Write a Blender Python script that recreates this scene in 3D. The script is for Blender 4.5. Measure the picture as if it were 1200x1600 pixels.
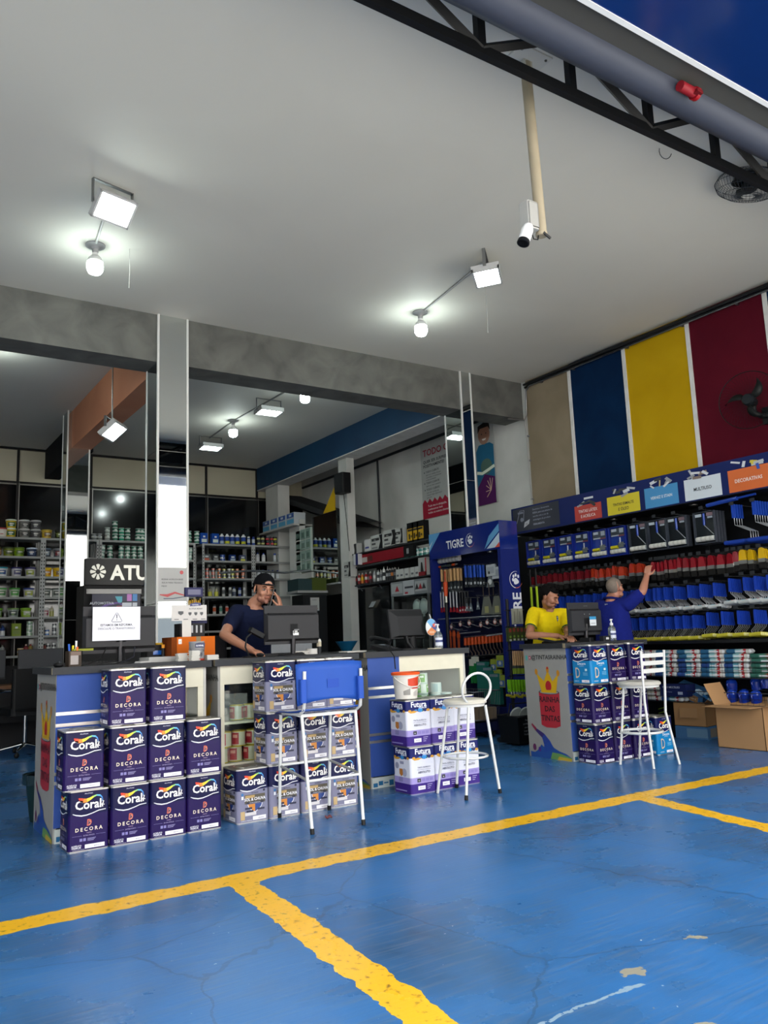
import bpy, math, random
from mathutils import Vector, Matrix
rnd = random.Random(11)
PI = math.pi
S = bpy.context.scene
C = S.collection
for o in list(bpy.data.objects): bpy.data.objects.remove(o)

# ---------------------------------------------------------------- camera
CX, CY, EYE = 600.0, 800.0, 1.15
_v1 = (-245 - CX, 1032 - CY); _v2 = (2540 - CX, 925 - CY)
FPX = math.sqrt(-(_v1[0]*_v2[0] + _v1[1]*_v2[1]))
_Y = Vector((_v1[0], _v1[1], FPX)).normalized()
_X = Vector((_v2[0], _v2[1], FPX)); _X = (_X - _Y*_X.dot(_Y)).normalized()
_U = _X.cross(_Y)
def ray(px, py):
    d = Vector((px - CX, py - CY, FPX)); return Vector((_X.dot(d), _Y.dot(d), _U.dot(d)))
def at(px, py, ax, val):
    """the point of the plane (axis ax = val) seen through a pixel of the photograph"""
    d = ray(px, py); o = Vector((0, 0, EYE)); return o + d*((val - o[ax])/d[ax])
cam_d = bpy.data.cameras.new('camera'); cam = bpy.data.objects.new('camera', cam_d); C.objects.link(cam)
_r = Vector((_X[0], _Y[0], _U[0])); _u = -Vector((_X[1], _Y[1], _U[1])); _b = -Vector((_X[2], _Y[2], _U[2]))
cam.matrix_world = Matrix(((_r[0], _u[0], _b[0], 0), (_r[1], _u[1], _b[1], 0), (_r[2], _u[2], _b[2], EYE), (0, 0, 0, 1)))
cam_d.sensor_fit = 'VERTICAL'; cam_d.sensor_height = 36.0; cam_d.sensor_width = 27.0
cam_d.lens = FPX/1600*36.0; cam_d.clip_start = 0.05; cam_d.clip_end = 200
S.camera = cam
# ---------------------------------------------------------------- sky, exposure
W = bpy.data.worlds.new('sky'); S.world = W; W.use_nodes = True
bg = W.node_tree.nodes['Background']
bg.inputs[0].default_value = (0.94, 0.97, 1.0, 1); bg.inputs[1].default_value = 2.3
sun_d = bpy.data.lights.new('sun', 'SUN'); sun_d.energy = 19.0; sun_d.angle = 0.02; sun_d.color = (1, .95, .88)
sun = bpy.data.objects.new('sun', sun_d); C.objects.link(sun); sun.rotation_euler = (math.radians(-22), math.radians(6), 0)
S.view_settings.view_transform = 'Standard'; S.view_settings.look = 'None'
S.view_settings.gamma = 1.0; S.view_settings.use_curve_mapping = False
S.view_settings.exposure = 0.82
BULB_E, FLOOD_E = 46.0, 24.0

# ---------------------------------------------------------------- materials
def lin(h):
    if not isinstance(h, str): return tuple(h)
    h = h.lstrip('#'); out = []
    for i in (0, 2, 4):
        c = int(h[i:i+2], 16)/255; out.append(c/12.92 if c <= 0.04045 else ((c + 0.055)/1.055)**2.4)
    return tuple(out)
MATS = {}
def nodes_of(name):
    m = bpy.data.materials.new(name); m.use_nodes = True
    nt = m.node_tree; b = nt.nodes['Principled BSDF']
    return m, nt, b
def N(nt, t, **kw):
    n = nt.nodes.new(t)
    for k, v in kw.items():
        if k.startswith('i_'): n.inputs[k[2:].replace('_', ' ')].default_value = v
        else: setattr(n, k, v)
    return n
def basic(name, rough, metal=0.0, coat=0.0, trans=0.0, noise=0.06, scale=14.0, emit=0.0, bump=0.0, spec=0.5):
    m, nt, b = nodes_of(name)
    a = N(nt, 'ShaderNodeAttribute', attribute_name='Col'); no = N(nt, 'ShaderNodeTexNoise'); no.inputs['Scale'].default_value = scale
    no.inputs['Detail'].default_value = 4
    tc = N(nt, 'ShaderNodeTexCoord'); nt.links.new(tc.outputs['Object'], no.inputs['Vector'])
    mr = N(nt, 'ShaderNodeMapRange'); mr.inputs['To Min'].default_value = 1 - noise; mr.inputs['To Max'].default_value = 1 + noise
    nt.links.new(no.outputs['Fac'], mr.inputs['Value'])
    mx = N(nt, 'ShaderNodeVectorMath', operation='SCALE'); nt.links.new(a.outputs['Color'], mx.inputs[0]); nt.links.new(mr.outputs[0], mx.inputs['Scale'])
    nt.links.new(mx.outputs[0], b.inputs['Base Color'])
    b.inputs['Roughness'].default_value = rough; b.inputs['Metallic'].default_value = metal
    b.inputs['Specular IOR Level'].default_value = spec
    if coat: b.inputs['Coat Weight'].default_value = coat; b.inputs['Coat Roughness'].default_value = 0.08
    if trans: b.inputs['Transmission Weight'].default_value = trans
    if emit: nt.links.new(a.outputs['Color'], b.inputs['Emission Color']); b.inputs['Emission Strength'].default_value = emit
    if bump:
        bp = N(nt, 'ShaderNodeBump'); bp.inputs['Strength'].default_value = bump; bp.inputs['Distance'].default_value = 0.01
        nt.links.new(no.outputs['Fac'], bp.inputs['Height']); nt.links.new(bp.outputs[0], b.inputs['Normal'])
    MATS[name] = m; return m
basic('matte', 0.85, spec=0.25); basic('satin', 0.5, spec=0.22); basic('gloss', 0.12, coat=0.4); basic('canpaint', 0.3, spec=0.22); basic('metal', 0.34, 0.9); basic('chrome', 0.12, 1.0)
basic('cloth', 0.95, noise=0.14, scale=30, bump=0.4, spec=0.1); basic('skin', 0.5, noise=0.05, scale=20, bump=0.05); basic('hair', 0.9, noise=0.3, scale=90, bump=0.5, spec=0.08)
basic('card', 0.9, noise=0.05, scale=6, spec=0.1); basic('print', 0.4, noise=0.0); basic('mirror', 0.02, 1.0, noise=0.0)
basic('bulb', 0.4, emit=BULB_E, noise=0.0); basic('flood', 0.4, emit=FLOOD_E, noise=0.0); basic('clearplastic', 0.12, trans=0.85, noise=0.0); basic('spot', 0.4, emit=3.0, noise=0.0)
def glass_mat(name, tint, fac=0.12):
    m = bpy.data.materials.new(name); m.use_nodes = True; nt = m.node_tree; nt.nodes.clear()
    out = N(nt, 'ShaderNodeOutputMaterial'); g = N(nt, 'ShaderNodeBsdfGlossy'); g.inputs['Roughness'].default_value = 0.03
    t = N(nt, 'ShaderNodeBsdfTransparent'); t.inputs[0].default_value = (*tint, 1); mx = N(nt, 'ShaderNodeMixShader'); lw = N(nt, 'ShaderNodeLayerWeight'); pw = N(nt, 'ShaderNodeMath', operation='POWER'); pw.inputs[1].default_value = 5; fr = N(nt, 'ShaderNodeMath', operation='MULTIPLY'); fr.inputs[1].default_value = .6
    nt.links.new(lw.outputs['Facing'], pw.inputs[0]); nt.links.new(pw.outputs[0], fr.inputs[0])
    ad = N(nt, 'ShaderNodeMath', operation='ADD', use_clamp=True); ad.inputs[1].default_value = fac
    nt.links.new(fr.outputs[0], ad.inputs[0]); nt.links.new(ad.outputs[0], mx.inputs[0]); nt.links.new(t.outputs[0], mx.inputs[1]); nt.links.new(g.outputs[0], mx.inputs[2])
    nt.links.new(mx.outputs[0], out.inputs[0]); MATS[name] = m
glass_mat('glass', (0.93, 0.97, 0.95), 0.03); glass_mat('film', (0.94, 0.96, 0.98), 0.02)

# ---------------------------------------------------------------- mesh builder
_txt = {}
def text_geo(s, bold):
    k = (s, bold)
    if k not in _txt:
        cu = bpy.data.curves.new('t', 'FONT'); cu.body = s; cu.size = 1.0; cu.resolution_u = 2; cu.offset = bold; cu.fill_mode = 'FRONT'
        ob = bpy.data.objects.new('t', cu); me = ob.to_mesh()
        vs = [(v.co.x, v.co.y) for v in me.vertices]; fs = [tuple(p.vertices) for p in me.polygons]
        ob.to_mesh_clear(); bpy.data.objects.remove(ob); bpy.data.curves.remove(cu)
        _txt[k] = (vs, fs)
    return _txt[k]
ID = Matrix.Identity(4)
def T(x, y, z): return Matrix.Translation((x, y, z))
def RX(a): return Matrix.Rotation(a, 4, 'X')
def RY(a): return Matrix.Rotation(a, 4, 'Y')
def RZ(a): return Matrix.Rotation(a, 4, 'Z')
FRONT = RX(PI/2)                    # local x,y,z -> world x, z, -y   (a face that looks to -Y)
LEFT = RZ(-PI/2) @ RX(PI/2)         # a face that looks to -X
RIGHT = RZ(PI/2) @ RX(PI/2); BACK = RZ(PI) @ RX(PI/2)
class MB:
    def __init__(s): s.v = []; s.f = []; s.c = []; s.m = []; s.sm = []; s.mats = []; s.M = ID.copy()
    def add(s, vs, fs, col, mat='satin', smooth=False):
        b = len(s.v); M = s.M
        s.v += [tuple(M @ Vector(v)) for v in vs]
        if mat not in s.mats: s.mats.append(mat)
        mi = s.mats.index(mat); col = lin(col)
        flip = M.determinant() < 0
        for f in fs:
            t = tuple(b + i for i in f); s.f.append(t[::-1] if flip else t); s.c.append(col); s.m.append(mi); s.sm.append(smooth)
        return s
    def box(s, x0, y0, z0, x1, y1, z1, col, mat='satin'):
        vs = [(x, y, z) for z in (z0, z1) for x, y in ((x0, y0), (x1, y0), (x1, y1), (x0, y1))]
        return s.add(vs, [(3, 2, 1, 0), (4, 5, 6, 7), (0, 1, 5, 4), (1, 2, 6, 5), (2, 3, 7, 6), (3, 0, 4, 7)], col, mat)
    def cbox(s, c, d, col, mat='satin', M=None):
        o = s.M
        if M is not None: s.M = s.M @ M
        s.box(c[0]-d[0]/2, c[1]-d[1]/2, c[2]-d[2]/2, c[0]+d[0]/2, c[1]+d[1]/2, c[2]+d[2]/2, col, mat); s.M = o; return s
    def prism(s, pts, z0, z1, col, mat='satin', top=True, bot=True, smooth=False):
        n = len(pts); vs = [(x, y, z0) for x, y in pts] + [(x, y, z1) for x, y in pts]
        s.add(vs, [(i, (i+1) % n, n+(i+1) % n, n+i) for i in range(n)], col, mat, smooth)
        if top: s.add([(x, y, z1) for x, y in pts], [tuple(range(n))], col, mat)
        if bot: s.add([(x, y, z0) for x, y in pts], [tuple(range(n))[::-1]], col, mat)
        return s
    def rbox(s, x0, y0, z0, x1, y1, z1, r, col, mat='satin', n=3):
        pts = []
        for cx, cy, a0 in ((x1-r, y0+r, -PI/2), (x1-r, y1-r, 0), (x0+r, y1-r, PI/2), (x0+r, y0+r, PI)):
            for k in range(n+1):
                a = a0 + PI/2*k/n; pts.append((cx + r*math.cos(a), cy + r*math.sin(a)))
        return s.prism(pts, z0, z1, col, mat)
    def cyl(s, a, b, r0, r1=None, n=12, col='#888888', mat='satin', caps=True):
        a, b = Vector(a), Vector(b); r1 = r0 if r1 is None else r1
        w = (b - a).normalized(); u = w.cross(Vector((0, 0, 1)) if abs(w.z) < .9 else Vector((1, 0, 0))).normalized(); v = w.cross(u)
        vs = [tuple(a + (u*math.cos(t) + v*math.sin(t))*r0) for t in [2*PI*i/n for i in range(n)]] + [tuple(b + (u*math.cos(t) + v*math.sin(t))*r1) for t in [2*PI*i/n for i in range(n)]]
        s.add(vs, [(i, (i+1) % n, n+(i+1) % n, n+i) for i in range(n)], col, mat, n > 6)
        if caps:
            s.add(vs[:n], [tuple(range(n))[::-1]], col, mat); s.add(vs[n:], [tuple(range(n))], col, mat)
        return s
    def lathe(s, prof, n=20, c=(0, 0, 0), mat='satin', smooth=True):
        """prof: (radius, z, colour of the band that starts here)"""
        for k in range(len(prof)-1):
            (r0, z0, col), (r1, z1, _) = prof[k][:3], prof[k+1][:3]; m = prof[k][3] if len(prof[k]) > 3 else mat
            vs = [(c[0]+r0*math.cos(2*PI*i/n), c[1]+r0*math.sin(2*PI*i/n), c[2]+z0) for i in range(n)] + [(c[0]+r1*math.cos(2*PI*i/n), c[1]+r1*math.sin(2*PI*i/n), c[2]+z1) for i in range(n)]
            if r0 < 1e-6: s.add([(c[0], c[1], c[2]+z0)] + vs[n:], [(0, 1+(i+1) % n, 1+i)[::-1] for i in range(n)], col, m, smooth)
            elif r1 < 1e-6: s.add(vs[:n] + [(c[0], c[1], c[2]+z1)], [(i, (i+1) % n, n) for i in range(n)], col, m, smooth)
            else: s.add(vs, [(i, (i+1) % n, n+(i+1) % n, n+i) for i in range(n)], col, m, smooth)
        return s
    def tube(s, pts, r, n=8, col='#888888', mat='satin', closed=False, caps=True):
        P = [Vector(p) for p in pts]; k = len(P); rings = []; u = None
        R = r if isinstance(r, (list, tuple)) else [r]*k
        for i in range(k):
            a = P[i-1] if (i > 0 or closed) else P[i]; b = P[(i+1) % k] if (i < k-1 or closed) else P[i]
            w = (b - a).normalized()
            if u is None: u = w.cross(Vector((0, 0, 1)) if abs(w.z) < .9 else Vector((1, 0, 0))).normalized()
            else: u = (u - w*u.dot(w)).normalized()
            v = w.cross(u); rings.append([tuple(P[i] + (u*math.cos(2*PI*j/n) + v*math.sin(2*PI*j/n))*R[i]) for j in range(n)])
        vs = [p for rg in rings for p in rg]; fs = []
        for i in range(k if closed else k-1):
            a, b = i*n, ((i+1) % k)*n
            fs += [(a+j, a+(j+1) % n, b+(j+1) % n, b+j) for j in range(n)]
        s.add(vs, fs, col, mat, True)
        if not closed and caps: s.add(rings[0], [tuple(range(n))[::-1]], col, mat); s.add(rings[-1], [tuple(range(n))], col, mat)
        return s
    def ball(s, c, r, col, mat='satin', n=12, M=None):
        r = (r, r, r) if isinstance(r, (int, float)) else r; m = max(4, n//2); vs = []; fs = []
        Q = M or ID
        for i in range(m+1):
            th = PI*i/m
            for j in range(n):
                ph = 2*PI*j/n; vs.append(tuple(Vector(c) + (Q @ Vector((r[0]*math.sin(th)*math.cos(ph), r[1]*math.sin(th)*math.sin(ph), r[2]*math.cos(th))))))
        for i in range(m):
            for j in range(n): fs.append((i*n+j, (i+1)*n+j, (i+1)*n+(j+1) % n, i*n+(j+1) % n))
        return s.add(vs, fs, col, mat, True)
    def flat(s, pts, col, mat='print', M=ID, z=0.0):
        o = s.M; s.M = s.M @ M; s.add([(x, y, z) for x, y in pts], [tuple(range(len(pts)))], col, mat); s.M = o; return s
    def rect(s, x0, y0, x1, y1, col, mat='print', M=ID, z=0.0): return s.flat([(x0, y0), (x1, y0), (x1, y1), (x0, y1)], col, mat, M, z)
    def disc(s, cx, cy, r, col, M=ID, z=0.0, n=16, mat='print', ry=None):
        return s.flat([(cx + r*math.cos(2*PI*i/n), cy + (ry or r)*math.sin(2*PI*i/n)) for i in range(n)], col, mat, M, z)
    def ribbon(s, pts, ws, cols, M=ID, z=0.0, mat='print'):
        n = len(pts); L = []
        for i in range(n):
            a, b = pts[max(0, i-1)], pts[min(n-1, i+1)]; dx, dy = b[0]-a[0], b[1]-a[1]; l = math.hypot(dx, dy) or 1
            w = ws[i] if isinstance(ws, (list, tuple)) else ws
            L.append(((pts[i][0]-dy/l*w/2, pts[i][1]+dx/l*w/2), (pts[i][0]+dy/l*w/2, pts[i][1]-dx/l*w/2)))
        for i in range(n-1):
            col = cols[i] if isinstance(cols, (list, tuple)) and not isinstance(cols[0], float) else cols
            s.flat([L[i][1], L[i+1][1], L[i+1][0], L[i][0]], col, mat, M, z)
        return s
    def text(s, t, x, y, size, col, M=ID, z=0.0, bold=0.0, align='c', sx=1.0, mat='print', shear=0.0):
        vs, fs = text_geo(t, bold)
        if not vs: return s
        x0 = min(v[0] for v in vs); x1 = max(v[0] for v in vs); w = (x1-x0)*size*sx
        ox = x - w/2 if align == 'c' else (x - w if align == 'r' else x)
        o = s.M; s.M = s.M @ M
        s.add([(ox + (v[0]-x0)*size*sx + v[1]*size*shear, y + v[1]*size, z) for v in vs], fs, col, mat); s.M = o; return s
    def mesh(s, name):
        me = bpy.data.meshes.new(name); me.from_pydata(s.v, [], s.f)
        for m in s.mats: me.materials.append(MATS[m])
        me.polygons.foreach_set('material_index', s.m); me.polygons.foreach_set('use_smooth', s.sm)
        at_ = me.color_attributes.new('Col', 'FLOAT_COLOR', 'CORNER'); buf = []
        for f, c in zip(s.f, s.c): buf += [c[0], c[1], c[2], 1.0]*len(f)
        at_.data.foreach_set('color', buf); me.update(); return me
    def build(s, name, parent=None, loc=None, rotz=0.0, bevel=0.0):
        return place(name, s.mesh(name), parent, loc, rotz, bevel)
def place(name, me, parent=None, loc=None, rotz=0.0, bevel=0.0):
    o = bpy.data.objects.new(name, me); C.objects.link(o)
    if parent: o.parent = parent
    if loc is not None: o.location = loc
    if rotz: o.rotation_euler = (0, 0, rotz)
    if bevel:
        b = o.modifiers.new('edge', 'BEVEL'); b.width = bevel; b.segments = 2; b.limit_method = 'ANGLE'
    return o
def tag(o, label, cat, group=None, kind=None):
    o['label'] = label; o['category'] = cat
    if group: o['group'] = group
    if kind: o['kind'] = kind
    return o
def struct(name, mb, label=None, bevel=0):
    o = mb.build(name, bevel=bevel) if isinstance(mb, MB) else mb
    o['kind'] = 'structure'
    if label: o['label'] = label; o['category'] = 'structure'
    return o
def thing(name, label, cat, loc=(0, 0, 0), rotz=0.0, group=None):
    o = bpy.data.objects.new(name, None); C.objects.link(o); o.location = loc; o.rotation_euler = (0, 0, rotz); o.empty_display_size = 0.1
    return tag(o, label, cat, group)
def dup(root, loc, rotz=None, label=None, group=None):
    def cp(o, par):
        c = o.copy(); C.objects.link(c); c.parent = par
        for ch in list(o.children): cp(ch, c)
        return c
    r = cp(root, None); r.location = loc
    if rotz is not None: r.rotation_euler = (0, 0, rotz)
    if label: r['label'] = label
    if group: r['group'] = group
    return r
ORD = ['first', 'second', 'third', 'fourth', 'fifth', 'sixth', 'seventh', 'eighth', 'ninth', 'tenth', 'eleventh', 'twelfth', 'thirteenth', 'fourteenth', 'fifteenth', 'sixteenth', 'seventeenth', 'eighteenth', 'nineteenth', 'twentieth']
def nth(i):
    if i < 20: return ORD[i]
    return {2: 'twenty-', 3: 'thirty-', 4: 'forty-', 5: 'fifty-', 6: 'sixty-'}[(i+1)//10] + ORD[(i+1) % 10 - 1] if (i+1) % 10 else ['thirtieth', 'fortieth', 'fiftieth', 'sixtieth'][(i+1)//10-3]

# ================================================================ THE SETTING
HC, XW, YB, YBACK = 4.70, 7.90, 8.20, 15.0
# ---- floor: painted concrete, yellow bay lines are part of the paint
def floor_material():
    m, nt, b = nodes_of('blue_floor_paint'); L = nt.links.new
    tc = N(nt, 'ShaderNodeTexCoord'); sep = N(nt, 'ShaderNodeSeparateXYZ')
    wob = N(nt, 'ShaderNodeTexNoise'); wob.inputs['Scale'].default_value = 9; wob.inputs['Detail'].default_value = 6; L(tc.outputs['Object'], wob.inputs['Vector'])
    off = N(nt, 'ShaderNodeVectorMath', operation='SUBTRACT'); off.inputs[1].default_value = (.5, .5, .5); L(wob.outputs['Color'], off.inputs[0])
    sc = N(nt, 'ShaderNodeVectorMath', operation='SCALE'); sc.inputs['Scale'].default_value = 0.075; L(off.outputs[0], sc.inputs[0])
    ad = N(nt, 'ShaderNodeVectorMath', operation='ADD'); L(tc.outputs['Object'], ad.inputs[0]); L(sc.outputs[0], ad.inputs[1]); L(ad.outputs[0], sep.inputs[0])
    def M_(op, a, c=None, clamp=False):
        n = N(nt, 'ShaderNodeMath', operation=op, use_clamp=clamp)
        for i, q in enumerate((a, c)):
            if q is None: continue
            if isinstance(q, (int, float)): n.inputs[i].default_value = q
            else: L(q, n.inputs[i])
        return n.outputs[0]
    X, Y = sep.outputs[0], sep.outputs[1]
    def band(v, lo, hi): return M_('MULTIPLY', M_('GREATER_THAN', v, lo), M_('LESS_THAN', v, hi))
    ln = band(Y, 3.915, 4.095)
    xb = M_('SUBTRACT', X, M_('MULTIPLY', Y, 0.082)); l2 = M_('MULTIPLY', band(xb, 1.30, 1.445), M_('LESS_THAN', Y, 4.0))
    xc = M_('SUBTRACT', X, M_('MULTIPLY', Y, 0.19)); l3 = M_('MULTIPLY', band(xc, 3.86, 4.01), M_('LESS_THAN', Y, 4.0))
    line = M_('MAXIMUM', M_('MAXIMUM', ln, l2), l3)
    # base blue with scuffing
    n1 = N(nt, 'ShaderNodeTexNoise'); n1.inputs['Scale'].default_value = 1.3; n1.inputs['Detail'].default_value = 8; n1.inputs['Roughness'].default_value = .55; L(tc.outputs['Object'], n1.inputs['Vector'])
    cr = N(nt, 'ShaderNodeValToRGB'); L(n1.outputs['Fac'], cr.inputs[0])
    cr.color_ramp.elements[0].position = .27; cr.color_ramp.elements[0].color = (*lin('#2e4f70'), 1)
    cr.color_ramp.elements[1].position = .55; cr.color_ramp.elements[1].color = (*lin('#2a649c'), 1)
    e = cr.color_ramp.elements.new(.75); e.color = (*lin('#35669a'), 1)
    mp = N(nt, 'ShaderNodeMapping'); mp.inputs['Scale'].default_value = (1.5, 22, 1); mp.inputs['Rotation'].default_value = (0, 0, .5); L(tc.outputs['Object'], mp.inputs[0])
    n2 = N(nt, 'ShaderNodeTexNoise'); n2.inputs['Scale'].default_value = 2.2; n2.inputs['Detail'].default_value = 7; L(mp.outputs[0], n2.inputs['Vector'])
    r2 = N(nt, 'ShaderNodeMapRange'); r2.inputs[1].default_value = .50; r2.inputs[2].default_value = .75; r2.inputs[4].default_value = .45; L(n2.outputs['Fac'], r2.inputs[0])
    mx = N(nt, 'ShaderNodeMix', data_type='RGBA'); L(r2.outputs[0], mx.inputs[0]); L(cr.outputs[0], mx.inputs[6]); mx.inputs[7].default_value = (*lin('#5a6c7c'), 1)
    # cracks
    vo = N(nt, 'ShaderNodeTexVoronoi', feature='DISTANCE_TO_EDGE'); vo.inputs['Scale'].default_value = .8; L(ad.outputs[0], vo.inputs['Vector'])
    ck = M_('MULTIPLY', M_('LESS_THAN', vo.outputs['Distance'], 0.004), 0.45)
    mx2 = N(nt, 'ShaderNodeMix', data_type='RGBA'); L(ck, mx2.inputs[0]); L(mx.outputs[2], mx2.inputs[6]); mx2.inputs[7].default_value = (*lin('#24405c'), 1)
    # white drips and specks
    n3 = N(nt, 'ShaderNodeTexNoise'); n3.inputs['Scale'].default_value = 42; n3.inputs['Detail'].default_value = 2; L(tc.outputs['Object'], n3.inputs['Vector'])
    n4 = N(nt, 'ShaderNodeTexNoise'); n4.inputs['Scale'].default_value = 2.1; L(tc.outputs['Object'], n4.inputs['Vector'])
    sp = M_('MULTIPLY', M_('GREATER_THAN', n3.outputs['Fac'], .745), M_('GREATER_THAN', n4.outputs['Fac'], .53))
    mx3 = N(nt, 'ShaderNodeMix', data_type='RGBA'); L(sp, mx3.inputs[0]); L(mx2.outputs[2], mx3.inputs[6]); mx3.inputs[7].default_value = (*lin('#a4b4c0'), 1)
    # worn patches near the street
    n5 = N(nt, 'ShaderNodeTexNoise'); n5.inputs['Scale'].default_value = 5; n5.inputs['Detail'].default_value = 5; L(tc.outputs['Object'], n5.inputs['Vector'])
    w = M_('MULTIPLY', M_('GREATER_THAN', M_('SUBTRACT', n5.outputs['Fac'], M_('MULTIPLY', Y, .20)), 0.27), M_('GREATER_THAN', X, 1.7))
    mx4 = N(nt, 'ShaderNodeMix', data_type='RGBA'); L(w, mx4.inputs[0]); L(mx3.outputs[2], mx4.inputs[6]); mx4.inputs[7].default_value = (*lin('#8c8878'), 1)
    # long scratch in paint, parallel to the shop front
    scr = M_('MULTIPLY', M_('MULTIPLY', band(Y, 1.964, 1.980), band(X, 1.55, 2.25)), M_('GREATER_THAN', n3.outputs['Fac'], .42))
    mx5 = N(nt, 'ShaderNodeMix', data_type='RGBA'); L(scr, mx5.inputs[0]); L(mx4.outputs[2], mx5.inputs[6]); mx5.inputs[7].default_value = (*lin('#7f97a8'), 1)
    # yellow
    ny = N(nt, 'ShaderNodeTexNoise'); ny.inputs['Scale'].default_value = 30; ny.inputs['Detail'].default_value = 6; L(tc.outputs['Object'], ny.inputs['Vector'])
    yc = N(nt, 'ShaderNodeValToRGB'); L(ny.outputs['Fac'], yc.inputs[0])
    yc.color_ramp.elements[0].position = .30; yc.color_ramp.elements[0].color = (*lin('#7a5a14'), 1); yc.color_ramp.elements[1].position = .42; yc.color_ramp.elements[1].color = (*lin('#e5ae16'), 1)
    mx6 = N(nt, 'ShaderNodeMix', data_type='RGBA'); L(line, mx6.inputs[0]); L(mx5.outputs[2], mx6.inputs[6]); L(yc.outputs[0], mx6.inputs[7])
    L(mx6.outputs[2], b.inputs['Base Color'])
    rr = N(nt, 'ShaderNodeMapRange'); L(n1.outputs['Fac'], rr.inputs[0]); rr.inputs[1].default_value = .3; rr.inputs[2].default_value = .7; rr.inputs[3].default_value = .20; rr.inputs[4].default_value = .38; L(rr.outputs[0], b.inputs['Roughness'])
    bp = N(nt, 'ShaderNodeBump'); bp.inputs['Strength'].default_value = .12; bp.inputs['Distance'].default_value = .01; L(n2.outputs['Fac'], bp.inputs['Height']); L(bp.outputs[0], b.inputs['Normal'])
    MATS['floor'] = m
floor_material()
def plaster(name, h, h2, scale=2.0, rough=.8, lo=.35, hi=.65, bump=.1, spec=.3):
    m, nt, b = nodes_of(name); L = nt.links.new; tc = N(nt, 'ShaderNodeTexCoord'); n1 = N(nt, 'ShaderNodeTexNoise'); n1.inputs['Scale'].default_value = scale; n1.inputs['Detail'].default_value = 7
    n1.inputs['Distortion'].default_value = .6
    L(tc.outputs['Object'], n1.inputs['Vector']); cr = N(nt, 'ShaderNodeValToRGB'); L(n1.outputs['Fac'], cr.inputs[0])
    cr.color_ramp.elements[0].position = lo; cr.color_ramp.elements[0].color = (*lin(h), 1); cr.color_ramp.elements[1].position = hi; cr.color_ramp.elements[1].color = (*lin(h2), 1)
    L(cr.outputs[0], b.inputs['Base Color']); b.inputs['Roughness'].default_value = rough; b.inputs['Specular IOR Level'].default_value = spec
    bp = N(nt, 'ShaderNodeBump'); bp.inputs['Strength'].default_value = bump; bp.inputs['Distance'].default_value = .02; L(n1.outputs['Fac'], bp.inputs['Height']); L(bp.outputs[0], b.inputs['Normal']); MATS[name] = m
plaster('ceiling_paint', '#c8c6bc', '#d1cfc5', .7, .7, .2, .8, .03)
plaster('burnt_cement', '#4e4f4c', '#696a65', 3.2, .7, .3, .72); plaster('white_wall', '#a9aba6', '#bfc0bb', .9, .8)
plaster('orange_paint', '#b5785a', '#c08464', 1.2); plaster('navy_paint', '#123656', '#16405f', 1.2, .6); plaster('back_panel', '#a5a28c', '#b0ad98', .6, .5)
plaster('stripe_beige', '#7d715c', '#8a7e69', 1.6, .8, spec=.1); plaster('stripe_navy', '#06203f', '#082647', 3, .8, spec=.08); plaster('stripe_yellow', '#b08c0a', '#ba9712', 1.5, .8, spec=.08); plaster('stripe_maroon', '#4c0c1c', '#55101f', 2, .8, spec=.08)
plaster('asphalt', '#8a8a88', '#9c9c98', 30, .9); plaster('facade', '#d8d8d4', '#e6e6e2', 1, .8); plaster('trim_white', '#c9c9c4', '#d6d6d2', 6, .6)
b_ = MB(); b_.box(-6, 0.6, -.1, XW+.2, YBACK+.2, 0, '#ffffff', 'floor'); struct('floor', b_)
b_ = MB(); b_.box(-14, -16, -.14, 22, 0.6, -.02, '#ffffff', 'asphalt'); struct('street', b_)
b_ = MB(); b_.box(-6, 2.37, HC, XW+.2, YBACK+.2, HC+.15, '#ffffff', 'ceiling_paint'); struct('ceiling', b_)
b_ = MB(); b_.box(-6.1, 1.6, 0, -6, YBACK+.2, HC, '#ffffff', 'white_wall'); struct('wall_left', b_)
# right wall: painted bands, each held between white strips
b_ = MB()
bands = [(YBACK+.2, 8.14, 'white_wall'), (8.14, 7.30, 'stripe_beige'), (7.30, 6.38, 'stripe_navy'), (6.38, 5.455, 'stripe_yellow'), (5.455, 4.50, 'stripe_maroon'), (4.50, 3.55, 'stripe_navy'), (3.55, 1.6, 'stripe_beige')]
for y1, y0, m in bands: b_.box(XW, y0, 0, XW+.2, y1, HC, '#ffffff', m)
for y in (7.30, 6.38, 5.455, 4.50, 3.55): b_.box(XW-.012, y-.025, 1.5, XW, y+.025, 4.62, '#ffffff', 'trim_white')
struct('wall_right', b_)
# back wall: beige panels above, black glass below, aluminium joints
b_ = MB(); b_.box(-6, YBACK, 0, XW, YBACK+.2, HC, '#ffffff', 'back_panel')
b_.box(-6, YBACK-.02, .9, XW, YBACK, 4.08, '#050608', 'gloss')
b_.box(-6, YBACK-.03, 4.66, XW, YBACK, 4.70, '#0c0c0c', 'satin'); b_.box(-6, YBACK-.03, 4.07, XW, YBACK, 4.10, '#0c0c0c', 'satin')
for x in (-5, -3.75, -2.5, -1.25, 0, 1.2, 2.36, 3.59, 4.7, 5.78, 6.86, 7.2): b_.box(x-.02, YBACK-.035, 0, x+.02, YBACK, 4.66, '#1a1a1a', 'satin'); b_.box(x+.02, YBACK-.03, 0, x+.035, YBACK, 4.08, '#8a8a86', 'metal')
for z in (4.05,): b_.box(-6, YBACK-.035, z-.012, XW, YBACK, z+.012, '#7a7a74', 'metal')
struct('wall_back', b_)
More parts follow.
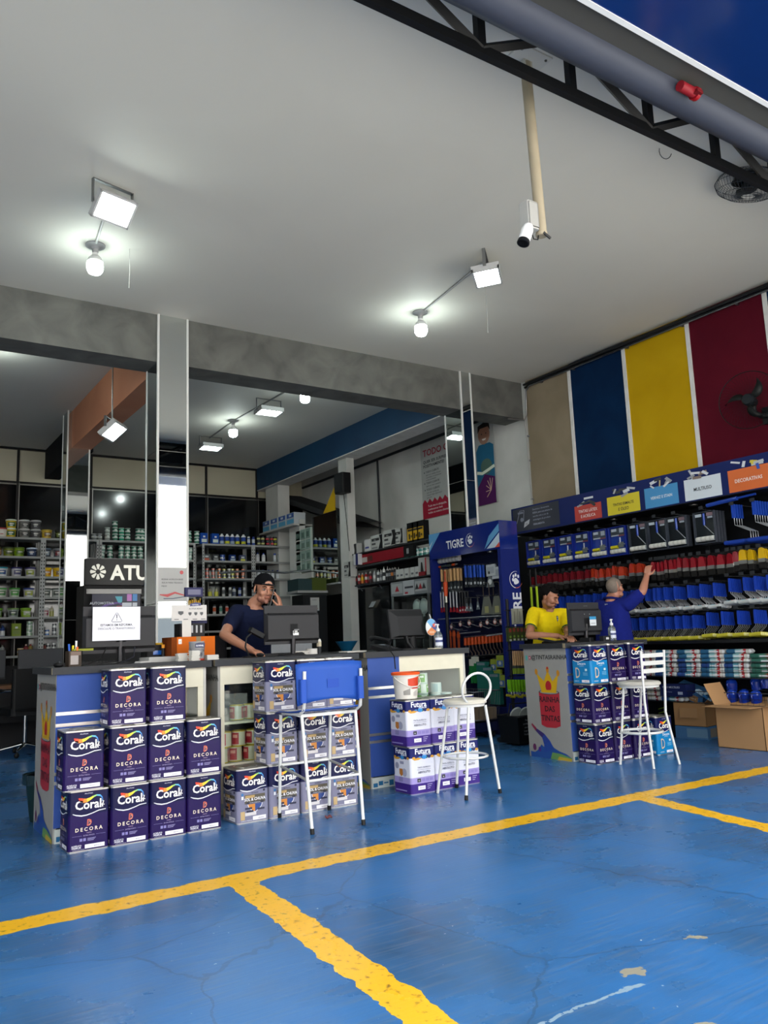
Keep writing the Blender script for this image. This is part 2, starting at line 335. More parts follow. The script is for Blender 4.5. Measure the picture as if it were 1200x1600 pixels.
# beam in burnt cement
b_ = MB(); b_.box(-6, YB+.02, 4.17, XW, YB+.40, HC, '#ffffff', 'burnt_cement'); struct('trim_1', b_)
b_ = MB(); b_.box(2.66, YB+.40, 4.13, 2.94, 12.3, HC, '#ffffff', 'orange_paint'); struct('trim_2', b_)
b_ = MB(); b_.box(6.86, YB+.40, 4.25, 7.2, YBACK, HC, '#ffffff', 'navy_paint'); b_.box(6.86, YB+.40, 4.235, 7.2, YBACK, 4.25, '#ffffff', 'trim_white'); struct('trim_3', b_)
b_ = MB(); b_.box(2.80, 12.63, 4.18, 3.05, YBACK, HC, '#0a0d14', 'matte'); struct('trim_4', b_)
# mirror-clad columns
def column(x0, x1, y0, y1, label, zt=HC):
    t = thing('mirror_column', label, 'column', ((x0+x1)/2, (y0+y1)/2, 0)); t['kind'] = 'structure'
    w, d = (x1-x0)/2, (y1-y0)/2
    m = MB(); m.box(-w+.012, -d+.012, 0, w-.012, d-.012, zt, '#9a9a94', 'matte'); m.build('core', t)
    m = MB()
    zs = [0, 1.6, 3.2, zt]
    for a, bb in zip(zs[:-1], zs[1:]):
        m.box(-w+.015, -d, a+.003, w-.015, -d+.01, bb-.003, '#d6dad8', 'mirror'); m.box(-w, -d+.015, a+.003, -w+.01, d-.015, bb-.003, '#b9c0be', 'mirror'); m.box(w-.01, -d+.015, a+.003, w, d-.015, bb-.003, '#b9c0be', 'mirror')
    m.build('mirror_panel', t)
    for sx in (-1, 1):
        for sy in (-1, 1):
            m = MB(); m.cbox((sx*(w-.004), sy*(d-.004), zt/2), (.022, .022, zt), '#c9cac6', 'satin'); m.build('corner_trim', t)
    return t
column(2.63, 2.96, YB, 8.58, 'mirror-clad square column standing behind the first two counters')
column(6.76, 6.94, YB, 8.57, 'narrow mirror-clad column rising behind the blue tool stand')
column(2.60, 2.92, 12.30, 12.62, 'mirror-clad column at the far end of the orange beam')
# white piers under the blue beam
b_ = MB(); b_.box(6.96, 11.58, 0, 7.11, 11.85, 4.24, '#ffffff', 'white_wall'); struct('pier_1', b_)
b_ = MB(); b_.box(6.95, 14.2, 0, 7.2, 14.75, 4.24, '#ffffff', 'white_wall'); struct('pier_2', b_)
b_ = MB(); b_.box(6.93, 13.28, 0, 7.05, 13.7, 3.42, '#ffffff', 'white_wall'); b_.box(6.93, 12.84, 0, 7.05, 13.28, 2.40, '#ffffff', 'white_wall'); b_.box(7.45, 9.6, 0, 7.5, 14.9, 2.0, '#0b0c0e', 'matte'); struct('pier_3', b_)
# sloped stair soffit seen between the piers
b_ = MB(); b_.add([(7.3, 11.9, 3.2), (7.3, 15, 4.2), (7.88, 15, 4.2), (7.88, 11.9, 3.2), (7.3, 11.9, 3.1), (7.3, 15, 4.1), (7.88, 15, 4.1), (7.88, 11.9, 3.1)], [(0, 1, 2, 3), (7, 6, 5, 4), (0, 4, 5, 1)], '#2e3032', 'matte'); struct('stair_slab', b_)
# ---- shop front overhead: steel truss, roller door drum, box channel, glossy blue soffit
t = thing('steel_truss', 'black steel lattice truss spanning the open shop front', 'truss', (0, 2.95, 4.24)); t['kind'] = 'structure'
m = MB(); m.box(-6, -.022, 0, XW, .022, .058, '#101113', 'satin'); m.build('bottom_chord', t)
m = MB(); m.box(-6, -.022, .37, XW, .022, .42, '#101113', 'satin'); m.build('top_chord', t)
m = MB(); p = .695; k = 0; x = 2.70 - p*12
while x < XW - .1:
    m.box(x-.027, -.02, .04, x+.027, .02, .38, '#121316', 'satin')
    if k % 2 == 0:
        for dx in (-p, p): m.cyl((x, 0, .04), (x+dx*.96, 0, .38), .030, n=4, col='#121316')
    x += p; k += 1
m.build('lattice', t)
t = thing('roller_door_drum', 'rolled grey metal shutter drum under the shop front lintel', 'roller door', (0, 2.62, 4.27)); t['kind'] = 'structure'
m = MB(); prof = []
for i in range(24):
    a = 2*PI*i/24; r = .108 + (.006 if i % 2 else 0); prof.append((r*math.cos(a), r*math.sin(a)))
m.M = RY(PI/2) @ ID; m.prism(prof, -6, XW, '#3a3f4c', 'satin', smooth=True); m.build('drum', t)
m = MB(); m.box(-6, -.25, -.04, XW, -.09, .10, '#464644', 'satin'); m.build('guide_channel', t)
m = MB(); m.cyl((3.78, -.12, -.09), (3.90, -.12, -.09), .030, n=14, col='#7c1520', mat='satin'); m.cyl((3.905, -.12, -.09), (3.93, -.12, -.09), .038, n=14, col='#8c0f1a'); m.cbox((3.90, -.15, -.105), (.05, .03, .02), '#5d1016'); m.build('red_lock_knob', t)
b_ = MB(); b_.box(-6, 1.55, 4.20, XW+.2, 2.34, 4.32, '#0d2a63', 'gloss'); b_.box(-6, 2.34, 4.195, XW+.2, 2.37, 4.33, '#d5d8da', 'satin'); struct('fascia_soffit', b_)
b_ = MB(); b_.box(-6, 1.55, 4.33, XW+.2, 2.37, 5.2, '#39404a', 'matte'); struct('lintel', b_)
# ---- across the street (seen in the mirrors)
b_ = MB(); b_.box(-12, -13, 0, 20, -12.4, 6.2, '#ffffff', 'facade'); b_.box(-12, -12.4, 2.3, 20, -12.3, 3.1, '#e8ebee', 'satin')
for x in (-8, -3, 3, 8, 13): b_.box(x, -12.42, 0, x+2.4, -12.35, 2.2, '#3f454c', 'satin')
b_.box(-2, -12.40, 1.1, 6, -12.3, 1.9, '#c8322f', 'satin'); b_.box(-2, -12.40, .3, 6, -12.3, 1.1, '#1d2f6b', 'satin')
b_.text('MATERIAIS', -4.0, 2.45, .6, '#1b2a78', M=T(0, -12.28, 0) @ BACK, bold=.02); b_.text('MATERIAIS', 2.8, 2.45, .6, '#1b2a78', M=T(0, -12.28, 0) @ BACK, bold=.02)
struct('building_facade', b_)

# ================================================================ LAMPS ON THE CEILING
def make_bulb():
    t = thing('ceiling_bulb', 'x', 'light bulb')
    m = MB(); m.lathe([(0, 0, '#8d8f90'), (.085, 0, '#8d8f90'), (.085, -.012, '#9a9c9c'), (.045, -.03, '#9a9c9c'), (.028, -.045, '#9a9c9c'), (.026, -.075, '#9a9c9c'), (0, -.075, '#9a9c9c')], 24); m.build('ceiling_rose', t)
    m = MB(); m.lathe([(.022, -.07, '#d8d8d8'), (.03, -.10, '#b6b8b8'), (.055, -.125, '#c6c8c8'), (.066, -.15, '#d8d8d8'), (.067, -.165, '#d8d8d8'), (0, -.165, '#d8d8d8')], 24); m.build('bulb_neck', t)
    m = MB(); m.lathe([(.068, -.165, '#f0fffb'), (.070, -.20, '#f0fffb'), (.068, -.235, '#f0fffb'), (.052, -.262, '#f0fffb'), (.03, -.273, '#f0fffb'), (0, -.276, '#f0fffb')], 24, mat='bulb'); m.build('glowing_globe', t)
    return t
def make_flood(tilt, q=1.0, drop=.11):
    t = thing('flood_light', 'x', 'flood light')
    m = MB()
    for s in (-1, 1): m.cbox((s*.15*q, 0, -drop/2), (.008, .03, drop+.02), '#8b8c8c', 'metal')
    m.cbox((0, 0, 0-.004), (.308*q, .03, .008), '#8b8c8c', 'metal'); m.build('bracket', t)
    m = MB(); m.M = T(0, 0, -drop) @ RX(tilt) @ Matrix.Diagonal((q, q, 1, 1))
    m.box(-.14, -.10, -.02, .14, .10, .012, '#b7b9b8', 'satin')
    for q0 in ((-.14, -.10, .14, -.086), (-.14, .086, .14, .10), (-.14, -.10, -.126, .10), (.126, -.10, .14, .10)): m.box(q0[0], q0[1], -.05, q0[2], q0[3], -.02, '#b7b9b8', 'satin')
    m.box(-.10, -.06, .012, .10, .06, .03, '#7d7f80', 'satin')
    for k in range(9): m.box(-.12+k*.03-.002, -.09, .012, -.12+k*.03+.002, .09, .026, '#8a8c8c', 'satin')
    m.build('lamp_housing', t)
    m = MB(); m.M = T(0, 0, -drop) @ RX(tilt) @ Matrix.Diagonal((q, q, 1, 1)); m.box(-.122, -.082, -.024, .122, .082, -.0195, '#f2fffb', 'flood'); m.build('glowing_panel', t)
    return t
B0 = make_bulb(); B0.location = (1.67, 6.97, HC); B0['label'] = 'bare glowing bulb on the ceiling by the tilted flood light'; B0['group'] = 'bare bulbs on the ceiling'
dup(B0, (5.11, 6.82, HC), label='bare glowing bulb near the security camera pole, before the beam')
dup(B0, (5.0, 11.78, HC), label='bare bulb between two flood lights behind the grey beam')
dup(B0, (5.15, 9.62, HC), label='bare bulb half hidden behind the lower edge of the grey beam')
dup(B0, (1.25, 10.0, HC), label='bare bulb over the back office beyond the orange beam')
F0 = make_flood(math.radians(-44), 1.1, .18); F0.location = (1.55, 5.95, HC); F0.rotation_euler = (0, 0, .25); F0['label'] = 'white flood light tilted forward on the front ceiling'; F0['group'] = 'flood lights'
F1 = make_flood(math.radians(-4), 1.3, .16); F1.location = (4.90, 5.46, HC); F1.rotation_euler = (0, 0, .75); F1['label'] = 'flat glowing flood light on the ceiling below the camera pole'; F1['group'] = 'flood lights'
dup(F1, (5.02, 10.5, HC), 0, label='flat flood light behind the beam, nearer of two in line'); dup(F1, (5.06, 12.9, HC), 0, label='flat flood light behind the beam, further of two in line')
F2 = make_flood(math.radians(-40), 1.25); F2.location = (2.53, 9.6, 3.86); F2.rotation_euler = (0, 0, .9); F2['label'] = 'tilted flood light hanging on a rod by the orange beam'; F2['group'] = 'flood lights'
m = MB(); m.cyl((0, 0, 0), (0, 0, .84), .009, n=8, col='#a6a7a4', mat='metal'); m.build('hanging_rod', F2)
def cord(name, pts, r, col, label, cat='cord', mat='satin', n=6): return tag(MB().tube(pts, r, n, col, mat).build(name), label, cat)
cord('conduit', [(1.66, 6.90, HC-.012), (1.56, 6.02, HC-.012)], .011, '#b8b9b6', 'white conduit on the ceiling from tilted flood light to bulb', 'conduit')
cord('conduit', [(5.11, 6.75, HC-.012), (4.92, 5.5, HC-.012)], .011, '#9a9b99', 'conduit on the ceiling between flat flood light and bulb below the camera', 'conduit')
cord('conduit', [(5.10, 8.7, HC-.012), (5.0, 11.7, HC-.012), (5.06, 12.95, HC-.012)], .011, '#8a8b89', 'long conduit joining the lamps behind the grey beam', 'conduit')
cord('ceiling_cable', [(-.5, 8.9, 4.62), (.5, 9.1, 4.60), (1.4, 9.35, 4.585), (2.1, 9.5, 4.60), (2.3, 9.6, 4.66)], .007, '#c2c3bf', 'slack white cable below the ceiling of the back office', 'cable')
cord('pull_string', [(1.95, 6.9, HC), (1.955, 6.9, 4.5), (1.95, 6.9, 4.33)], .0025, '#b0b0aa', 'thin string hanging from the ceiling before the mirror column', 'string')
cord('pull_string', [(5.35, 6.0, HC), (5.355, 6.0, 4.45), (5.35, 6.0, 4.22)], .0025, '#b0b0aa', 'thin string hanging below the flat flood light', 'string')
cord('ceiling_hook', [(4.95+.07*math.cos(a), 3.45+.02*math.sin(a), HC-.01-.05*abs(math.sin(a))) for a in [PI*i/8 for i in range(9)]], .003, '#4a4a48', 'small bent wire hook stuck in the front ceiling', 'hook')
# ---- security camera on a pole
t = thing('security_camera_pole', 'cream pole with white security camera hanging from the front ceiling', 'security camera', (3.37, 3.28, HC))
m = MB(); m.cbox((0, 0, -.006), (.26, .22, .012), '#c3c2ba', 'satin')
for sx in (-1, 1):
    for sy in (-1, 1): m.cyl((sx*.10, sy*.08, -.012), (sx*.10, sy*.08, -.018), .009, n=6, col='#8a8a84', mat='metal')
m.cbox((0, 0, -.03), (.07, .05, .04), '#bdbbb0'); m.build('ceiling_plate', t)
m = MB(); m.cyl((0, 0, -.02), (.035, 0, -1.17), .033, n=16, col='#9c927c', mat='satin'); m.cyl((.035, 0, -1.15), (.035, 0, -1.165), .036, n=16, col='#a49a84'); m.cyl((.02, -.03, -1.16), (.075, -.03, -1.185), .009, n=6, col='#2b2b2b'); m.build('pole', t)
m = MB(); m.rbox(-.105, -.04, -1.16, -.02, .04, -.985, .01, '#a6a6a2'); m.rbox(-.100, -.045, -1.15, -.026, -.039, -.995, .008, '#989894'); m.build('junction_box', t)
m = MB(); m.M = T(-.115, -.02, -1.20) @ RY(math.radians(24)); m.lathe([(0, .06, '#e4e6e6'), (.028, .06, '#e4e6e6'), (.036, .03, '#e4e6e6'), (.036, -.055, '#15161a'), (.038, -.075, '#15161a'), (.030, -.078, '#08080a'), (0, -.072, '#08080a')], 20, mat='satin'); m.build('camera_body', t)
m = MB(); m.tube([(-.05, 0, -1.16), (-.035, 0, -1.205), (.0, 0, -1.20), (.01, 0, -1.16)], .004, 6, '#1c1c1c'); m.build('cable', t)
# ---- wall and ceiling fans
def fan_blades(m, r, col='#101413', tilt=.35):
    for k in range(3):
        a = 2*PI*k/3 + .55
        pts = []
        for i in range(9):
            u = i/8; q = .05 + (r-.05)*u; w = .030*math.sin(PI*min(1, u*.9+.12))**.7*1.3; aa = a + .55*u*u; pts.append((q*math.cos(aa), q*math.sin(aa), aa, w))
        vs = []; fs = []
        for (x, y, aa, w) in pts: vs += [(x - w*math.sin(aa), y + w*math.cos(aa), .02), (x + w*math.sin(aa), y - w*math.cos(aa), -.02)]
        for z in (0, .006):
            b = len(vs) if z else 0
        vs2 = [(x, y, z+.006) for x, y, z in vs]; n = len(vs); allv = vs + vs2
        for i in range(8): fs += [(2*i, 2*i+2, 2*i+3, 2*i+1), (n+2*i, n+2*i+1, n+2*i+3, n+2*i+2), (2*i, n+2*i, n+2*i+2, 2*i+2), (2*i+1, 2*i+3, n+2*i+3, n+2*i+1)]
        m.add(allv, fs, col, 'satin', True)
t = thing('wall_fan', 'black caged wall fan mounted on the maroon wall panel', 'fan', (7.66, 4.66, 3.45), 0)
FM = RZ(.25) @ LEFT
m = MB(); m.M = FM; fan_blades(m, .235); m.lathe([(0, .05, '#11181c'), (.05, .05, '#11181c'), (.062, .03, '#11181c'), (.062, -.03, '#11181c'), (0, -.03, '#11181c')], 20); m.build('blades', t)
m = MB(); m.M = FM
for k, r in enumerate((.30,)): m.tube([(r*math.cos(2*PI*i/40), r*math.sin(2*PI*i/40), .0) for i in range(40)], .005, 5, '#0c0e0e', closed=True)
for k in range(48):
    a = 2*PI*k/48; m.tube([(.06*math.cos(a), .06*math.sin(a), .085), (.2*math.cos(a+.1), .2*math.sin(a+.1), .075), (.30*math.cos(a+.18), .30*math.sin(a+.18), 0)], .0008, 3, '#0c0e0e', caps=False)
    m.tube([(.06*math.cos(a), .06*math.sin(a), -.075), (.2*math.cos(a+.1), .2*math.sin(a+.1), -.07), (.30*math.cos(a+.18), .30*math.sin(a+.18), 0)], .0008, 3, '#0c0e0e', caps=False)
m.build('wire_cage', t)
m = MB(); m.M = FM; m.cyl((0, 0, -.03), (0, 0, -.14), .06, .05, 16, '#15181a'); m.cyl((0, -.02, -.13), (0, -.12, -.14), .03, n=10, col='#15181a'); m.build('motor', t)
m = MB(); m.tube([(.05, 0, -.12), (.14, -.03, -.16), (.235, -.06, -.15)], .028, 8, '#101214'); m.box(.215, -.12, -.24, .238, 0, -.06, '#101214'); m.cbox((.03, -.03, .02), (.05, .03, .05), '#b9bab6'); m.build('wall_arm', t)
m = MB(); m.tube([(.22, -.08, -.2), (.225, -.09, -.5), (.225, -.09, -.9)], .006, 6, '#0c0c0c'); m.build('power_cord', t)
t = thing('caged_fan', 'dark caged fan hanging at the ceiling behind the truss', 'fan', (5.80, 3.32, 4.60))
m = MB(); m.M = RX(.25)
for r, z in ((.26, 0), (.235, .05), (.235, -.05), (.18, .08), (.18, -.08), (.1, .09), (.1, -.09)): m.tube([(r*math.cos(2*PI*i/32), r*math.sin(2*PI*i/32), z) for i in range(32)], .004 if r > .29 else .0022, 4, '#3c4044', closed=True)
for k in range(56):
    a = 2*PI*k/56
    for s in (-1, 1): m.tube([(.05*math.cos(a), .05*math.sin(a), .092*s), (.18*math.cos(a), .18*math.sin(a), .08*s), (.235*math.cos(a), .235*math.sin(a), .05*s), (.26*math.cos(a), .26*math.sin(a), 0)], .0018, 3, '#3c4044', caps=False)
m.build('wire_cage', t); m = MB(); m.M = RX(.25); fan_blades(m, .2); m.cyl((0, 0, -.04), (0, 0, .09), .06, n=14, col='#24282a'); m.build('blades', t)
m = MB(); m.cyl((0, 0, .0), (0, 0, .1), .02, n=10, col='#24282a'); m.build('ceiling_mount', t)
# ---- cable bundle along the top of the coloured wall
m = MB()
for k in range(5):
    pts = [(XW-.03-.022*(k % 3), 8.10, HC-.05-.02*(k//3)-.01*k)]
    y = 8.0
    while y > 2.6: pts.append((XW-.03-.022*(k % 3)+rnd.uniform(-.005, .005), y, HC-.045-.022*(k//2)+rnd.uniform(-.006, .006))); y -= .5
    m.tube(pts, .014, 6, '#17181a')
tag(m.build('cable_bundle'), 'black cables running along the top of the coloured wall', 'cable')
m = MB(); m.tube([(XW-.045, 2.45, 4.60), (XW-.045, 8.02, 4.60), (XW-.03, 8.10, 4.55), (XW-.03, 8.12, 4.20), (XW-.06, 8.14, 4.13), (XW-.35, 8.16, 4.12)], .011, 6, '#8f9091', 'metal')
for y in (3, 3.9, 4.8, 5.5, 6.3, 7.2, 7.8): m.cbox((XW-.02, y, 4.60), (.04, .03, .035), '#77787a', 'metal')
tag(m.build('conduit_pipe'), 'thin metal conduit under the black cables, bending round the beam end', 'conduit')
m = MB(); m.tube([(XW-.06, 8.14, 4.16), (XW-.05, 8.13, 3.9), (XW-.02, 8.13, 2.6)], .009, 6, '#9a9a96')
for z in (3.9, 3.55, 3.0): m.cbox((XW-.02, 8.13, z), (.03, .03, .02), '#77787a')
tag(m.build('conduit_pipe'), 'thin vertical pipe down the seam of white and beige wall', 'conduit')
m = MB(); m.tube([(XW-.03, 8.95, 4.38), (XW-.03, 14.9, 4.36)], .025, 6, '#22262a'); m.tube([(XW-.03, 12.0, 4.36), (XW-.03, 12.0, 2.6)], .018, 6, '#22262a')
tag(m.build('conduit_pipe'), 'dark pipe along the white wall under the blue beam', 'conduit')
m = MB()
for a, b in (((7.6, 14.9, 4.0), (7.6, 12.4, 3.15)), ((7.45, 14.9, 3.7), (7.45, 13.3, 2.95))): m.tube([a, b], .03, 8, '#5a5e62', 'metal')
tag(m.build('stair_handrail'), 'grey diagonal stair rails seen past the white piers', 'handrail')
m = MB(); m.tube([(7.55, 11.0, 2.85), (7.895, 11.0, 2.85)], .015, 6, '#6c7074', 'metal'); m.tube([(7.55, 11.5, 2.85), (7.55, 11.2, 2.92), (7.55, 11.0, 2.85), (7.55, 10.2, 2.45)], .03, 8, '#6c7074', 'metal')
tag(m.build('stair_handrail'), 'short grey handrail end rising above the adhesive shelf', 'handrail')
# ---- speaker
t = thing('wall_speaker', 'black loudspeaker mounted high on the white pier', 'speaker', (6.90, 11.60, 3.78))
m = MB(); m.rbox(-.10, -.14, -.17, .08, .14, .17, .035, '#0d0f11', 'satin'); m.build('cabinet', t); m = MB(); m.rbox(-.108, -.12, -.15, -.10, .12, .15, .003, '#1b1e20', 'matte'); m.build('grille', t)
m = MB(); m.tube([(0, 0, -.17), (.02, -.02, -.5), (.05, -.05, -1.15)], .006, 5, '#1c1e1f'); m.build('cable', t)
# ---- banner on the white wall
t = thing('wall_banner', 'tall printed banner on the white wall behind the narrow column', 'banner', (XW-.012, 8.85, 3.08))
M_ = T(-.006, 0, 0) @ LEFT @ Matrix.Diagonal((1, .92, 1, 1))         # local x runs towards the street, origin at street-side edge
m = MB(); m.box(-.005, 0, 0, .005, 1.85, 1.26, '#9a9d9a', 'matte')
m.flat([(-1.85, 0), (-.9, 0), (-.9, .36)] + [(-.9-.95*i/14, .28+.07*(i % 2)) for i in range(1, 15)], '#8f1a30', 'matte', M_, .0005)
m.build('backing', t)
m = MB()
m.text('TODO CLIENTE', -1.78, 1.13, .17, '#8f1a30', M_, .002, .02, 'l'); m.text('QUER SER SURPREENDIDO', -1.78, 1.0, .075, '#22262c', M_, .002, .02, 'l'); m.text('POSITIVAMENTE!', -1.78, .92, .075, '#22262c', M_, .002, .02, 'l')
for k, ls in enumerate((('quer ter certeza de que', 'o produto vai solucionar', 'o seu problema'), ('quer ser bem atendido',), ('quer ter certeza de', 'adquirir algo importante', 'para ele'))):
    y = (.82, .62, .50)[k]; m.text('TODO CLIENTE', -1.72, y, .05, '#22262c', M_, .002, .01, 'l'); m.disc(-1.76, y+.015, .012, '#22262c', M_, .002)
    for i, l in enumerate(ls): m.text(l, -1.72, y-.05-.045*i, .042, '#3a3e44', M_, .002, 0, 'l')
for i, l in enumerate(('Tudo isto é obrigação,', 'conhecemos bem', 'todos os nossos clientes!')): m.text(l, -1.70, .20-.06*i, .055, '#d8cfd0', M_, .002, 0, 'l')
m.build('lettering', t)
m = MB()
m.flat([(-.42, 0), (-.02, 0), (-.02, .95), (-.10, 1.0), (-.35, 1.0), (-.42, .9)], '#1f5f80', 'matte', M_, .0012)
m.flat([(-.42, 0), (-.02, 0), (-.02, .42), (-.25, .50), (-.42, .30)], '#4a1450', 'matte', M_, .0018)
m.disc(-.2, .62, .13, '#174c3e', M_, .0024); m.disc(-.22, 1.16, .135, '#8c6450', M_, .0024, ry=.17)
m.flat([(-.36, 1.2), (-.35, 1.32), (-.22, 1.355), (-.09, 1.32), (-.075, 1.2), (-.12, 1.27), (-.30, 1.27)], '#1c1412', 'matte', M_, .003)
for x in (-.27, -.17): m.disc(x, 1.17, .013, '#1c1412', M_, .003)
m.flat([(-.27, 1.09), (-.17, 1.09), (-.19, 1.06), (-.25, 1.06)], '#d8d0c8', 'matte', M_, .003)
for k in range(6): m.ribbon([(-.12, .22), (-.12+.12*math.cos(1.2+k*.5), .22+.2*math.sin(1.2+k*.5))], .012, '#c9a48c', M_, .003)
m.ribbon([(-.42, .55), (-.3, .52), (-.15, .56), (-.02, .60)], .05, '#c8d4c0', M_, .003)
m.build('picture_print', t)

# ================================================================ COUNTERS
WHITE, BLUE, TOP = '#cdc9b4', '#2e4a8e', '#2c2e31'
def shop_print(m, M, w, h):
    """the shop's own graphic on a counter end: handle, crowned paint can, splash; u 0..w, v 0..h"""
    k = w/.5
    m.text('@TINTASRAINHA', .61*w, .90*h, .052*k, '#15171a', M, .001, .015)
    m.disc(.075*w, .915*h, .014, '#3f9a94', M, .001, ry=.025); m.rect(.125*w, .898*h, .175*w, .932*h, '#a43a5a', M=M, z=.001); m.disc(.15*w, .915*h, .007, '#c9c9c2', M, .0016)
    c = .56*w
    m.flat([(c-.17*w, .60*h), (c+.17*w, .60*h), (c+.24*w, .77*h), (c+.10*w, .70*h), (c, .80*h), (c-.10*w, .70*h), (c-.27*w, .775*h)], '#c39a12', M=M, z=.001)
    for x, y in ((c-.27*w, .785*h), (c, .805*h), (c+.24*w, .775*h)): m.disc(x, y, .017*k, '#b5791a', M, .0014, ry=.026*k)
    m.disc(c, .655*h, .035*k, '#a31a22', M, .0018, ry=.045*k); m.disc(c, .82*h, .012, '#a31a22', M, .0018)
    m.flat([(c-.22*w, .30*h), (c-.24*w, .60*h), (c+.24*w, .60*h), (c+.22*w, .30*h), (c+.11*w, .28*h), (c-.11*w, .28*h)], '#a3222e', M=M, z=.0012)
    m.disc(c, .60*h, .24*w, '#1c1214', M, .0015, ry=.018*h*1.2); m.disc(c, .60*h, .22*w, '#8a8a88', M, .0017, ry=.014*h*1.2)
    m.flat([(c-.17*w, .595*h), (c+.17*w, .595*h), (c+.18*w, .62*h), (c-.18*w, .62*h)], '#c39a12', M=M, z=.0019)
    for i, s in enumerate(('RAINHA', 'DAS', 'TINTAS')): m.text(s, c, (.51-.085*i)*h, .064*k, '#120e10', M, .0022, .02)
    m.ribbon([(.10*w, .30*h), (.2*w, .25*h), (.36*w, .20*h), (.44*w, .14*h), (.48*w, .07*h)], [.02, .028, .05, .09, .14], ['#7a1535', '#33245e', '#233a86', '#203f8c'], M, .0014)
    m.flat([(.04*w, .05*h), (.14*w, .045*h), (.24*w, .075*h), (.30*w, .12*h), (.36*w, .10*h), (.42*w, .125*h), (.52*w, .13*h), (.60*w, .10*h), (.72*w, .075*h), (.86*w, .06*h), (.98*w, .03*h), (.98*w, 0), (.04*w, 0)], '#20488c', M=M, z=.001)
    m.flat([(.55*w, .06*h), (.75*w, .055*h), (.98*w, .03*h), (.98*w, 0), (.5*w, 0)], '#5f8a4a', M=M, z=.0016); m.flat([(.70*w, .03*h), (.98*w, .022*h), (.98*w, 0), (.66*w, 0)], '#b3992e', M=M, z=.002)
    m.disc(.14*w, .09*h, .02*k, '#5c1c4c', M, .002, ry=.028*k); m.disc(.26*w, .075*h, .016*k, '#45257a', M, .002, ry=.02*k)
def counter(label, x0, x1, y0, y1, blue, wins, shelves, h=1.055, ends=True):
    """blue: (xa, xb) of the blue panel; wins: openings (xa, xb, za, zb) in the white front"""
    t = thing('service_counter', label, 'counter', ((x0+x1)/2, (y0+y1)/2, 0)); ox, oy = (x0+x1)/2, (y0+y1)/2
    zt = h-.045; m = MB(); m.M = T(-ox, -oy, 0)
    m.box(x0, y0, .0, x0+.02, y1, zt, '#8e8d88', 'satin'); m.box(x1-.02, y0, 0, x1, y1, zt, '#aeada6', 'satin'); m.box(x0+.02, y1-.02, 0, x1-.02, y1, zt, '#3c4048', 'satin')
    m.box(x0+.02, y0+.02, .07, x1-.02, y1-.02, .09, WHITE); m.box(x0+.02, y0+.02, .0, x1-.02, y0+.035, .09, '#9db0b4', 'satin')
    # white front with openings
    xs = sorted({x0+.02 if blue[0] > x0+.1 else blue[1], x1-.02 if blue[1] < x1-.1 else blue[0]}); wa, wb = xs[0], xs[-1]
    zc = zt
    for (xa, xb, za, zb) in wins:
        m.box(wa, y0, zb, wb, y0+.018, zc, WHITE); m.box(wa, y0, za, xa, y0+.018, zb, WHITE); m.box(xb, y0, za, wb, y0+.018, zb, WHITE); zc = za
    m.box(wa, y0, .08, wb, y0+.018, zc, WHITE)
    for z in shelves: m.box(x0+.02, y0+.02, z-.018, x1-.02, y1-.02, z, WHITE)
    m.build('carcass', t, bevel=.0015)
    m = MB(); m.M = T(-ox, -oy, 0); m.box(x0-.03, y0-.03, zt, x1+.03, y1+.02, h, TOP, 'satin'); m.box(x0-.031, y0-.031, zt+.002, x0-.03, y0+.0, h-.002, '#8a7f68'); m.build('worktop', t, bevel=.003)
    m = MB(); m.M = T(-ox, -oy, 0); xa, xb = blue; ya = y0-.006
    for za, zb in ((.09, .345), (.365, .40), (.42, .69), (.71, .76), (.78, zt)): m.box(xa+.002, ya, za, xb-.002, y0+.012, zb, BLUE, 'satin')
    m.build('blue_panel', t, bevel=.001)
    for z in (.345, .40, .69, .76):
        m = MB(); m.M = T(-ox, -oy, 0); m.box(xa+.001, ya-.004, z, xb-.001, y0+.01, z+.02, '#c8c9c4', 'metal'); m.build('metal_strip', t)
    for (xa_, xb_, za, zb) in wins:
        m = MB(); m.M = T(-ox, -oy, 0); m.box(xa_, y0+.004, za, xb_, y0+.009, zb, '#ffffff', 'glass'); m.build('glass_pane', t)
    if ends:
        m = MB(); m.M = T(-ox, -oy, 0); w = y1-y0
        shop_print(m, T(x0-.001, y1, 0) @ LEFT, w, zt); m.build('end_graphic', t)
    m = MB(); m.M = T(-ox, -oy, 0); m.box(blue[0]+.01, y0-.004, 0, blue[1]-.01, y0+.01, .082, '#b4bdb8', 'matte')
    for k in range(5): m.box(blue[0]+.02+k*.05, y0-.005, .01+.01*(k % 3), blue[0]+.06+k*.05, y0-.004, .04+.012*(k % 2), '#27618a')
    m.build('kick_board', t)
    return t
counter('first service counter, blue end panel and white front behind the purple cans', 1.12, 2.10, 5.46, 6.06, (1.12, 1.40), [(1.46, 2.04, .52, .88)], (.50,))
counter('second service counter with open white display front under the capped man', 2.20, 3.32, 5.50, 6.10, (2.98, 3.32), [(2.25, 2.94, .34, .88)], (.335, .62))
counter('third service counter beside the round-hoop stool, blue and white front', 3.50, 4.50, 5.60, 6.22, (3.50, 3.81), [(3.83, 4.44, .42, .885)], (.42, .60))
counter('fourth service counter, with crown and paint can graphic on its end', 5.54, 6.62, 5.42, 5.98, (5.54, 5.92), [], ())

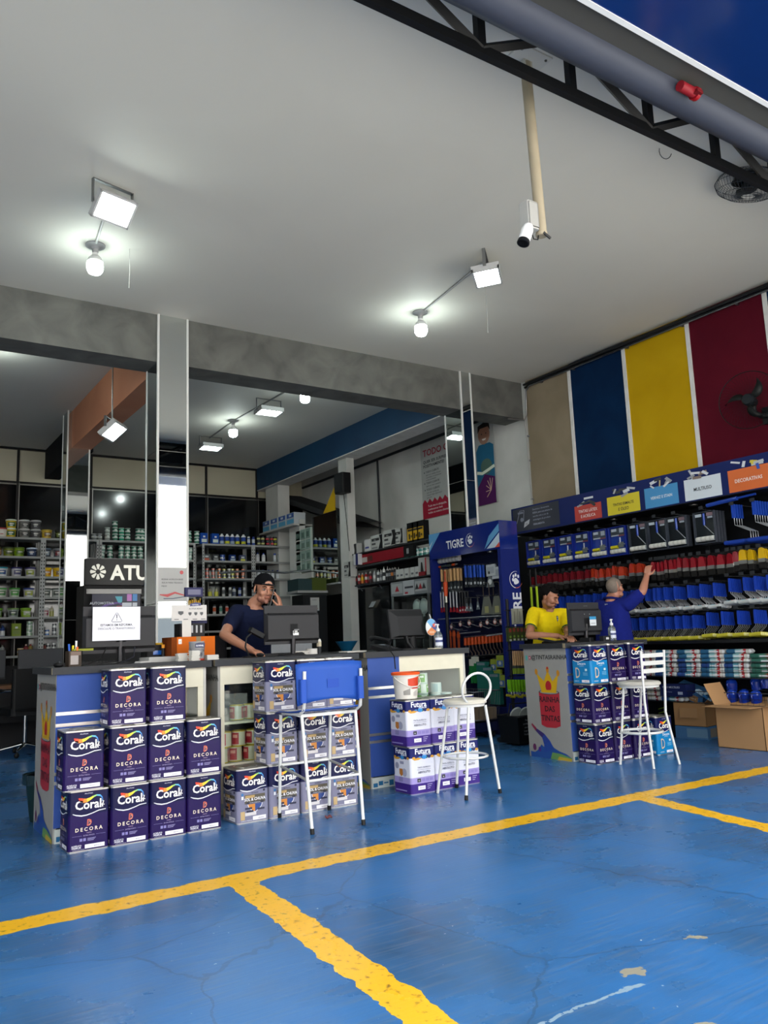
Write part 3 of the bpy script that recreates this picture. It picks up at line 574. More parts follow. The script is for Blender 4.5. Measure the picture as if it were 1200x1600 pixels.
# ================================================================ PAINT CANS
CW, CH = .236, .342
def can_body(low, up, mid=.205):
    m = MB(); w = CW/2
    m.rbox(-w+.002, -w+.002, .004, w-.002, w-.002, mid, .022, low, 'canpaint'); m.rbox(-w+.002, -w+.002, mid, w-.002, w-.002, CH-.006, .022, up, 'canpaint')
    m.rbox(-w, -w, 0, w, w, .006, .024, '#a9a9a6', 'metal')
    return m
def can_lid():
    m = MB(); w = CW/2
    m.rbox(-w, -w, CH-.008, w, w, CH, .024, '#b9b8b2', 'metal'); m.rbox(-w+.008, -w+.008, CH-.001, w-.008, w-.008, CH+.0008, .02, '#8d8c86', 'metal')
    m.lathe([(.082, CH, '#a3a29b'), (.082, CH+.004, '#c4c2b8'), (.072, CH+.004, '#8d8c84'), (.070, CH+.001, '#9a9890'), (0, CH+.002, '#9a9890')], 24, mat='metal')
    m.tube([(-.05, -.085, CH+.002), (-.03, -.09, CH+.006), (.03, -.09, CH+.006), (.05, -.085, CH+.002)], .003, 5, '#77766f', 'metal')
    return m
SIDES = [T(0, -CW/2, 0) @ FRONT, T(-CW/2, 0, 0) @ LEFT, T(CW/2, 0, 0) @ RIGHT, T(0, CW/2, 0) @ BACK]
WAVE = [(-.094, .214), (-.075, .206), (-.045, .199), (-.015, .200), (.02, .208), (.055, .219), (.094, .222)]
def brand_head(m, M, up, z=.0006, c1='#e9e6e0'):
    m.flat([(x, y) for x, y in WAVE] + [(.094, .226), (-.094, .226)], up, 'canpaint', M, z*.3)
    m.ribbon(WAVE, [.003, .006, .007, .006, .005, .005, .004], '#d6d6da', M, z)
    m.text('Coral', -.006, .236, .070, c1, M, z, .022, sx=.95)
    sw = [(-.062, .300), (-.05, .289), (-.034, .283), (-.015, .283), (.004, .290), (.022, .300), (.04, .306), (.06, .303), (.072, .291), (.076, .277), (.072, .268)]
    m.ribbon(sw, [.004, .022, .024, .020, .015, .010, .008, .009, .006, .004, .003], ['#c8321e', '#dc4c22', '#e88428', '#e8c030', '#c8cc3c', '#8fc26a', '#5fb0c8', '#3f86cc', '#3a74bc', '#9ab8d8'], M, z)
    m.ribbon([(.076, .236), (.074, .250), (.080, .262)], .006, c1, M, z); m.disc(.080, .267, .004, c1, M, z, 8); m.ribbon([(.066, .252), (.087, .248)], .004, c1, M, z)
    m.text('AkzoNobel', -.005, .319, .010, '#c9c9d4', M, z)
def decora():
    low, up = '#1e0f46', '#0e0f38'; m = can_body(low, up)
    for M in SIDES:
        brand_head(m, M, up); z = .0006
        m.text('D', .0, .140, .052, '#c8624a', M, z, .012, sx=.75, shear=.08); m.text('D', .004, .143, .034, '#e0a080', M, z*1.5, 0, sx=.55)
        m.text('D E C O R A', 0, .112, .0285, '#d8c9b4', M, z, .022); m.text('matte', 0, .098, .012, '#a08aa0', M, z)
        m.rect(-.094, .0865, -.04, .0875, '#8a84b4', M=M, z=z); m.rect(.04, .0865, .094, .0875, '#8a84b4', M=M, z=z); m.text('EXTRA FOSCO', 0, .0835, .0095, '#a49ac0', M, z)
        for x in (-.052, -.032): m.rect(x, .056, x+.015, .072, '#7a74a8', M=M, z=z)
        for i in range(3): m.rect(-.008, .068-.006*i, .04-.006*i, .0705-.006*i, '#8f8ab4', M=M, z=z)
        m.text('ACRÍLICO', -.070, .029, .0125, '#d4d2dc', M, z, .02, ); m.text('PREMIUM', -.070, .018, .0125, '#d4d2dc', M, z, .02); m.text('INTERIOR/EXTERIOR', -.058, .009, .007, '#b4b2c8', M, z)
        m.rect(-.022, .014, .090, .036, '#e2e0e4', 'print', M, z); m.text('BRANCO', .05, .021, .010, '#3a3a4a', M, z*2)
    return m
def decora_light():
    low, up = '#1478b0', '#131a4c'; m = can_body(low, up)
    for M in SIDES:
        brand_head(m, M, up); z = .0006
        m.text('Decora', .01, .170, .032, '#e2eef2', M, z, .01); m.text('semibrilho', .01, .156, .013, '#c2dcea', M, z)
        m.text('D', -.042, .055, .13, '#c8b49a', M, z, .012, sx=.6); m.text('D', -.040, .068, .096, '#1470a8', M, z*1.5, 0, sx=.5)
        m.rect(.045, .115, .07, .135, '#b8d4dc', M=M, z=z)
        for i in range(4): m.rect(.02, .10-.008*i, .075, .1035-.008*i, '#6fb0d4', M=M, z=z)
        m.rect(.0, .014, .090, .036, '#e2e0e4', 'print', M, z); m.text('BRANCO', .055, .021, .010, '#3a3a4a', M, z*2); m.text('ACRÍLICO', -.06, .022, .012, '#d4e2ea', M, z, .01)
    return m
def sol_chuva():
    low, up = '#77778c', '#12163f'; m = can_body(low, up)
    for M in SIDES:
        brand_head(m, M, up); z = .0006
        m.text('PROTEÇÃO', .012, .182, .010, '#22242c', M, z, .02)
        m.flat([(-.062, .176), (.085, .176), (.085, .120), (-.062, .120)], '#4a4436', M=M, z=z*.6)
        m.flat([(-.058, .172), (.01, .172), (.01, .155), (-.058, .155)], '#a88c58', M=M, z=z*.8)
        m.text('SOL & CHUVA', .012, .138, .026, '#dcdce0', M, z*1.3, .022, sx=.92)
        m.flat([(-.05, .130), (.074, .130), (.074, .119), (-.05, .119)], '#15182e', M=M, z=z); m.text('PINTURA IMPERMEÁVEL', .012, .122, .0075, '#cfcfd6', M, z*1.4)
        m.flat([(-.038, .116), (.012, .116), (.012, .068), (-.015, .082), (-.033, .10)], '#c07a2c', M=M, z=z); m.flat([(.012, .116), (.062, .116), (.057, .10), (.04, .082), (.012, .068)], '#1e3a78', M=M, z=z)
        m.ribbon([(-.040, .116), (-.034, .098), (-.016, .080), (.012, .064), (.04, .080), (.058, .098), (.064, .116)], .004, '#dcdce0', M, z*1.3)
        for x0, y0 in ((-.06, .085), (.03, .075), (-.05, .066)): m.rect(x0, y0, x0+.05, y0+.012, '#1a1c38', M=M, z=z*1.6)
        m.rect(-.092, .022, -.062, .075, '#b49a6c', M=M, z=z); m.rect(-.06, .045, .02, .065, '#c4c0c0', M=M, z=z*.7)
        m.disc(-.078, .182, .009, '#2e6aa0', M, z); m.rect(-.085, .150, -.071, .170, '#d6dade', M=M, z=z); m.disc(.078, .196, .008, '#15182e', M, z)
        m.rect(-.005, .014, .090, .038, '#dcdadc', 'print', M, z); m.text('BRANCO', .055, .021, .010, '#3a3a4a', M, z*2)
        m.text('ACRÍLICO PREMIUM', -.05, .012, .009, '#e0e0e6', M, z)
    return m
def futura():
    m = MB(); w = CW/2
    for z0, z1, c in ((.004, .075, '#3a2478'), (.075, .12, '#9a8fc4'), (.12, .262, '#d4d6e0'), (.262, CH-.006, '#141c5c')): m.rbox(-w+.002, -w+.002, z0, w-.002, w-.002, z1, .02, c, 'canpaint')
    m.rbox(-w, -w, 0, w, w, .006, .022, '#8a86a0', 'metal')
    for k, M in enumerate(SIDES):
        z = .0006
        for i in range(7): m.disc(-.085+i*.0285, .262, .016, ['#c9932a', '#141c5c', '#2f7cc0', '#141c5c', '#1c5440', '#141c5c', '#c9932a'][i], M, z*(1+.1*i), 12, ry=.010)
        m.text('Futura', 0, .290, .056, '#e8eaf2', M, z*2, .022); m.text('PREMIUM', .035, .276, .018, '#d6daea', M, z*2, .02)
        m.disc(.012, .266, .022, '#2f86c8', M, z*1.8, ry=.017); m.flat([(-.09, .254), (-.05, .264), (-.01, .258), (-.04, .247), (-.08, .245)], '#cf982c', M=M, z=z*1.9)
        if k in (0, 3):
            m.text('TINTA ACRÍLICA', .005, .185, .016, '#3a3c58', M, z); m.text('PARA INTERIORES E EXTERIORES', .005, .172, .0085, '#6a6c84', M, z); m.text('ABSOLUTO', .005, .148, .022, '#26284a', M, z, .015)
            m.rect(-.06, .086, -.028, .112, '#24242e', M=M, z=z); m.text('18L', -.044, .093, .012, '#e0e0ea', M, z*2)
            for i in range(3): m.rect(-.018+i*.036, .088, .012+i*.036, .110, '#8479b8', M=M, z=z)
            m.rect(-.055, .030, .012, .058, '#dedce4', M=M, z=z); m.text('BRANCO', -.02, .040, .010, '#33334a', M, z*2)
            for i in range(3): m.rect(.03, .060-.014*i, .075-.01*i, .064-.014*i, '#b4aad8', M=M, z=z)
        else:
            m.disc(-.06, .20, .024, '#8f92a8', M, z); m.disc(.035, .155, .030, '#9fa2b6', M, z); m.rect(-.02, .215, .03, .235, '#8f92a8', M=M, z=z*.8)
            m.flat([(-.03, .14), (-.005, .125), (.015, .14), (.012, .18), (-.03, .18)], '#b4722a', M=M, z=z*1.2); m.rect(-.04, .085, .01, .118, '#7f78a8', M=M, z=z); m.rect(-.085, .02, .06, .028, '#8f84c0', M=M, z=z)
    return m
LIDM = None
def make_can(name, body):
    global LIDM
    t = thing(name, 'x', 'paint can'); body.build('can_body', t, bevel=0)
    if LIDM is None: LIDM = can_lid().mesh('can_lid')
    place('can_lid', LIDM, t); return t
can_p = make_can('paint_can', decora()); can_s = make_can('paint_can', sol_chuva()); can_t = make_can('paint_can', decora_light()); can_f = make_can('paint_can', futura())
used = set()
def put(proto, x, y, k, label, group, rz=0.0):
    loc = (x, y, k*(CH+.003))
    if id(proto) not in used:
        used.add(id(proto)); proto.location = loc; proto.rotation_euler = (0, 0, rz); proto['label'] = label; proto['group'] = group; return proto
    return dup(proto, loc, rz, label, group)
YC = 5.265
G = 'purple cans by the first counter'
cols = ['first column from the bin', 'second column from the bin', 'third column from the bin', 'column nearest the grey cans']
for i, x in enumerate((1.258, 1.497, 1.737, 1.972)):
    put(can_p, x, YC + (.0, -.01, .0, .012)[i], 0, 'purple paint can on the floor, ' + cols[i], G, (0, .01, -.01, .01)[i])
    put(can_p, x + (-.035, -.008, -.01, .005)[i], YC + (-.02, .0, .01, .01)[i], 1, ('purple paint can topping its stack of two, ' if i in (0, 3) else 'middle purple paint can of three, ') + cols[i], G, (-.02, 0, .01, 0)[i])
put(can_p, 1.49, YC+.03, 2, 'top purple paint can, left of the pair standing highest', G, -.02); put(can_p, 1.745, YC+.03, 2, 'top purple paint can, right of the pair standing highest', G, .0)
G = 'grey cans by the second counter'
for i, x in enumerate((2.305, 2.545, 2.79, 3.015)):
    c = ('lone low stack before the display front', 'column left of the blue chair back', 'middle column behind the chair legs', 'column touching the third counter')[i]
    put(can_s, x, YC+.02+(-.005, 0, .01, .012)[i], 0, ('grey weatherproof paint can alone on the floor before the display' if i == 0 else 'bottom grey weatherproof paint can, ' + c), G, (.03, 0, .01, 0)[i])
    if i:
        put(can_s, x-.01, YC+.02, 1, 'second-layer grey weatherproof paint can, ' + c, G, (0, .0, .02, .01)[i]); put(can_s, x-.01, YC+.03, 2, 'top grey weatherproof paint can, ' + c, G, (0, .01, 0, 0)[i])
G = 'white and purple cans by the third counter'
for i, x in enumerate((3.70, 3.945, 4.17)):
    c = ('column under the white pail', 'column behind the round stool', 'outer column away from the pail')[i]
    put(can_f, x, YC+.02+.02*i, 0, 'bottom white and purple paint can, ' + c, G); put(can_f, x-.012, YC+.03+.02*i, 1, 'upper white and purple paint can, ' + c, G)
G = 'cans by the fourth counter'
c4 = ('column at the counter corner', 'middle column of the fourth counter', 'column behind the ladder-back stool')
for i, x in enumerate((5.665, 5.915, 6.165)):
    for k in range(3):
        lab = ('bottom', 'middle', 'top')[k]
        if i == 0 and k == 2: put(can_t, x, 5.25, k, 'light blue paint can on top at the counter corner', G)
        else: put(can_p, x + (.015 if k and i == 2 else 0), 5.25 + .01*((i+k) % 2), k, f'{lab} purple paint can, ' + c4[i], G)
put(can_t, 6.45, 5.23, 0, 'light blue paint can alone on the floor behind the ladder-back stool', G)
# white pail on the Futura stack
t = thing('paint_pail', 'white plastic pail with orange lid on the white and purple cans', 'pail', (3.655, 5.29, 2*(CH+.003)+.006))
m = MB(); m.lathe([(0, 0, '#d4d0c6'), (.085, 0, '#d4d0c6'), (.100, .17, '#d4d0c6'), (.108, .172, '#cfcbc0'), (.108, .182, '#cfcbc0'), (.102, .183, '#cfcbc0')], 32, mat='satin')
for a0, a1, z0, z1, c in ((-2.0, -.7, .095, .16, '#c43a1c'), (-1.7, -.9, .075, .09, '#c2403a'), (-2.4, -1.8, .03, .07, '#8a8780'), (-1.5, -1.0, .02, .06, '#b4b0a8')):
    n = 10; r = .0935 + .0*z0; vs = []
    for i in range(n+1):
        a = a0+(a1-a0)*i/n
        for z in (z0, z1): rr = .0862+.0883*(z/1.0)*1.0+.002; rr = .0865+(.100-.085)*z/.17; vs.append((rr*math.cos(a), rr*math.sin(a), z + (.0 if z == z0 else .02*(i/n-.5))))
    m.add(vs, [(2*i, 2*i+2, 2*i+3, 2*i+1) for i in range(n)], c, 'print')
m.build('pail_body', t)
m = MB(); m.lathe([(.111, .180, '#d8531e'), (.113, .196, '#d8531e'), (.106, .200, '#d8531e'), (.100, .195, '#c94a1a'), (0, .195, '#c94a1a')], 32); m.build('lid', t)
m = MB(); m.tube([(.112*math.cos(a), .112*math.sin(a), .165-.075*math.sin(PI*i/14)) for i, a in [(i, -PI*.97+PI*.94*i/14) for i in range(15)]], .0035, 6, '#dedad0'); m.build('handle', t)

# ---- small tins inside the counter displays
def tin(r, h, body, lid, label, band=None, n=20):
    m = MB(); m.lathe([(0, 0, lid), (r, 0, lid), (r, h*.06, body), (r, h*.94, lid), (r*1.02, h*.95, lid), (r*1.02, h, lid), (r*.9, h, lid), (r*.88, h*.97, lid), (0, h*.97, lid)], n, mat='gloss')
    if label:
        for a0 in (-2.1, .0, 2.1):
            vs = []
            for i in range(7):
                a = a0-.55+1.1*i/6 - .5
                for z in (h*.12, h*.88): vs.append(((r+.0008)*math.cos(a), (r+.0008)*math.sin(a), z))
            m.add(vs, [(2*i, 2*i+2, 2*i+3, 2*i+1) for i in range(6)], label, 'print')
            if band:
                vs = []
                for i in range(5):
                    a = a0-.35+.7*i/4 - .5
                    for z in (h*.55, h*.75): vs.append(((r+.0014)*math.cos(a), (r+.0014)*math.sin(a), z))
                m.add(vs, [(2*i, 2*i+2, 2*i+3, 2*i+1) for i in range(4)], band, 'print')
    return m
rt = tin(.052, .105, '#c6c0a8', '#c2a83a', '#a82a34', '#d09080').mesh('tin'); gt = tin(.05, .085, '#c8cfc8', '#b8c8c0', '#5f9a30', '#d8e0d0').mesh('tin'); pt = tin(.048, .085, '#b4c2c2', '#c4cccc', '#8fa6ac').mesh('tin')
def tins(me, rows, name, lab, cat, group):
    n = 0
    for (x, y, z, where) in rows: tag(place(name, me, loc=(x, y, z), rotz=rnd.uniform(-.4, .4)), f'{lab} {where}', cat, group)
G = 'red and yellow labelled tins in the second counter'
tins(rt, [(2.40, 5.64, .62, 'left of two on the upper display shelf'), (2.51, 5.66, .62, 'right of two on the upper display shelf')] +
     [(2.27+.113*i, 5.62+.02*(i % 2), .335, f'{nth(i)} in the lower row of the display shelf') for i in range(4)] + [(2.30+.11*i, 5.63, .441, f'{nth(i)} in the upper row of the lower display shelf') for i in range(3)],
     'small_tin', 'red-labelled tin', 'tin', G)
G = 'green labelled tins in the third counter'
tins(gt, [(4.12, 5.72, .60+.087*k, ('at the bottom of', 'in the middle of', 'at the top of')[k] + ' its glass-front stack') for k in range(3)], 'small_tin', 'green-labelled tin', 'tin', G)
tins(gt, [(3.88, 5.70, .60+.087*k, ('low', 'middle', 'high')[k] + ' beside the blue panel, behind the pail') for k in range(3)], 'small_tin', 'green-labelled tin', 'tin', G)
G = 'pale tins in the third counter'
tins(pt, [(4.00, 5.75, .60+.087*k, ('lowest', 'middle', 'highest')[k] + ' behind glass, between the green ones') for k in range(3)] + [(4.24, 5.70, .60, 'on the display shelf right of green stack'), (4.25, 5.70, .687, 'stacked on another beside green stack'), (4.34, 5.68, .60, 'standing alone nearest the window edge')], 'small_tin', 'pale blue-grey tin', 'tin', G)
m = MB(); m.lathe([(0, 0, '#2a2a2a'), (.035, 0, '#2a2a2a'), (.035, .02, '#b8974a'), (.018, .025, '#b8974a'), (.018, .2, '#c6a655'), (.02, .22, '#c6a655'), (0, .225, '#c6a655')], 16, mat='metal')
tag(m.build('gold_tube', loc=(1.99, 5.58, .655)), 'tall gold coloured tube standing in the first counter window', 'tube')
m = MB(); m.box(-.06, -.04, 0, .06, .04, .155, '#33261c', 'satin'); tag(m.build('display_block', loc=(1.985, 5.58, .50)), 'dark block under the gold tube in the counter window', 'box')
m = MB(); m.M = RZ(-.3); m.box(-.09, -.003, 0, .09, .003, .19, '#8f9498', 'film'); tag(m.build('acrylic_sheet', loc=(2.36, 5.58, .62)), 'clear bent acrylic sheet on the upper display shelf', 'acrylic sheet')

# ================================================================ STOOLS
SW = '#c9cac6'
def leg(t, a, b, foot=True, bend=None, r=.011, col=SW):
    m = MB(); pts = [a] + ([bend] if bend else []) + [b]; m.tube(pts, r, 10, col, 'gloss'); o = m.build('leg', t)
    if foot:
        d = (Vector(b) - Vector(pts[-2])).normalized(); m = MB(); m.cyl(Vector(b)-d*.03, Vector(b)+d*.002, r*1.25, n=10, col='#141414'); m.build('rubber_foot', o)
# blue plastic high chair
t = thing('high_chair', 'tall white-framed chair with blue plastic seat and back, facing the counter', 'chair', (2.65, 4.86, 0)); ox, oy = 2.65, 4.86
def L_(p): return (p[0]-ox, p[1]-oy, p[2])
leg(t, L_((2.46, 4.74, .69)), L_((2.435, 4.585, .003))); leg(t, L_((2.86, 4.74, .69)), L_((2.80, 4.585, .003)))
leg(t, L_((2.47, 5.06, .69)), L_((2.50, 5.17, .003))); leg(t, L_((2.85, 5.06, .69)), L_((2.87, 5.15, .003)))
for z, pts in ((.30, [(2.448, 4.655), (2.82, 4.655)]), (.345, [(2.49, 5.12), (2.862, 5.11)])):
    m = MB(); m.tube([L_((p[0], p[1], z)) for p in pts], .009, 8, SW, 'gloss'); m.build('crossbar', t)
for xa, xb in ((2.448, 2.49), (2.825, 2.862)):
    m = MB(); m.tube([L_((xa, 4.655, .305)), L_((xb, 5.12, .34))], .009, 8, '#8e8f8c', 'satin'); m.build('crossbar', t)
m = MB(); m.tube([L_(p) for p in ((2.46, 5.08, .69), (2.46, 4.74, .69), (2.86, 4.74, .69), (2.86, 5.08, .69))], .011, 8, SW, 'gloss', closed=True); m.build('seat_frame', t)
for x in (2.455, 2.875):
    m = MB(); m.tube([L_(p) for p in ((x, 5.0, .695), (x, 4.75, .70), (x, 4.70, .73), (x, 4.69, .80), (x, 4.68, .97))], .012, 8, SW, 'gloss'); m.build('back_post', t)
m = MB(); n = 12; vs = []; fs = []       # dished seat
for j in range(n+1):
    for i in range(n+1):
        u, v = i/n*2-1, j/n*2-1; x = .225*u*(1-.10*v*v); y = .21*v; z = .715 - .02*(1-u*u)*(1-v*v) + (.02*v*v if v < 0 else -.02*v*v); vs.append((x, y+.04, z))
n1 = len(vs); vs += [(x, y, z-.012) for x, y, z in vs]
for j in range(n):
    for i in range(n): a = j*(n+1)+i; fs += [(a, a+1, a+n+2, a+n+1), (n1+a, n1+a+n+1, n1+a+n+2, n1+a+1)]
for i in range(n): fs += [(i+1, i, n1+i, n1+i+1), (n*(n+1)+i, n*(n+1)+i+1, n1+n*(n+1)+i+1, n1+n*(n+1)+i), (i*(n+1), (i+1)*(n+1), n1+(i+1)*(n+1), n1+i*(n+1)), ((i+1)*(n+1)+n, i*(n+1)+n, n1+i*(n+1)+n, n1+(i+1)*(n+1)+n)]
m.add(vs, fs, '#1b4088', 'gloss', True); m.build('seat', t)
m = MB(); n = 16; vs = []; fs = []; k = 6  # curved back
for j in range(k+1):
    for i in range(n+1):
        u, v = i/n*2-1, j/k; x = .245*u*(1-.03*(1-v)); y = -.195 + .035*u*u; z = .765 + .25*v - (.02*(1-u*u) if j == 0 else 0) + (.012*(1-abs(u)**3) if j == k else 0)
        if j == 0: z = .755 + .035*(1-u*u)
        vs.append((x, y, z))
n1 = len(vs); vs += [(x, y+.014, z) for x, y, z in vs]
for j in range(k):
    for i in range(n): a = j*(n+1)+i; fs += [(a, a+1, a+n+2, a+n+1), (n1+a, n1+a+n+1, n1+a+n+2, n1+a+1)]
for i in range(n): fs += [(i+1, i, n1+i, n1+i+1), (k*(n+1)+i, k*(n+1)+i+1, n1+k*(n+1)+i+1, n1+k*(n+1)+i)]
for j in range(k): fs += [(j*(n+1), (j+1)*(n+1), n1+(j+1)*(n+1), n1+j*(n+1)), ((j+1)*(n+1)+n, j*(n+1)+n, n1+j*(n+1)+n, n1+(j+1)*(n+1)+n)]
m.add(vs, fs, '#214a9c', 'satin', True)
for x in (-.212, .212): m.rbox(x-.022, -.205, .775, x+.022, -.155, .92, .012, '#2149a0', 'satin')
m.rect(-.04, .86, .045, .915, '#1b429a', 'satin', T(0, -.197, 0) @ FRONT, .001)
m.build('backrest', t)
# round stool with hoop
t = thing('bar_stool', 'white metal stool with round seat and hoop back', 'stool', (3.93, 4.92, 0)); ox, oy = 3.93, 4.92
def round_seat(t, r, z, col='#c4c0b2'):
    m = MB(); m.lathe([(0, z, SW), (r-.015, z, SW), (r-.012, z+.018, '#bdbcb4'), (r, z+.022, col), (r+.002, z+.038, col), (r-.012, z+.05, col), (r*.6, z+.057, col), (0, z+.058, col)], 32, mat='satin'); m.build('seat', t)
leg(t, L_((3.87, 4.80, .64)), L_((3.76, 4.745, .003))); leg(t, L_((4.03, 4.80, .64)), L_((4.10, 4.77, .003)))
leg(t, L_((3.83, 5.0, .64)), L_((3.765, 5.09, .003)), foot=False); leg(t, L_((3.98, 5.05, .64)), L_((4.01, 5.17, .003)))
round_seat(t, .165, .635)
m = MB(); m.tube([(.165*math.cos(a), .165*math.sin(a)+.02, .27) for a in [2*PI*i/28 for i in range(28)]], .009, 8, SW, 'gloss', closed=True); m.build('foot_ring', t)
m = MB(); pts = []
for i in range(25):
    a = -.38*PI + 1.76*PI*i/24; a = PI*(-.32) + PI*1.64*i/24
    pts.append((.135*math.cos(a), -.15-.02*math.sin(a), .765+.115*math.sin(a)))
m.tube(pts, .010, 8, SW, 'gloss'); m.tube([pts[0], (.07, -.10, .64)], .010, 8, SW, 'gloss'); m.tube([pts[-1], (-.07, -.10, .64)], .010, 8, SW, 'gloss'); m.build('hoop_back', t)
# ladder-back stool
t = thing('bar_stool', 'white metal stool with three-slat ladder back and round seat', 'stool', (5.86, 4.88, 0)); ox, oy = 5.86, 4.88
leg(t, L_((5.72, 4.93, .66)), L_((5.69, 5.01, .003)), foot=False); leg(t, L_((6.01, 4.98, .66)), L_((6.05, 5.10, .003)), foot=False)
leg(t, L_((5.705, 4.70, .97)), L_((5.69, 4.655, .003)), foot=False, bend=L_((5.70, 4.70, .55))); leg(t, L_((5.985, 4.68, .97)), L_((6.02, 4.65, .003)), foot=False, bend=L_((5.985, 4.72, .44)))
m = MB(); m.M = T(0, .01, 0); round_seat(t, .185, .655, '#b9b6ac')
m = MB(); m.tube([(.175*math.cos(a)-.0, .175*math.sin(a)+.01, .275) for a in [2*PI*i/28 for i in range(28)]], .012, 8, SW, 'gloss', closed=True); m.build('foot_ring', t)
for z in (.80, .865, .93):
    m = MB(); m.rbox(-.155, -.197, z-.018, .125, -.183, z+.018, .004, SW, 'gloss'); m.build('back_slat', t)
# crumpled ring on the floor under the chair
m = MB(); m.tube([(.02*math.cos(a), .02*math.sin(a), .012+.006*math.sin(3*a)) for a in [2*PI*i/12 for i in range(12)]], .005, 5, '#6a3a3c', closed=True); tag(m.build('bottle_ring', loc=(2.73, 4.91, 0)), 'small crumpled plastic ring on the floor under the blue chair', 'litter')
# waste bin
t = thing('waste_bin', 'dark teal waste bin with bag beside the first counter end', 'bin', (1.235, 6.28, 0))
m = MB(); m.lathe([(0, .005, '#12282a'), (.10, .005, '#12282a'), (.135, .30, '#152c2f'), (.14, .31, '#152c2f'), (.13, .31, '#0c1416'), (.10, .02, '#0c1416'), (0, .02, '#0c1416')], 24); m.build('bin_body', t)
m = MB(); pr = []
for i in range(28):
    a = 2*PI*i/28; w = .146+.006*math.sin(5*a)+.004*math.sin(11*a); pr.append((w*math.cos(a), w*math.sin(a)))
m.prism(pr, .25, .318, '#1d2c2e', 'gloss', top=False, bot=False, smooth=True); m.build('bag_liner', t)

# ================================================================ CARTONS
KR = '#a07c56'
def flap(m, a, b, d, col, th=.004):
    a, b, d = Vector(a), Vector(b), Vector(d); n = (b-a).cross(d).normalized()*th
    vs = [a, b, b+d*.98, a+d, a+n, b+n, b+d*.98+n, a+d+n]; m.add([tuple(v) for v in vs], [(0, 3, 2, 1), (4, 5, 6, 7), (0, 1, 5, 4), (1, 2, 6, 5), (2, 3, 7, 6), (3, 0, 4, 7)], col, 'card')
def open_carton(label, loc, rz, w, d, h, flaps, prints=None, col=KR):
    t = thing('cardboard_box', label, 'cardboard box', loc, rz); m = MB()
    m.box(-w/2, -d/2, 0, w/2, d/2, .005, col, 'card')
    for x0, y0, x1, y1 in ((-w/2, -d/2, w/2, -d/2+.005), (-w/2, d/2-.005, w/2, d/2), (-w/2, -d/2, -w/2+.005, d/2), (w/2-.005, -d/2, w/2, d/2)): m.box(x0, y0, 0, x1, y1, h, col, 'card')
    if prints: prints(m)
    m.build('box_body', t)
    E_ = {'f': ((-w/2, -d/2, h), (w/2, -d/2, h)), 'b': ((w/2, d/2, h), (-w/2, d/2, h)), 'l': ((-w/2, d/2, h), (-w/2, -d/2, h)), 'r': ((w/2, -d/2, h), (w/2, d/2, h))}
    for k, dv in flaps.items():
        m = MB(); flap(m, *E_[k], dv, col); m.build('flap', t)
    return t
# the big one: corner towards the camera at (7.12, 4.55), left face looks to -X
open_carton('large open cardboard box on the floor before the tool display', (7.28, 4.80, 0), .0, .27, .50, .40, {'l': (-.20, 0, .0), 'f': (0, -.22, .03), 'r': (.22, 0, .05), 'b': (0, .10, .20)})
def pr1(m):
    M = T(-.22, 0, 0) @ LEFT
    m.text('MAR', -.10, .06, .03, '#7a5c3a', M, .001); m.rect(-.08, .09, .12, .19, '#8e6c48', M=M, z=.0008)
open_carton('smaller open cardboard box stacked on a blue and brown box', (7.62, 5.60, .135), .12, .32, .36, .245, {'f': (0, -.07, .07), 'r': (.1, 0, .12), 'b': (0, .12, .04)}, pr1, '#94714c')
m = MB(); m.box(-.16, -.18, 0, .16, .18, .13, '#3c6288', 'card'); m.box(-.1605, -.182, .02, -.16, .05, .11, '#5a7890', 'card'); m.box(-.1, -.1815, .02, .1, -.18, .11, '#6d6a60', 'card')
tag(m.build('cardboard_box', loc=(7.62, 5.60, .0), rotz=.12), 'flat blue and brown cardboard box on the floor, lowest of stack', 'cardboard box')
m = MB(); m.M = T(0, 0, .01) @ RX(.0) @ RY(-.25) @ RX(.35); m.box(-.12, -.17, -.045, .12, .17, .045, '#39628c', 'card'); M = T(-.1205, 0, 0) @ LEFT; m.rect(-.05, -.035, .12, .035, '#8c6c4a', 'card', M, .001); m.text('HIDRONORTE', .035, -.01, .02, '#c8c0a8', M, .002)
tag(m.build('cardboard_box', loc=(7.60, 5.62, .46), rotz=.1), 'blue and brown product box leaning inside the smaller open carton', 'cardboard box')

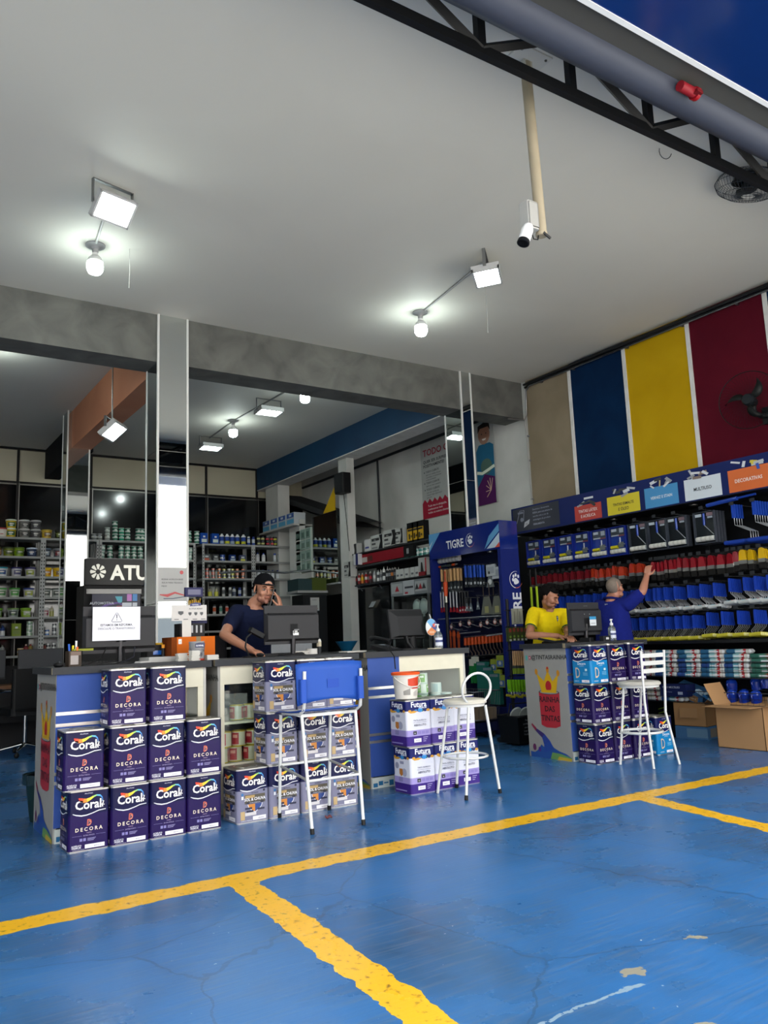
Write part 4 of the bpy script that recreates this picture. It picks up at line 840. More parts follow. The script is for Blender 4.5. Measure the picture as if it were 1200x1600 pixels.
# ================================================================ THINGS ON THE COUNTERS
CT = 1.055
def monitor(label, x, y, rz, w, h, z0, back=True, col='#2b2b2d', logo=None, foot=.11, bulge=True):
    t = thing('computer_monitor', label, 'monitor', (x, y, CT), rz)
    zc = z0-CT+h/2; m = MB()
    m.rbox(-w/2, -.010, zc-h/2, w/2, .010, zc+h/2, .006, col, 'satin', 2); 
    if bulge:
        vs = []; 
        for (sx, yy) in ((1.0, -.010), (.94, -.045)):
            hh = (.30 if yy < -.02 else .36)*h
            for a, b_ in ((-1, -1), (1, -1), (1, 1), (-1, 1)): vs.append((a*w/2*sx, yy, zc+.0 + b_*hh - .02))
        m.add(vs, [(0, 1, 5, 4), (1, 2, 6, 5), (2, 3, 7, 6), (3, 0, 4, 7), (4, 5, 6, 7)], col, 'satin')
        m.box(-w*.44, -.030, zc+h*.27, w*.44, -.012, zc+h*.30, '#101012', 'matte')
    m.box(-w/2+.008, .0095, zc-h/2+.012, w/2-.008, .0105, zc+h/2-.008, '#07080a', 'gloss'); m.build('screen_case', t)
    m = MB(); m.cyl((0, -.02, .01), (0, -.03, zc-.05), .020, n=10, col='#3c3c3e', mat='metal'); m.cbox((0, -.03, zc-.04), (.07, .03, .09), '#1c1c1e'); m.build('stand_neck', t)
    m = MB(); m.lathe([(0, 0, '#1d1d1f'), (foot, 0, '#1d1d1f'), (foot, .006, '#1d1d1f'), (.03, .014, '#1d1d1f'), (0, .014, '#1d1d1f')], 24); m.build('stand_base', t)
    M = T(0, -.047 if bulge else -.011, 0) @ FRONT
    if logo: m = MB(); logo(m, M, zc, w, h); m.build('sticker', t)
    return t, M
def lg2(m, M, zc, w, h):
    m.rect(-.01, zc-.06, .03, zc-.05, '#c8c8c4', M=M, z=.001); m.rect(-.01, zc-.085, .04, zc-.065, '#e0e0dc', M=M, z=.001); m.rect(.0, zc-.045, .045, zc-.038, '#77777a', M=M, z=.001)
# first counter monitor, wearing the paper notice
t, _ = monitor('wide monitor seen from behind, with a printed notice taped on', 1.60, 5.80, .0, .50, .32, 1.13, bulge=True)
p = thing('paper_notice', 'white paper notice with a warning triangle, taped to the monitor back', 'notice', (1.565, 5.742, 1.215), .02)
M = FRONT; m = MB(); m.box(-.163, 0, 0, .163, .0012, .23, '#d4d4dc', 'card'); m.build('sheet', p); m = MB(); z = .0008
tri = [(-.034, .128), (.034, .128), (.0, .19)]; m.ribbon([(-.030, .126), (.030, .126), (.036, .132), (.005, .187), (-.005, .187), (-.036, .132), (-.030, .126)], .0035, '#2c2c32', M, z)
m.ribbon([(0, .178), (0, .150)], [.007, .005], '#2c2c32', M, z); m.disc(0, .141, .0035, '#2c2c32', M, z, 8)
m.text('ESTAMOS EM REFORMA.', 0, .099, .0205, '#222228', M, z, .02); m.text('DESCULPE O TRANSTORNO!', 0, .075, .0195, '#33333a', M, z, .004); m.build('lettering', p)
m = MB(); m.tube([(1.52, 5.77, 1.20), (1.46, 5.72, 1.10), (1.35, 5.65, 1.062), (1.22, 5.60, 1.060)], .004, 6, '#151515'); m.tube([(1.62, 5.77, 1.18), (1.60, 5.65, 1.08), (1.52, 5.60, 1.060), (1.40, 5.58, 1.060)], .004, 6, '#151515'); m.tube([(1.70, 5.77, 1.19), (1.69, 5.76, 1.10), (1.60, 5.74, 1.062)], .005, 6, '#1b1d26')
tag(m.build('monitor_cables'), 'black cables hanging from the monitor with the notice', 'cable')
t, _ = monitor('dark monitor seen from behind, in front of the capped man', 2.985, 5.90, .03, .485, .305, 1.145, logo=lg2)
def lg4(m, M, zc, w, h):
    m.rect(.035, zc-.07, .125, zc-.01, '#cfd4d8', M=M, z=.001); m.rect(.035, zc-.01, .125, zc+.02, '#2f86b4', M=M, z=.001); m.rect(.05, zc-.05, .11, zc-.045, '#6a6a6e', M=M, z=.002)
    for x in (-.03, .04): m.disc(x, zc+.045, .004, '#a8a8a8', M, .001, 8)
    m.text('FLATRON', -.01, zc+.12, .012, '#6a6a6e', M, .001)
t, _ = monitor('dark square monitor with blue sticker on the fourth counter', 6.13, 5.72, -.03, .43, .32, 1.12, logo=lg4, col='#2c2d30')
# touch terminal on the third counter
t = thing('touch_terminal', 'black point-of-sale terminal on two-legged stand, third counter', 'monitor', (4.17, 6.00, CT), .05)
m = MB(); m.M = T(0, 0, .225) @ RX(math.radians(-8)); m.rbox(-.19, -.02, -.13, .19, .02, .13, .02, '#18191b', 'satin')
vs = [(-.185, -.02, -.12), (.185, -.02, -.12), (.185, -.02, .12), (-.185, -.02, .12), (-.13, -.06, -.11), (.15, -.06, -.11), (.15, -.06, .06), (-.13, -.06, .06)]
m.add(vs, [(0, 1, 5, 4), (1, 2, 6, 5), (2, 3, 7, 6), (3, 0, 4, 7), (4, 5, 6, 7)], '#1b1c1e', 'satin'); m.box(-.17, .0195, -.11, .17, .021, .11, '#060708', 'gloss'); m.disc(.15, .10, .012, '#a8acb0', T(0, -.021, 0) @ FRONT, .002, 12)
m.build('screen_case', t)
m = MB(); m.M = ID; m.tube([(-.04, -.04, .16), (-.03, -.06, .06), (.0, -.09, .008)], .016, 8, '#121315'); m.cyl((.05, -.02, .20), (.06, .0, .01), .035, .05, 10, '#121315'); m.cyl((0, 0, .0), (0, 0, .012), .12, n=20, col='#121315'); m.build('stand', t)
# sanitiser bottles
def sanitiser(label, x, y, rz=0):
    t = thing('sanitiser_bottle', label, 'bottle', (x, y, CT), rz)
    m = MB(); m.lathe([(0, 0, '#c4d0d4'), (.036, 0, '#c4d0d4'), (.038, .01, '#c4d0d4'), (.038, .115, '#c4d0d4'), (.03, .135, '#c4d0d4'), (.014, .15, '#c4d0d4'), (.014, .158, '#c4d0d4'), (0, .158, '#c4d0d4')], 20, mat='clearplastic'); m.build('bottle_body', t)
    m = MB()
    for z0, z1, c in ((.025, .055, '#c4cad6'), (.055, .075, '#2c3a6c'), (.075, .095, '#c4cad6')):
        vs = []
        for i in range(9):
            a = -PI*.95+PI*.9*i/8
            for z in (z0, z1): vs.append((.0388*math.cos(a), .0388*math.sin(a), z))
        m.add(vs, [(2*i, 2*i+2, 2*i+3, 2*i+1) for i in range(8)], c, 'print')
    m.build('bottle_label', t)
    m = MB(); m.lathe([(.016, .150, '#d6d8d8'), (.017, .172, '#d6d8d8'), (.008, .175, '#d6d8d8'), (.006, .20, '#d6d8d8'), (.014, .202, '#d6d8d8'), (.014, .212, '#d6d8d8'), (0, .214, '#d6d8d8')], 14); m.tube([(0, 0, .207), (-.03, -.01, .209), (-.042, -.013, .200)], .005, 6, '#d6d8d8'); m.tube([(0, 0, .17), (0, 0, .02)], .0025, 5, '#c8cccc'); m.build('pump', t)
sanitiser('pump sanitiser bottle on the corner of the third counter', 4.36, 5.78); sanitiser('pump sanitiser bottle on the fourth counter beside the square monitor', 6.37, 5.58, .2)
# round hanging tag beside the terminal
t = thing('round_sign', 'round blue, white and orange card hung on the terminal', 'sign', (4.38, 5.90, 1.245)); M = FRONT
m = MB(); pr = [(.062*math.cos(2*PI*i/28), .075*math.sin(2*PI*i/28)) for i in range(28)]; m.M = FRONT; m.prism(pr, -.002, .0, '#c8ccd0', 'card'); m.M = ID
def sect(a0, a1, c): m.flat([(0, 0)] + [(.060*math.cos(a), .073*math.sin(a)) for a in [math.radians(a0+(a1-a0)*i/8) for i in range(9)]], c, 'print', M, .0008)
sect(-30, 45, '#1b3a78'); sect(45, 140, '#5c9cc8'); sect(140, 215, '#d4d6d6'); sect(215, 330, '#cf7634'); m.text('-', .02, .01, .06, '#c8502c', M, .0015, .03); m.rect(-.025, -.055, .03, -.035, '#d9a27c', M=M, z=.0014); m.rect(.018, .0, .045, .03, '#c8463a', M=M, z=.0014)
m.build('card_disc', t); m = MB(); m.tube([(0, .001, .075), (-.01, .01, .115)], .004, 5, '#c8c8c4'); m.build('hanger_tab', t)
# desk phone, keyboards, mouse, papers
t = thing('desk_phone', 'black desk phone with handset, on the third counter end', 'phone', (3.82, 5.80, CT), .35)
m = MB(); m.M = RX(.25); m.rbox(-.11, -.10, .0, .11, .10, .035, .02, '#151618', 'satin')
for i in range(3):
    for j in range(4): m.cbox((-.0+.028*i, -.06+.028*j, .037), (.02, .016, .006), '#2c2e32')
m.rect(.0, .06, .07, .09, '#7d8890', M=ID, z=.0365); m.build('phone_base', t)
m = MB(); m.tube([(-.075, -.10, .075), (-.075, -.07, .09), (-.075, .06, .115), (-.075, .10, .105)], [.024, .016, .016, .025], 10, '#111214'); m.build('handset', t)
m = MB(); m.tube([(-.08, -.11, .07), (-.14, -.14, .02), (-.2, -.19, .006), (-.23, -.25, -.04), (-.235, -.26, -.14)], .005, 6, '#0f0f10'); m.build('coiled_cord', t)
def keyboard(label, x, y, rz):
    t = thing('keyboard', label, 'keyboard', (x, y, CT), rz); m = MB(); m.box(-.21, -.06, .0, .21, .06, .016, '#141416'); m.build('key_bed', t); m = MB()
    for j in range(5):
        for i in range(18): m.box(-.20+.0225*i, -.052+.022*j, .016, -.20+.0225*i+.018, -.052+.022*j+.017, .021, '#1f2023')
    m.build('keys', t)
keyboard('black keyboard under the notice monitor, first counter', 1.42, 5.95, .0); keyboard('black keyboard before the capped man, second counter', 2.93, 6.04, 0); keyboard('black keyboard behind the square monitor, fourth counter', 5.95, 5.88, .1)
def mouse(label, x, y):
    t = thing('computer_mouse', label, 'mouse', (x, y, CT)); m = MB(); m.ball((0, 0, .014), (.03, .052, .018), '#0f1012', 'satin', 14); m.build('mouse_body', t); m = MB(); m.cyl((-.003, -.03, .03), (.003, -.03, .03), .008, n=10, col='#3a3a3c'); m.build('scroll_wheel', t)
mouse('black mouse at the outer corner of the first counter', 1.155, 5.58); 
m = MB(); m.rbox(-.11, -.09, 0, .11, .09, .004, .01, '#101113'); tag(m.build('mouse_mat', loc=(2.66, 5.78, CT)), 'black mouse mat under the hand of the capped man', 'mouse mat')
t = thing('computer_mouse', 'black mouse held by the capped man', 'mouse', (2.635, 5.74, CT+.004)); m = MB(); m.ball((0, 0, .012), (.03, .052, .016), '#0f1012', 'satin', 14); m.build('mouse_body', t)
# pen holder
t = thing('pen_holder', 'square brown pen holder with pens on the first counter', 'pen holder', (1.255, 5.62, CT), .08)
m = MB(); m.box(-.04, -.04, 0, .04, .04, .10, '#33281f'); m.rect(-.03, .012, .02, .07, '#8c8582', M=T(0, -.04, 0) @ FRONT, z=.001); m.rect(-.03, .07, .035, .095, '#5a4438', M=T(0, -.04, 0) @ FRONT, z=.0012); m.build('holder_box', t)
for dx, dy, c, h, tl in ((-.02, 0, '#2a56a8', .145, -.1), (-.005, .01, '#d8c62c', .135, .05), (.01, -.01, '#d8632c', .125, .12), (.02, .01, '#c8c8c4', .165, .0)):
    m = MB(); m.cyl((dx, dy, .02), (dx+tl*.1, dy, h), .007, n=8, col=c, mat='satin'); m.build('pen', t)
m = MB(); m.M = RX(PI/2); m.cbox((.06, .105, .0), (.13, .014, .03), '#7a7d1e', 'satin'); m.build('ruler', t)
# orange box, card display, small can, labels
m = MB(); m.box(-.165, -.10, 0, .165, .10, .17, '#b55a1c', 'card'); m.box(-.1655, -.1005, 0, -.125, .1005, .17, '#6e3410', 'card'); m.box(.02, -.1008, 0, .055, .1008, .1705, '#7c6a4c', 'satin'); m.rect(-.115, .12, -.09, .155, '#d0cdc8', M=T(0, -.1008, 0) @ FRONT, z=.001); m.text('P', -.1025, .13, .016, '#2a2a2a', T(0, -.1008, 0) @ FRONT, .002)
tag(m.build('parcel_box', loc=(2.12, 5.86, CT), rotz=.02), 'orange taped parcel box across the end of the first counter', 'box')
t = thing('small_paint_can', 'small grey paint can with handle before the orange parcel', 'paint can', (2.085, 5.60, CT))
m = MB(); m.lathe([(0, 0, '#7c2a1c'), (.052, 0, '#7c2a1c'), (.053, .004, '#a0321e'), (.053, .014, '#7c7d80'), (.053, .125, '#8c8c8c'), (.055, .127, '#8c8c8c'), (.055, .133, '#9a9a9a'), (0, .130, '#9a9a9a')], 28, mat='satin')
Mf = T(0, -.0535, 0) @ FRONT; m.flat([(-.03, .09), (.038, .09), (.042, .12), (.0, .124), (-.03, .118)], '#141a46', M=Mf, z=.001); m.text('SUVINIL', .004, .098, .016, '#d8dae2', Mf, .002, .015); m.text('ACTIVA + RESIST', .004, .072, .009, '#22242c', Mf, .001); m.flat([(-.002, .055), (.022, .055), (.022, .035), (.010, .024), (-.002, .035)], '#2a2d36', M=Mf, z=.001); m.build('can_body', t)
m = MB(); m.tube([(-.055*math.cos(a)*1.0, -.055*math.sin(a)-.002, .105-.05*math.sin(a)) for a in [PI*i/12 for i in range(13)]], .0018, 5, '#9a9a9a', 'metal'); m.build('handle', t)
t = thing('leaflet_display', 'black leaflet stand topped with white shield cards, first counter', 'display stand', (2.14, 5.93, CT))
m = MB(); m.box(-.07, -.03, 0, .12, .10, .27, '#101114'); m.box(.03, -.0, .27, .15, .08, .34, '#1b1c44')
for k in range(4): m.rect(-.02+.035*k, .20, -.006+.035*k, .255, '#8f9294', M=T(0, -.031, 0) @ FRONT, z=.0008)
m.build('stand_body', t)
m = MB(); M = T(0, -.045, 0) @ FRONT; m.box(-.14, -.045, .29, .13, -.042, .405, '#bdbab6', 'card'); m.rect(-.06, .17, .01, .29, '#c0beb8', 'card', M, -.001)
m.flat([(.0, .395), (.085, .40), (.085, .42), (.045, .425), (.0, .415)], '#23265c', M=M, z=.001); m.text('SUVINIL', .043, .402, .014, '#c8cad8', M, .002, .015); m.text('ACTIVA RESIST', .045, .372, .016, '#2a2c30', M, .001, .01)
for x in (.0, .045, .09): m.flat([(x-.012, .352), (x+.012, .352), (x+.012, .338), (x, .326), (x-.012, .338)], '#2e3136', M=M, z=.001)
m.flat([(-.09, .36), (-.05, .36), (-.05, .342), (-.07, .330), (-.09, .342)], '#2e3136', M=M, z=.001)
for x in (-.12, -.05, .02, .085): m.rect(x, .298, x+.035, .303, '#3a3c40', M=M, z=.001)
m.build('shield_cards', t)
m = MB()
for k in range(12): m.tube([(.03+.012*(k % 6), .02+.02*(k//6), .30), (.02+.016*(k % 6), .01+.03*(k//6), .44+.02*rnd.random())], .003, 5, '#b98f26', 'satin')
m.rbox(-.02, .0, .47, .12, .03, .54, .005, '#1b1c44'); m.rect(.0, .485, .10, .525, '#4a4a66', M=T(0, -.001, 0) @ FRONT, z=.001); m.build('pencil_rack', t)
def papers(label, x, y, w, d, h, rz=0, col='#c8c6be', name='paper_stack', cat='papers'):
    m = MB(); n = max(1, int(h/.004))
    for k in range(n): o = rnd.uniform(-.004, .004); m.box(-w/2+o, -d/2-o, h*k/n, w/2+o, d/2-o, h*(k+1)/n-.0006, col, 'card')
    return tag(m.build(name, loc=(x, y, CT+.0005), rotz=rz), label, cat)
papers('small white paper pad beside the orange parcel', 1.985, 5.62, .07, .05, .055); papers('slanted block of white notes before the orange parcel', 2.04, 5.53, .065, .04, .07, .25)
papers('white card block lying right of the small grey can', 2.20, 5.62, .09, .05, .035, .1); papers('loose papers behind the monitor stand, second counter', 3.12, 6.03, .14, .06, .03, .1)
papers('flat papers near the phone, third counter', 3.60, 5.98, .2, .12, .012, .1); papers('thin white slips between terminal and sanitiser bottle', 4.27, 5.72, .12, .06, .008, .3, '#c6bfa8')
papers('stack of documents right of the notice monitor base', 1.88, 5.80, .22, .16, .035, .12, '#b4b4b0'); papers('crumpled receipt by the notice monitor base', 1.72, 5.66, .10, .05, .012, .5, '#b9b9b6')
# receipt printer, card terminal, tape roll
t = thing('receipt_printer', 'black receipt printer right of the notice monitor', 'printer', (1.90, 5.97, CT)); m = MB(); m.rbox(-.08, -.07, 0, .08, .07, .12, .015, '#121315'); m.box(-.03, -.071, .05, .03, -.069, .08, '#1f5bb0', 'gloss'); m.build('printer_body', t); m = MB(); m.cyl((.03, -.02, .12), (.03, -.02, .135), .03, n=16, col='#d0a22c'); m.build('paper_roll', t)
t = thing('stapler', 'orange tipped marker beside the receipt printer', 'marker', (1.93, 5.86, CT+.036)); m = MB(); m.cyl((0, 0, 0), (0, 0, .06), .012, n=12, col='#1b1c1e'); m.build('marker_body', t); m = MB(); m.cyl((0, 0, .06), (0, 0, .085), .013, n=12, col='#d88f2c'); m.build('marker_cap', t); t.name = 'marker_pen'
t = thing('barcode_scanner', 'black barcode scanner on a bent stand before the capped man', 'scanner', (2.60, 5.86, CT))
m = MB(); m.lathe([(0, 0, '#0f1012'), (.05, 0, '#0f1012'), (.05, .01, '#0f1012'), (0, .012, '#0f1012')], 18); m.tube([(0, 0, .01), (-.03, 0, .08), (-.02, 0, .15), (.03, 0, .19)], .007, 8, '#18191b'); m.build('scanner_stand', t)
m = MB(); m.M = T(.06, 0, .185) @ RY(math.radians(28)); m.rbox(-.06, -.03, -.018, .07, .03, .018, .012, '#0e0f11', 'satin'); m.rect(-.02, -.01, .03, .01, '#6a6c70', M=ID, z=.0185); m.build('scanner_head', t)
m = MB(); m.lathe([(.028, 0, '#c4c2bc'), (.048, 0, '#c4c2bc'), (.048, .045, '#c4c2bc'), (.028, .045, '#c4c2bc'), (.028, 0, '#8a8880')], 22); tag(m.build('tape_roll', loc=(3.24, 6.04, CT)), 'white roll of tape near the end of the second counter', 'tape')
m = MB(); m.lathe([(0, 0, '#1d1f22'), (.02, 0, '#1d1f22'), (.02, .06, '#b8b09a'), (.02, .10, '#cfcfc8'), (.014, .12, '#2a2c30'), (0, .14, '#2a2c30')], 14); tag(m.build('glue_bottle', loc=(3.30, 6.02, CT)), 'small glue bottle at the end of the second counter', 'bottle')
m = MB(); m.M = RX(.2); m.box(-.12, -.09, 0, .12, .09, .02, '#17181b'); m.rect(-.11, -.08, .11, .08, '#262a30', 'gloss', ID, .021); tag(m.build('clipboard', loc=(5.70, 5.74, CT+.02), rotz=.3), 'black open folder under the hands of the man in yellow', 'folder')
t = thing('card_terminal', 'small black card terminal and cables at the square monitor foot', 'card terminal', (6.0, 5.58, CT), .3); m = MB(); m.rbox(-.04, -.06, 0, .04, .06, .04, .01, '#111214'); m.rect(-.03, .01, .03, .045, '#8a9296', M=ID, z=.041); m.build('terminal_body', t); m = MB(); m.tube([(.0, .06, .02), (.06, .1, .01), (.12, .06, .01), (.2, .1, .008)], .005, 6, '#0f0f10'); m.build('cable', t)
m = MB(); m.rbox(-.05, -.03, 0, .05, .03, .05, .008, '#232528'); m.rect(-.02, .015, .02, .035, '#c8c8c4', M=T(0, -.031, 0) @ FRONT, z=.001); tag(m.build('label_printer', loc=(6.24, 5.56, CT)), 'small dark label printer beside the fourth counter sanitiser', 'printer')

# ================================================================ STEEL RACKS ALONG THE BACK WALL
YR = 14.15; SZ = [3.02, 2.71, 2.385, 2.05, 1.73, 1.43, 1.12]
RACKS = [('outermost rack', 1.15, 2.63), ('rack by far column', 2.67, 3.52), ('green-tin rack', 3.57, 5.23), ('rack left of cap', 5.40, 6.37), ('rack behind cap', 6.41, 7.34)]
for nm, x0, x1 in RACKS:
    t = thing('steel_rack', 'grey perforated steel ' + nm + ' along the back wall', 'rack', ((x0+x1)/2, YR+.2, 0)); w = (x1-x0)/2
    for z in SZ:
        m = MB(); m.box(-w, -.2, z-.035, w, .2, z, '#8a8c8a', 'satin'); m.build('shelf_board', t)
    for sx in (-1, 1):
        for sy in (-1, 1):
            m = MB(); m.box(sx*w-.02, sy*.2-.004 if sy < 0 else sy*.2, .0, sx*w+.02, sy*.2+.0 if sy < 0 else sy*.2+.004, 3.02, '#9a9c9a', 'satin'); m.box(sx*w-.002, sy*.2-.02*(sy > 0), 0, sx*w+.002, sy*.2+.02*(sy < 0), 3.02, '#8c8e8c', 'satin')
            if sy < 0:
                for k in range(46):
                    z = .3+.058*k; m.box(sx*w-.007, sy*.2-.0055, z, sx*w+.007, sy*.2-.0035, z+.026, '#16181a', 'matte')
            m.build('upright', t)
PM = {}
def prod(kind, a, b='#c8c8c4', c='#222222'):
    k = (kind, a, b, c)
    if k in PM: return PM[k]
    m = MB()
    def band(r0, r1, z0, z1, col, a0=-2.4, a1=-.7, n=8):
        vs = []
        for i in range(n+1):
            t_ = a0+(a1-a0)*i/n
            for z, r in ((z0, r0), (z1, r1)): vs.append(((r+.0012)*math.cos(t_), (r+.0012)*math.sin(t_), z))
        m.add(vs, [(2*i, 2*i+2, 2*i+3, 2*i+1) for i in range(n)], col, 'print')
    if kind in ('pail', 'widepail'):
        q = 1.0 if kind == 'pail' else 1.12
        m.lathe([(0, 0, a), (.070*q, 0, a), (.078*q, .12, a), (.085*q, .122, b), (.086*q, .142, b), (.080*q, .147, b), (0, .144, b)], 20)
        band(.0725*q, .0765*q, .03, .098, c); band(.0748*q, .0758*q, .062, .082, '#d0d0c8', -2.0, -1.1, 5); band(.0733*q, .0742*q, .038, .052, b, -1.9, -1.3, 4)
        m.tube([(.083*q*math.cos(t_), .086*q*math.sin(t_)-.002, .118-.05*math.sin(-t_)) for t_ in [-PI*i/10 for i in range(11)]], .0018, 4, '#b0b0a8')
    elif kind == 'tin':
        m.lathe([(0, 0, b), (.046, 0, b), (.046, .01, a), (.046, .045, '#c2ccc6'), (.046, .07, a), (.046, .105, b), (.048, .107, b), (.048, .115, b), (.04, .115, a), (0, .113, a)], 14, mat='gloss'); band(.046, .046, .055, .09, c, -2.1, -1.2, 4)
    elif kind == 'bottle':
        m.lathe([(0, 0, a), (.036, 0, a), (.037, .01, b), (.037, .09, a), (.034, .13, a), (.016, .15, c), (.016, .175, c), (0, .177, c)], 12); band(.037, .037, .02, .08, b, -2.3, -.8, 5)
    elif kind == 'spray':
        m.lathe([(0, 0, a), (.03, 0, a), (.03, .05, b), (.03, .12, a), (.026, .14, c), (.024, .17, c), (0, .172, c)], 12)
    elif kind == 'can':
        m.lathe([(0, 0, '#9a9c9c'), (.035, 0, a), (.035, .028, b), (.035, .062, a), (.035, .088, '#a4a6a6'), (.03, .092, c), (0, .092, c)], 12, mat='gloss')
    elif kind == 'whitecap':
        m.lathe([(0, 0, a), (.042, 0, a), (.044, .02, b), (.044, .07, a), (.044, .15, '#d2d6d8'), (.040, .17, '#d2d6d8'), (.02, .19, '#d2d6d8'), (.02, .205, c), (0, .206, c)], 12)
    elif kind == 'carton':
        m.box(-.068, -.05, 0, .068, .05, .2, a, 'card'); M = T(0, -.051, 0) @ FRONT; m.rect(-.05, .03, .05, .09, b, 'print', M, .001); m.rect(-.02, .12, .02, .15, '#c8ccd0', 'print', M, .001); m.rect(-.05, .100, .05, .108, c, 'print', M, .001)
    elif kind == 'box':
        m.box(-.055, -.04, 0, .055, .04, .12, a, 'card'); M = T(0, -.041, 0) @ FRONT; m.rect(-.045, .008, .045, .045, b, 'print', M, .001); m.rect(-.03, .06, .03, .09, c, 'print', M, .001)
    PM[k] = m.mesh(kind); return PM[k]
HT = {'pail': .147, 'widepail': .147, 'tin': .116, 'can': .093, 'box': .121}
NAMES = {'pail': ('paint_pail', 'pail'), 'widepail': ('paint_pail', 'pail'), 'tin': ('paint_tin', 'tin'), 'bottle': ('product_bottle', 'bottle'), 'spray': ('spray_can', 'spray can'), 'can': ('small_can', 'can'), 'whitecap': ('thinner_bottle', 'bottle'), 'carton': ('product_carton', 'carton'), 'box': ('product_box', 'box')}
SHN = ['top shelf', 'second shelf', 'third shelf', 'fourth shelf', 'fifth shelf', 'sixth shelf', 'lowest shelf']
def stock(rack, sh, items):
    """items: (px, kind, colours, word, how many stacked)"""
    seen = {}
    for i, (px, kind, cols_, word, n) in enumerate(items):
        x = at(px, 900, 1, YR+.06)[0]; me = prod(kind, *cols_)
        for k in range(n):
            o = place(NAMES[kind][0], me, loc=(x + rnd.uniform(-.004, .004), YR+.10+rnd.uniform(-.01, .02), SZ[sh] + k*HT.get(kind, .12)), rotz=rnd.uniform(-.25, .25) if kind not in ('carton', 'box') else 0)
            key = (word, n > 1 and k); seen[key] = seen.get(key, 0) + 1
            lv = '' if n == 1 else (('lower ', 'upper ') if n == 2 else ('lower ', 'middle ', 'upper '))[k]
            tag(o, f'{lv}{word}, {nth(i)} on {SHN[sh]}, {rack}', NAMES[kind][1], 'stock on the ' + rack)
R1, R2, R3, R4, R5 = [r[0] for r in RACKS]
g1, g2 = '#2f6a54', '#b8c4be'
stock(R1, 0, [(1, 'pail', ('#c8c2b8', '#a83a3a', '#c8c2b8'), 'white pail with red lid', 1), (15, 'pail', ('#b8a01c', '#c4d0c0', '#245a34'), 'yellow pail with green label', 2), (36, 'pail', ('#6c6c68', '#c6c8c4', '#3c3d3b'), 'grey pail with white lid', 2), (54, 'pail', ('#4c4d4e', '#a8aaa8', '#3a3b3d'), 'dark grey pail', 2)])
stock(R2, 0, [(72, 'pail', ('#b89a2c', '#a8943c', '#5a3a1c'), 'yellow-brown pail', 1), (93, 'pail', ('#23260f', '#202420', '#6a7a2c'), 'black and green pail', 1)])
stock(R1, 1, [(-6, 'pail', ('#6a4c24', '#3c3a24', '#b4a484'), 'brown pail', 1), (13, 'pail', ('#6c7a20', '#3c4a2c', '#3a4a1c'), 'olive pail', 1), (29, 'pail', ('#7a9a1c', '#5c7a24', '#4c6a14'), 'lime green pail', 1), (49, 'pail', ('#1c2a44', '#b8c4d4', '#2a3c5c'), 'navy pail with pale lid', 1)])
stock(R2, 1, [(72, 'pail', ('#26303c', '#5a6a7a', '#8a94a0'), 'small dark blue pail', 1), (92, 'widepail', ('#5c6064', '#8a8e92', '#7a1c24'), 'grey pail with red stripe', 1)])
stock(R1, 2, [(3, 'pail', ('#c2c6c8', '#2c8a9c', '#23407a'), 'white pail with teal lid', 1), (26, 'pail', ('#b4b4b8', '#2c2a5c', '#3a3a68'), 'white pail with purple lid', 1), (48, 'pail', ('#b4b4b8', '#2a2a58', '#8a9a2c'), 'white pail with purple lid and yellow mark', 1)])
stock(R2, 2, [(73, 'pail', ('#c49c10', '#c8a414', '#a8641c'), 'bright yellow pail', 1), (92, 'widepail', ('#c49c10', '#c8a414', '#6a4a14'), 'wide bright yellow pail', 1)])
stock(R1, 3, [(3, 'pail', ('#b0b8ac', '#3a8a3c', '#2a6a2c'), 'green and white pail', 1), (24, 'pail', ('#a8b4a4', '#44963c', '#3c8a34'), 'bright green pail', 1), (46, 'pail', ('#b0b4b8', '#2c3c7a', '#a4ac3c'), 'white pail with blue lid', 1)])
stock(R2, 3, [(73, 'pail', ('#9aa09c', '#5a605c', '#3c423e'), 'grey and white pail', 1), (90, 'pail', ('#9aa09c', '#4a504c', '#2c322e'), 'grey pail partly behind the column', 1)])
stock(R1, 4, [(-2, 'pail', ('#4c6a24', '#6aa030', '#9aa494'), 'dark green pail', 1), (23, 'pail', ('#8c9490', '#6a8a4c', '#3a4444'), 'grey pail with green rim', 1), (43, 'pail', ('#7a9a24', '#78a42c', '#a8b0a0'), 'lime pail', 1)])
stock(R2, 4, [(71, 'pail', ('#b8b4b4', '#c4c2c0', '#8a2440'), 'white pail with red label', 1), (83, 'bottle', ('#a8a08c', '#8a8a4c', '#c0beb8'), 'tall cream bottle', 1), (98, 'bottle', ('#a8a08c', '#6a4c3c', '#c0beb8'), 'tall brown labelled bottle', 1)])
stock(R1, 5, [(0, 'bottle', ('#3a4c6a', '#b0b4b8', '#23386a'), 'blue bottle', 1), (8, 'bottle', ('#23386a', '#c0c4c4', '#23386a'), 'dark blue bottle', 1), (28, 'carton', ('#7a8c3c', '#6a7a34', '#2c3020'), 'olive green carton', 1), (49, 'tin', ('#8aa48c', '#a8b4a8', '#4a6a5c'), 'pale green tin', 2)])
stock(R2, 5, [(68, 'can', ('#3c4046', '#b0b4b4', '#2c2f33'), 'grey can', 2), (77, 'can', ('#2c5c9c', '#c0c8cc', '#23386a'), 'blue can', 1), (88, 'can', ('#3c4046', '#b0b4b4', '#2c2f33'), 'grey can', 2), (98, 'can', ('#3c4046', '#b0b4b4', '#2c2f33'), 'slim grey can', 2)])
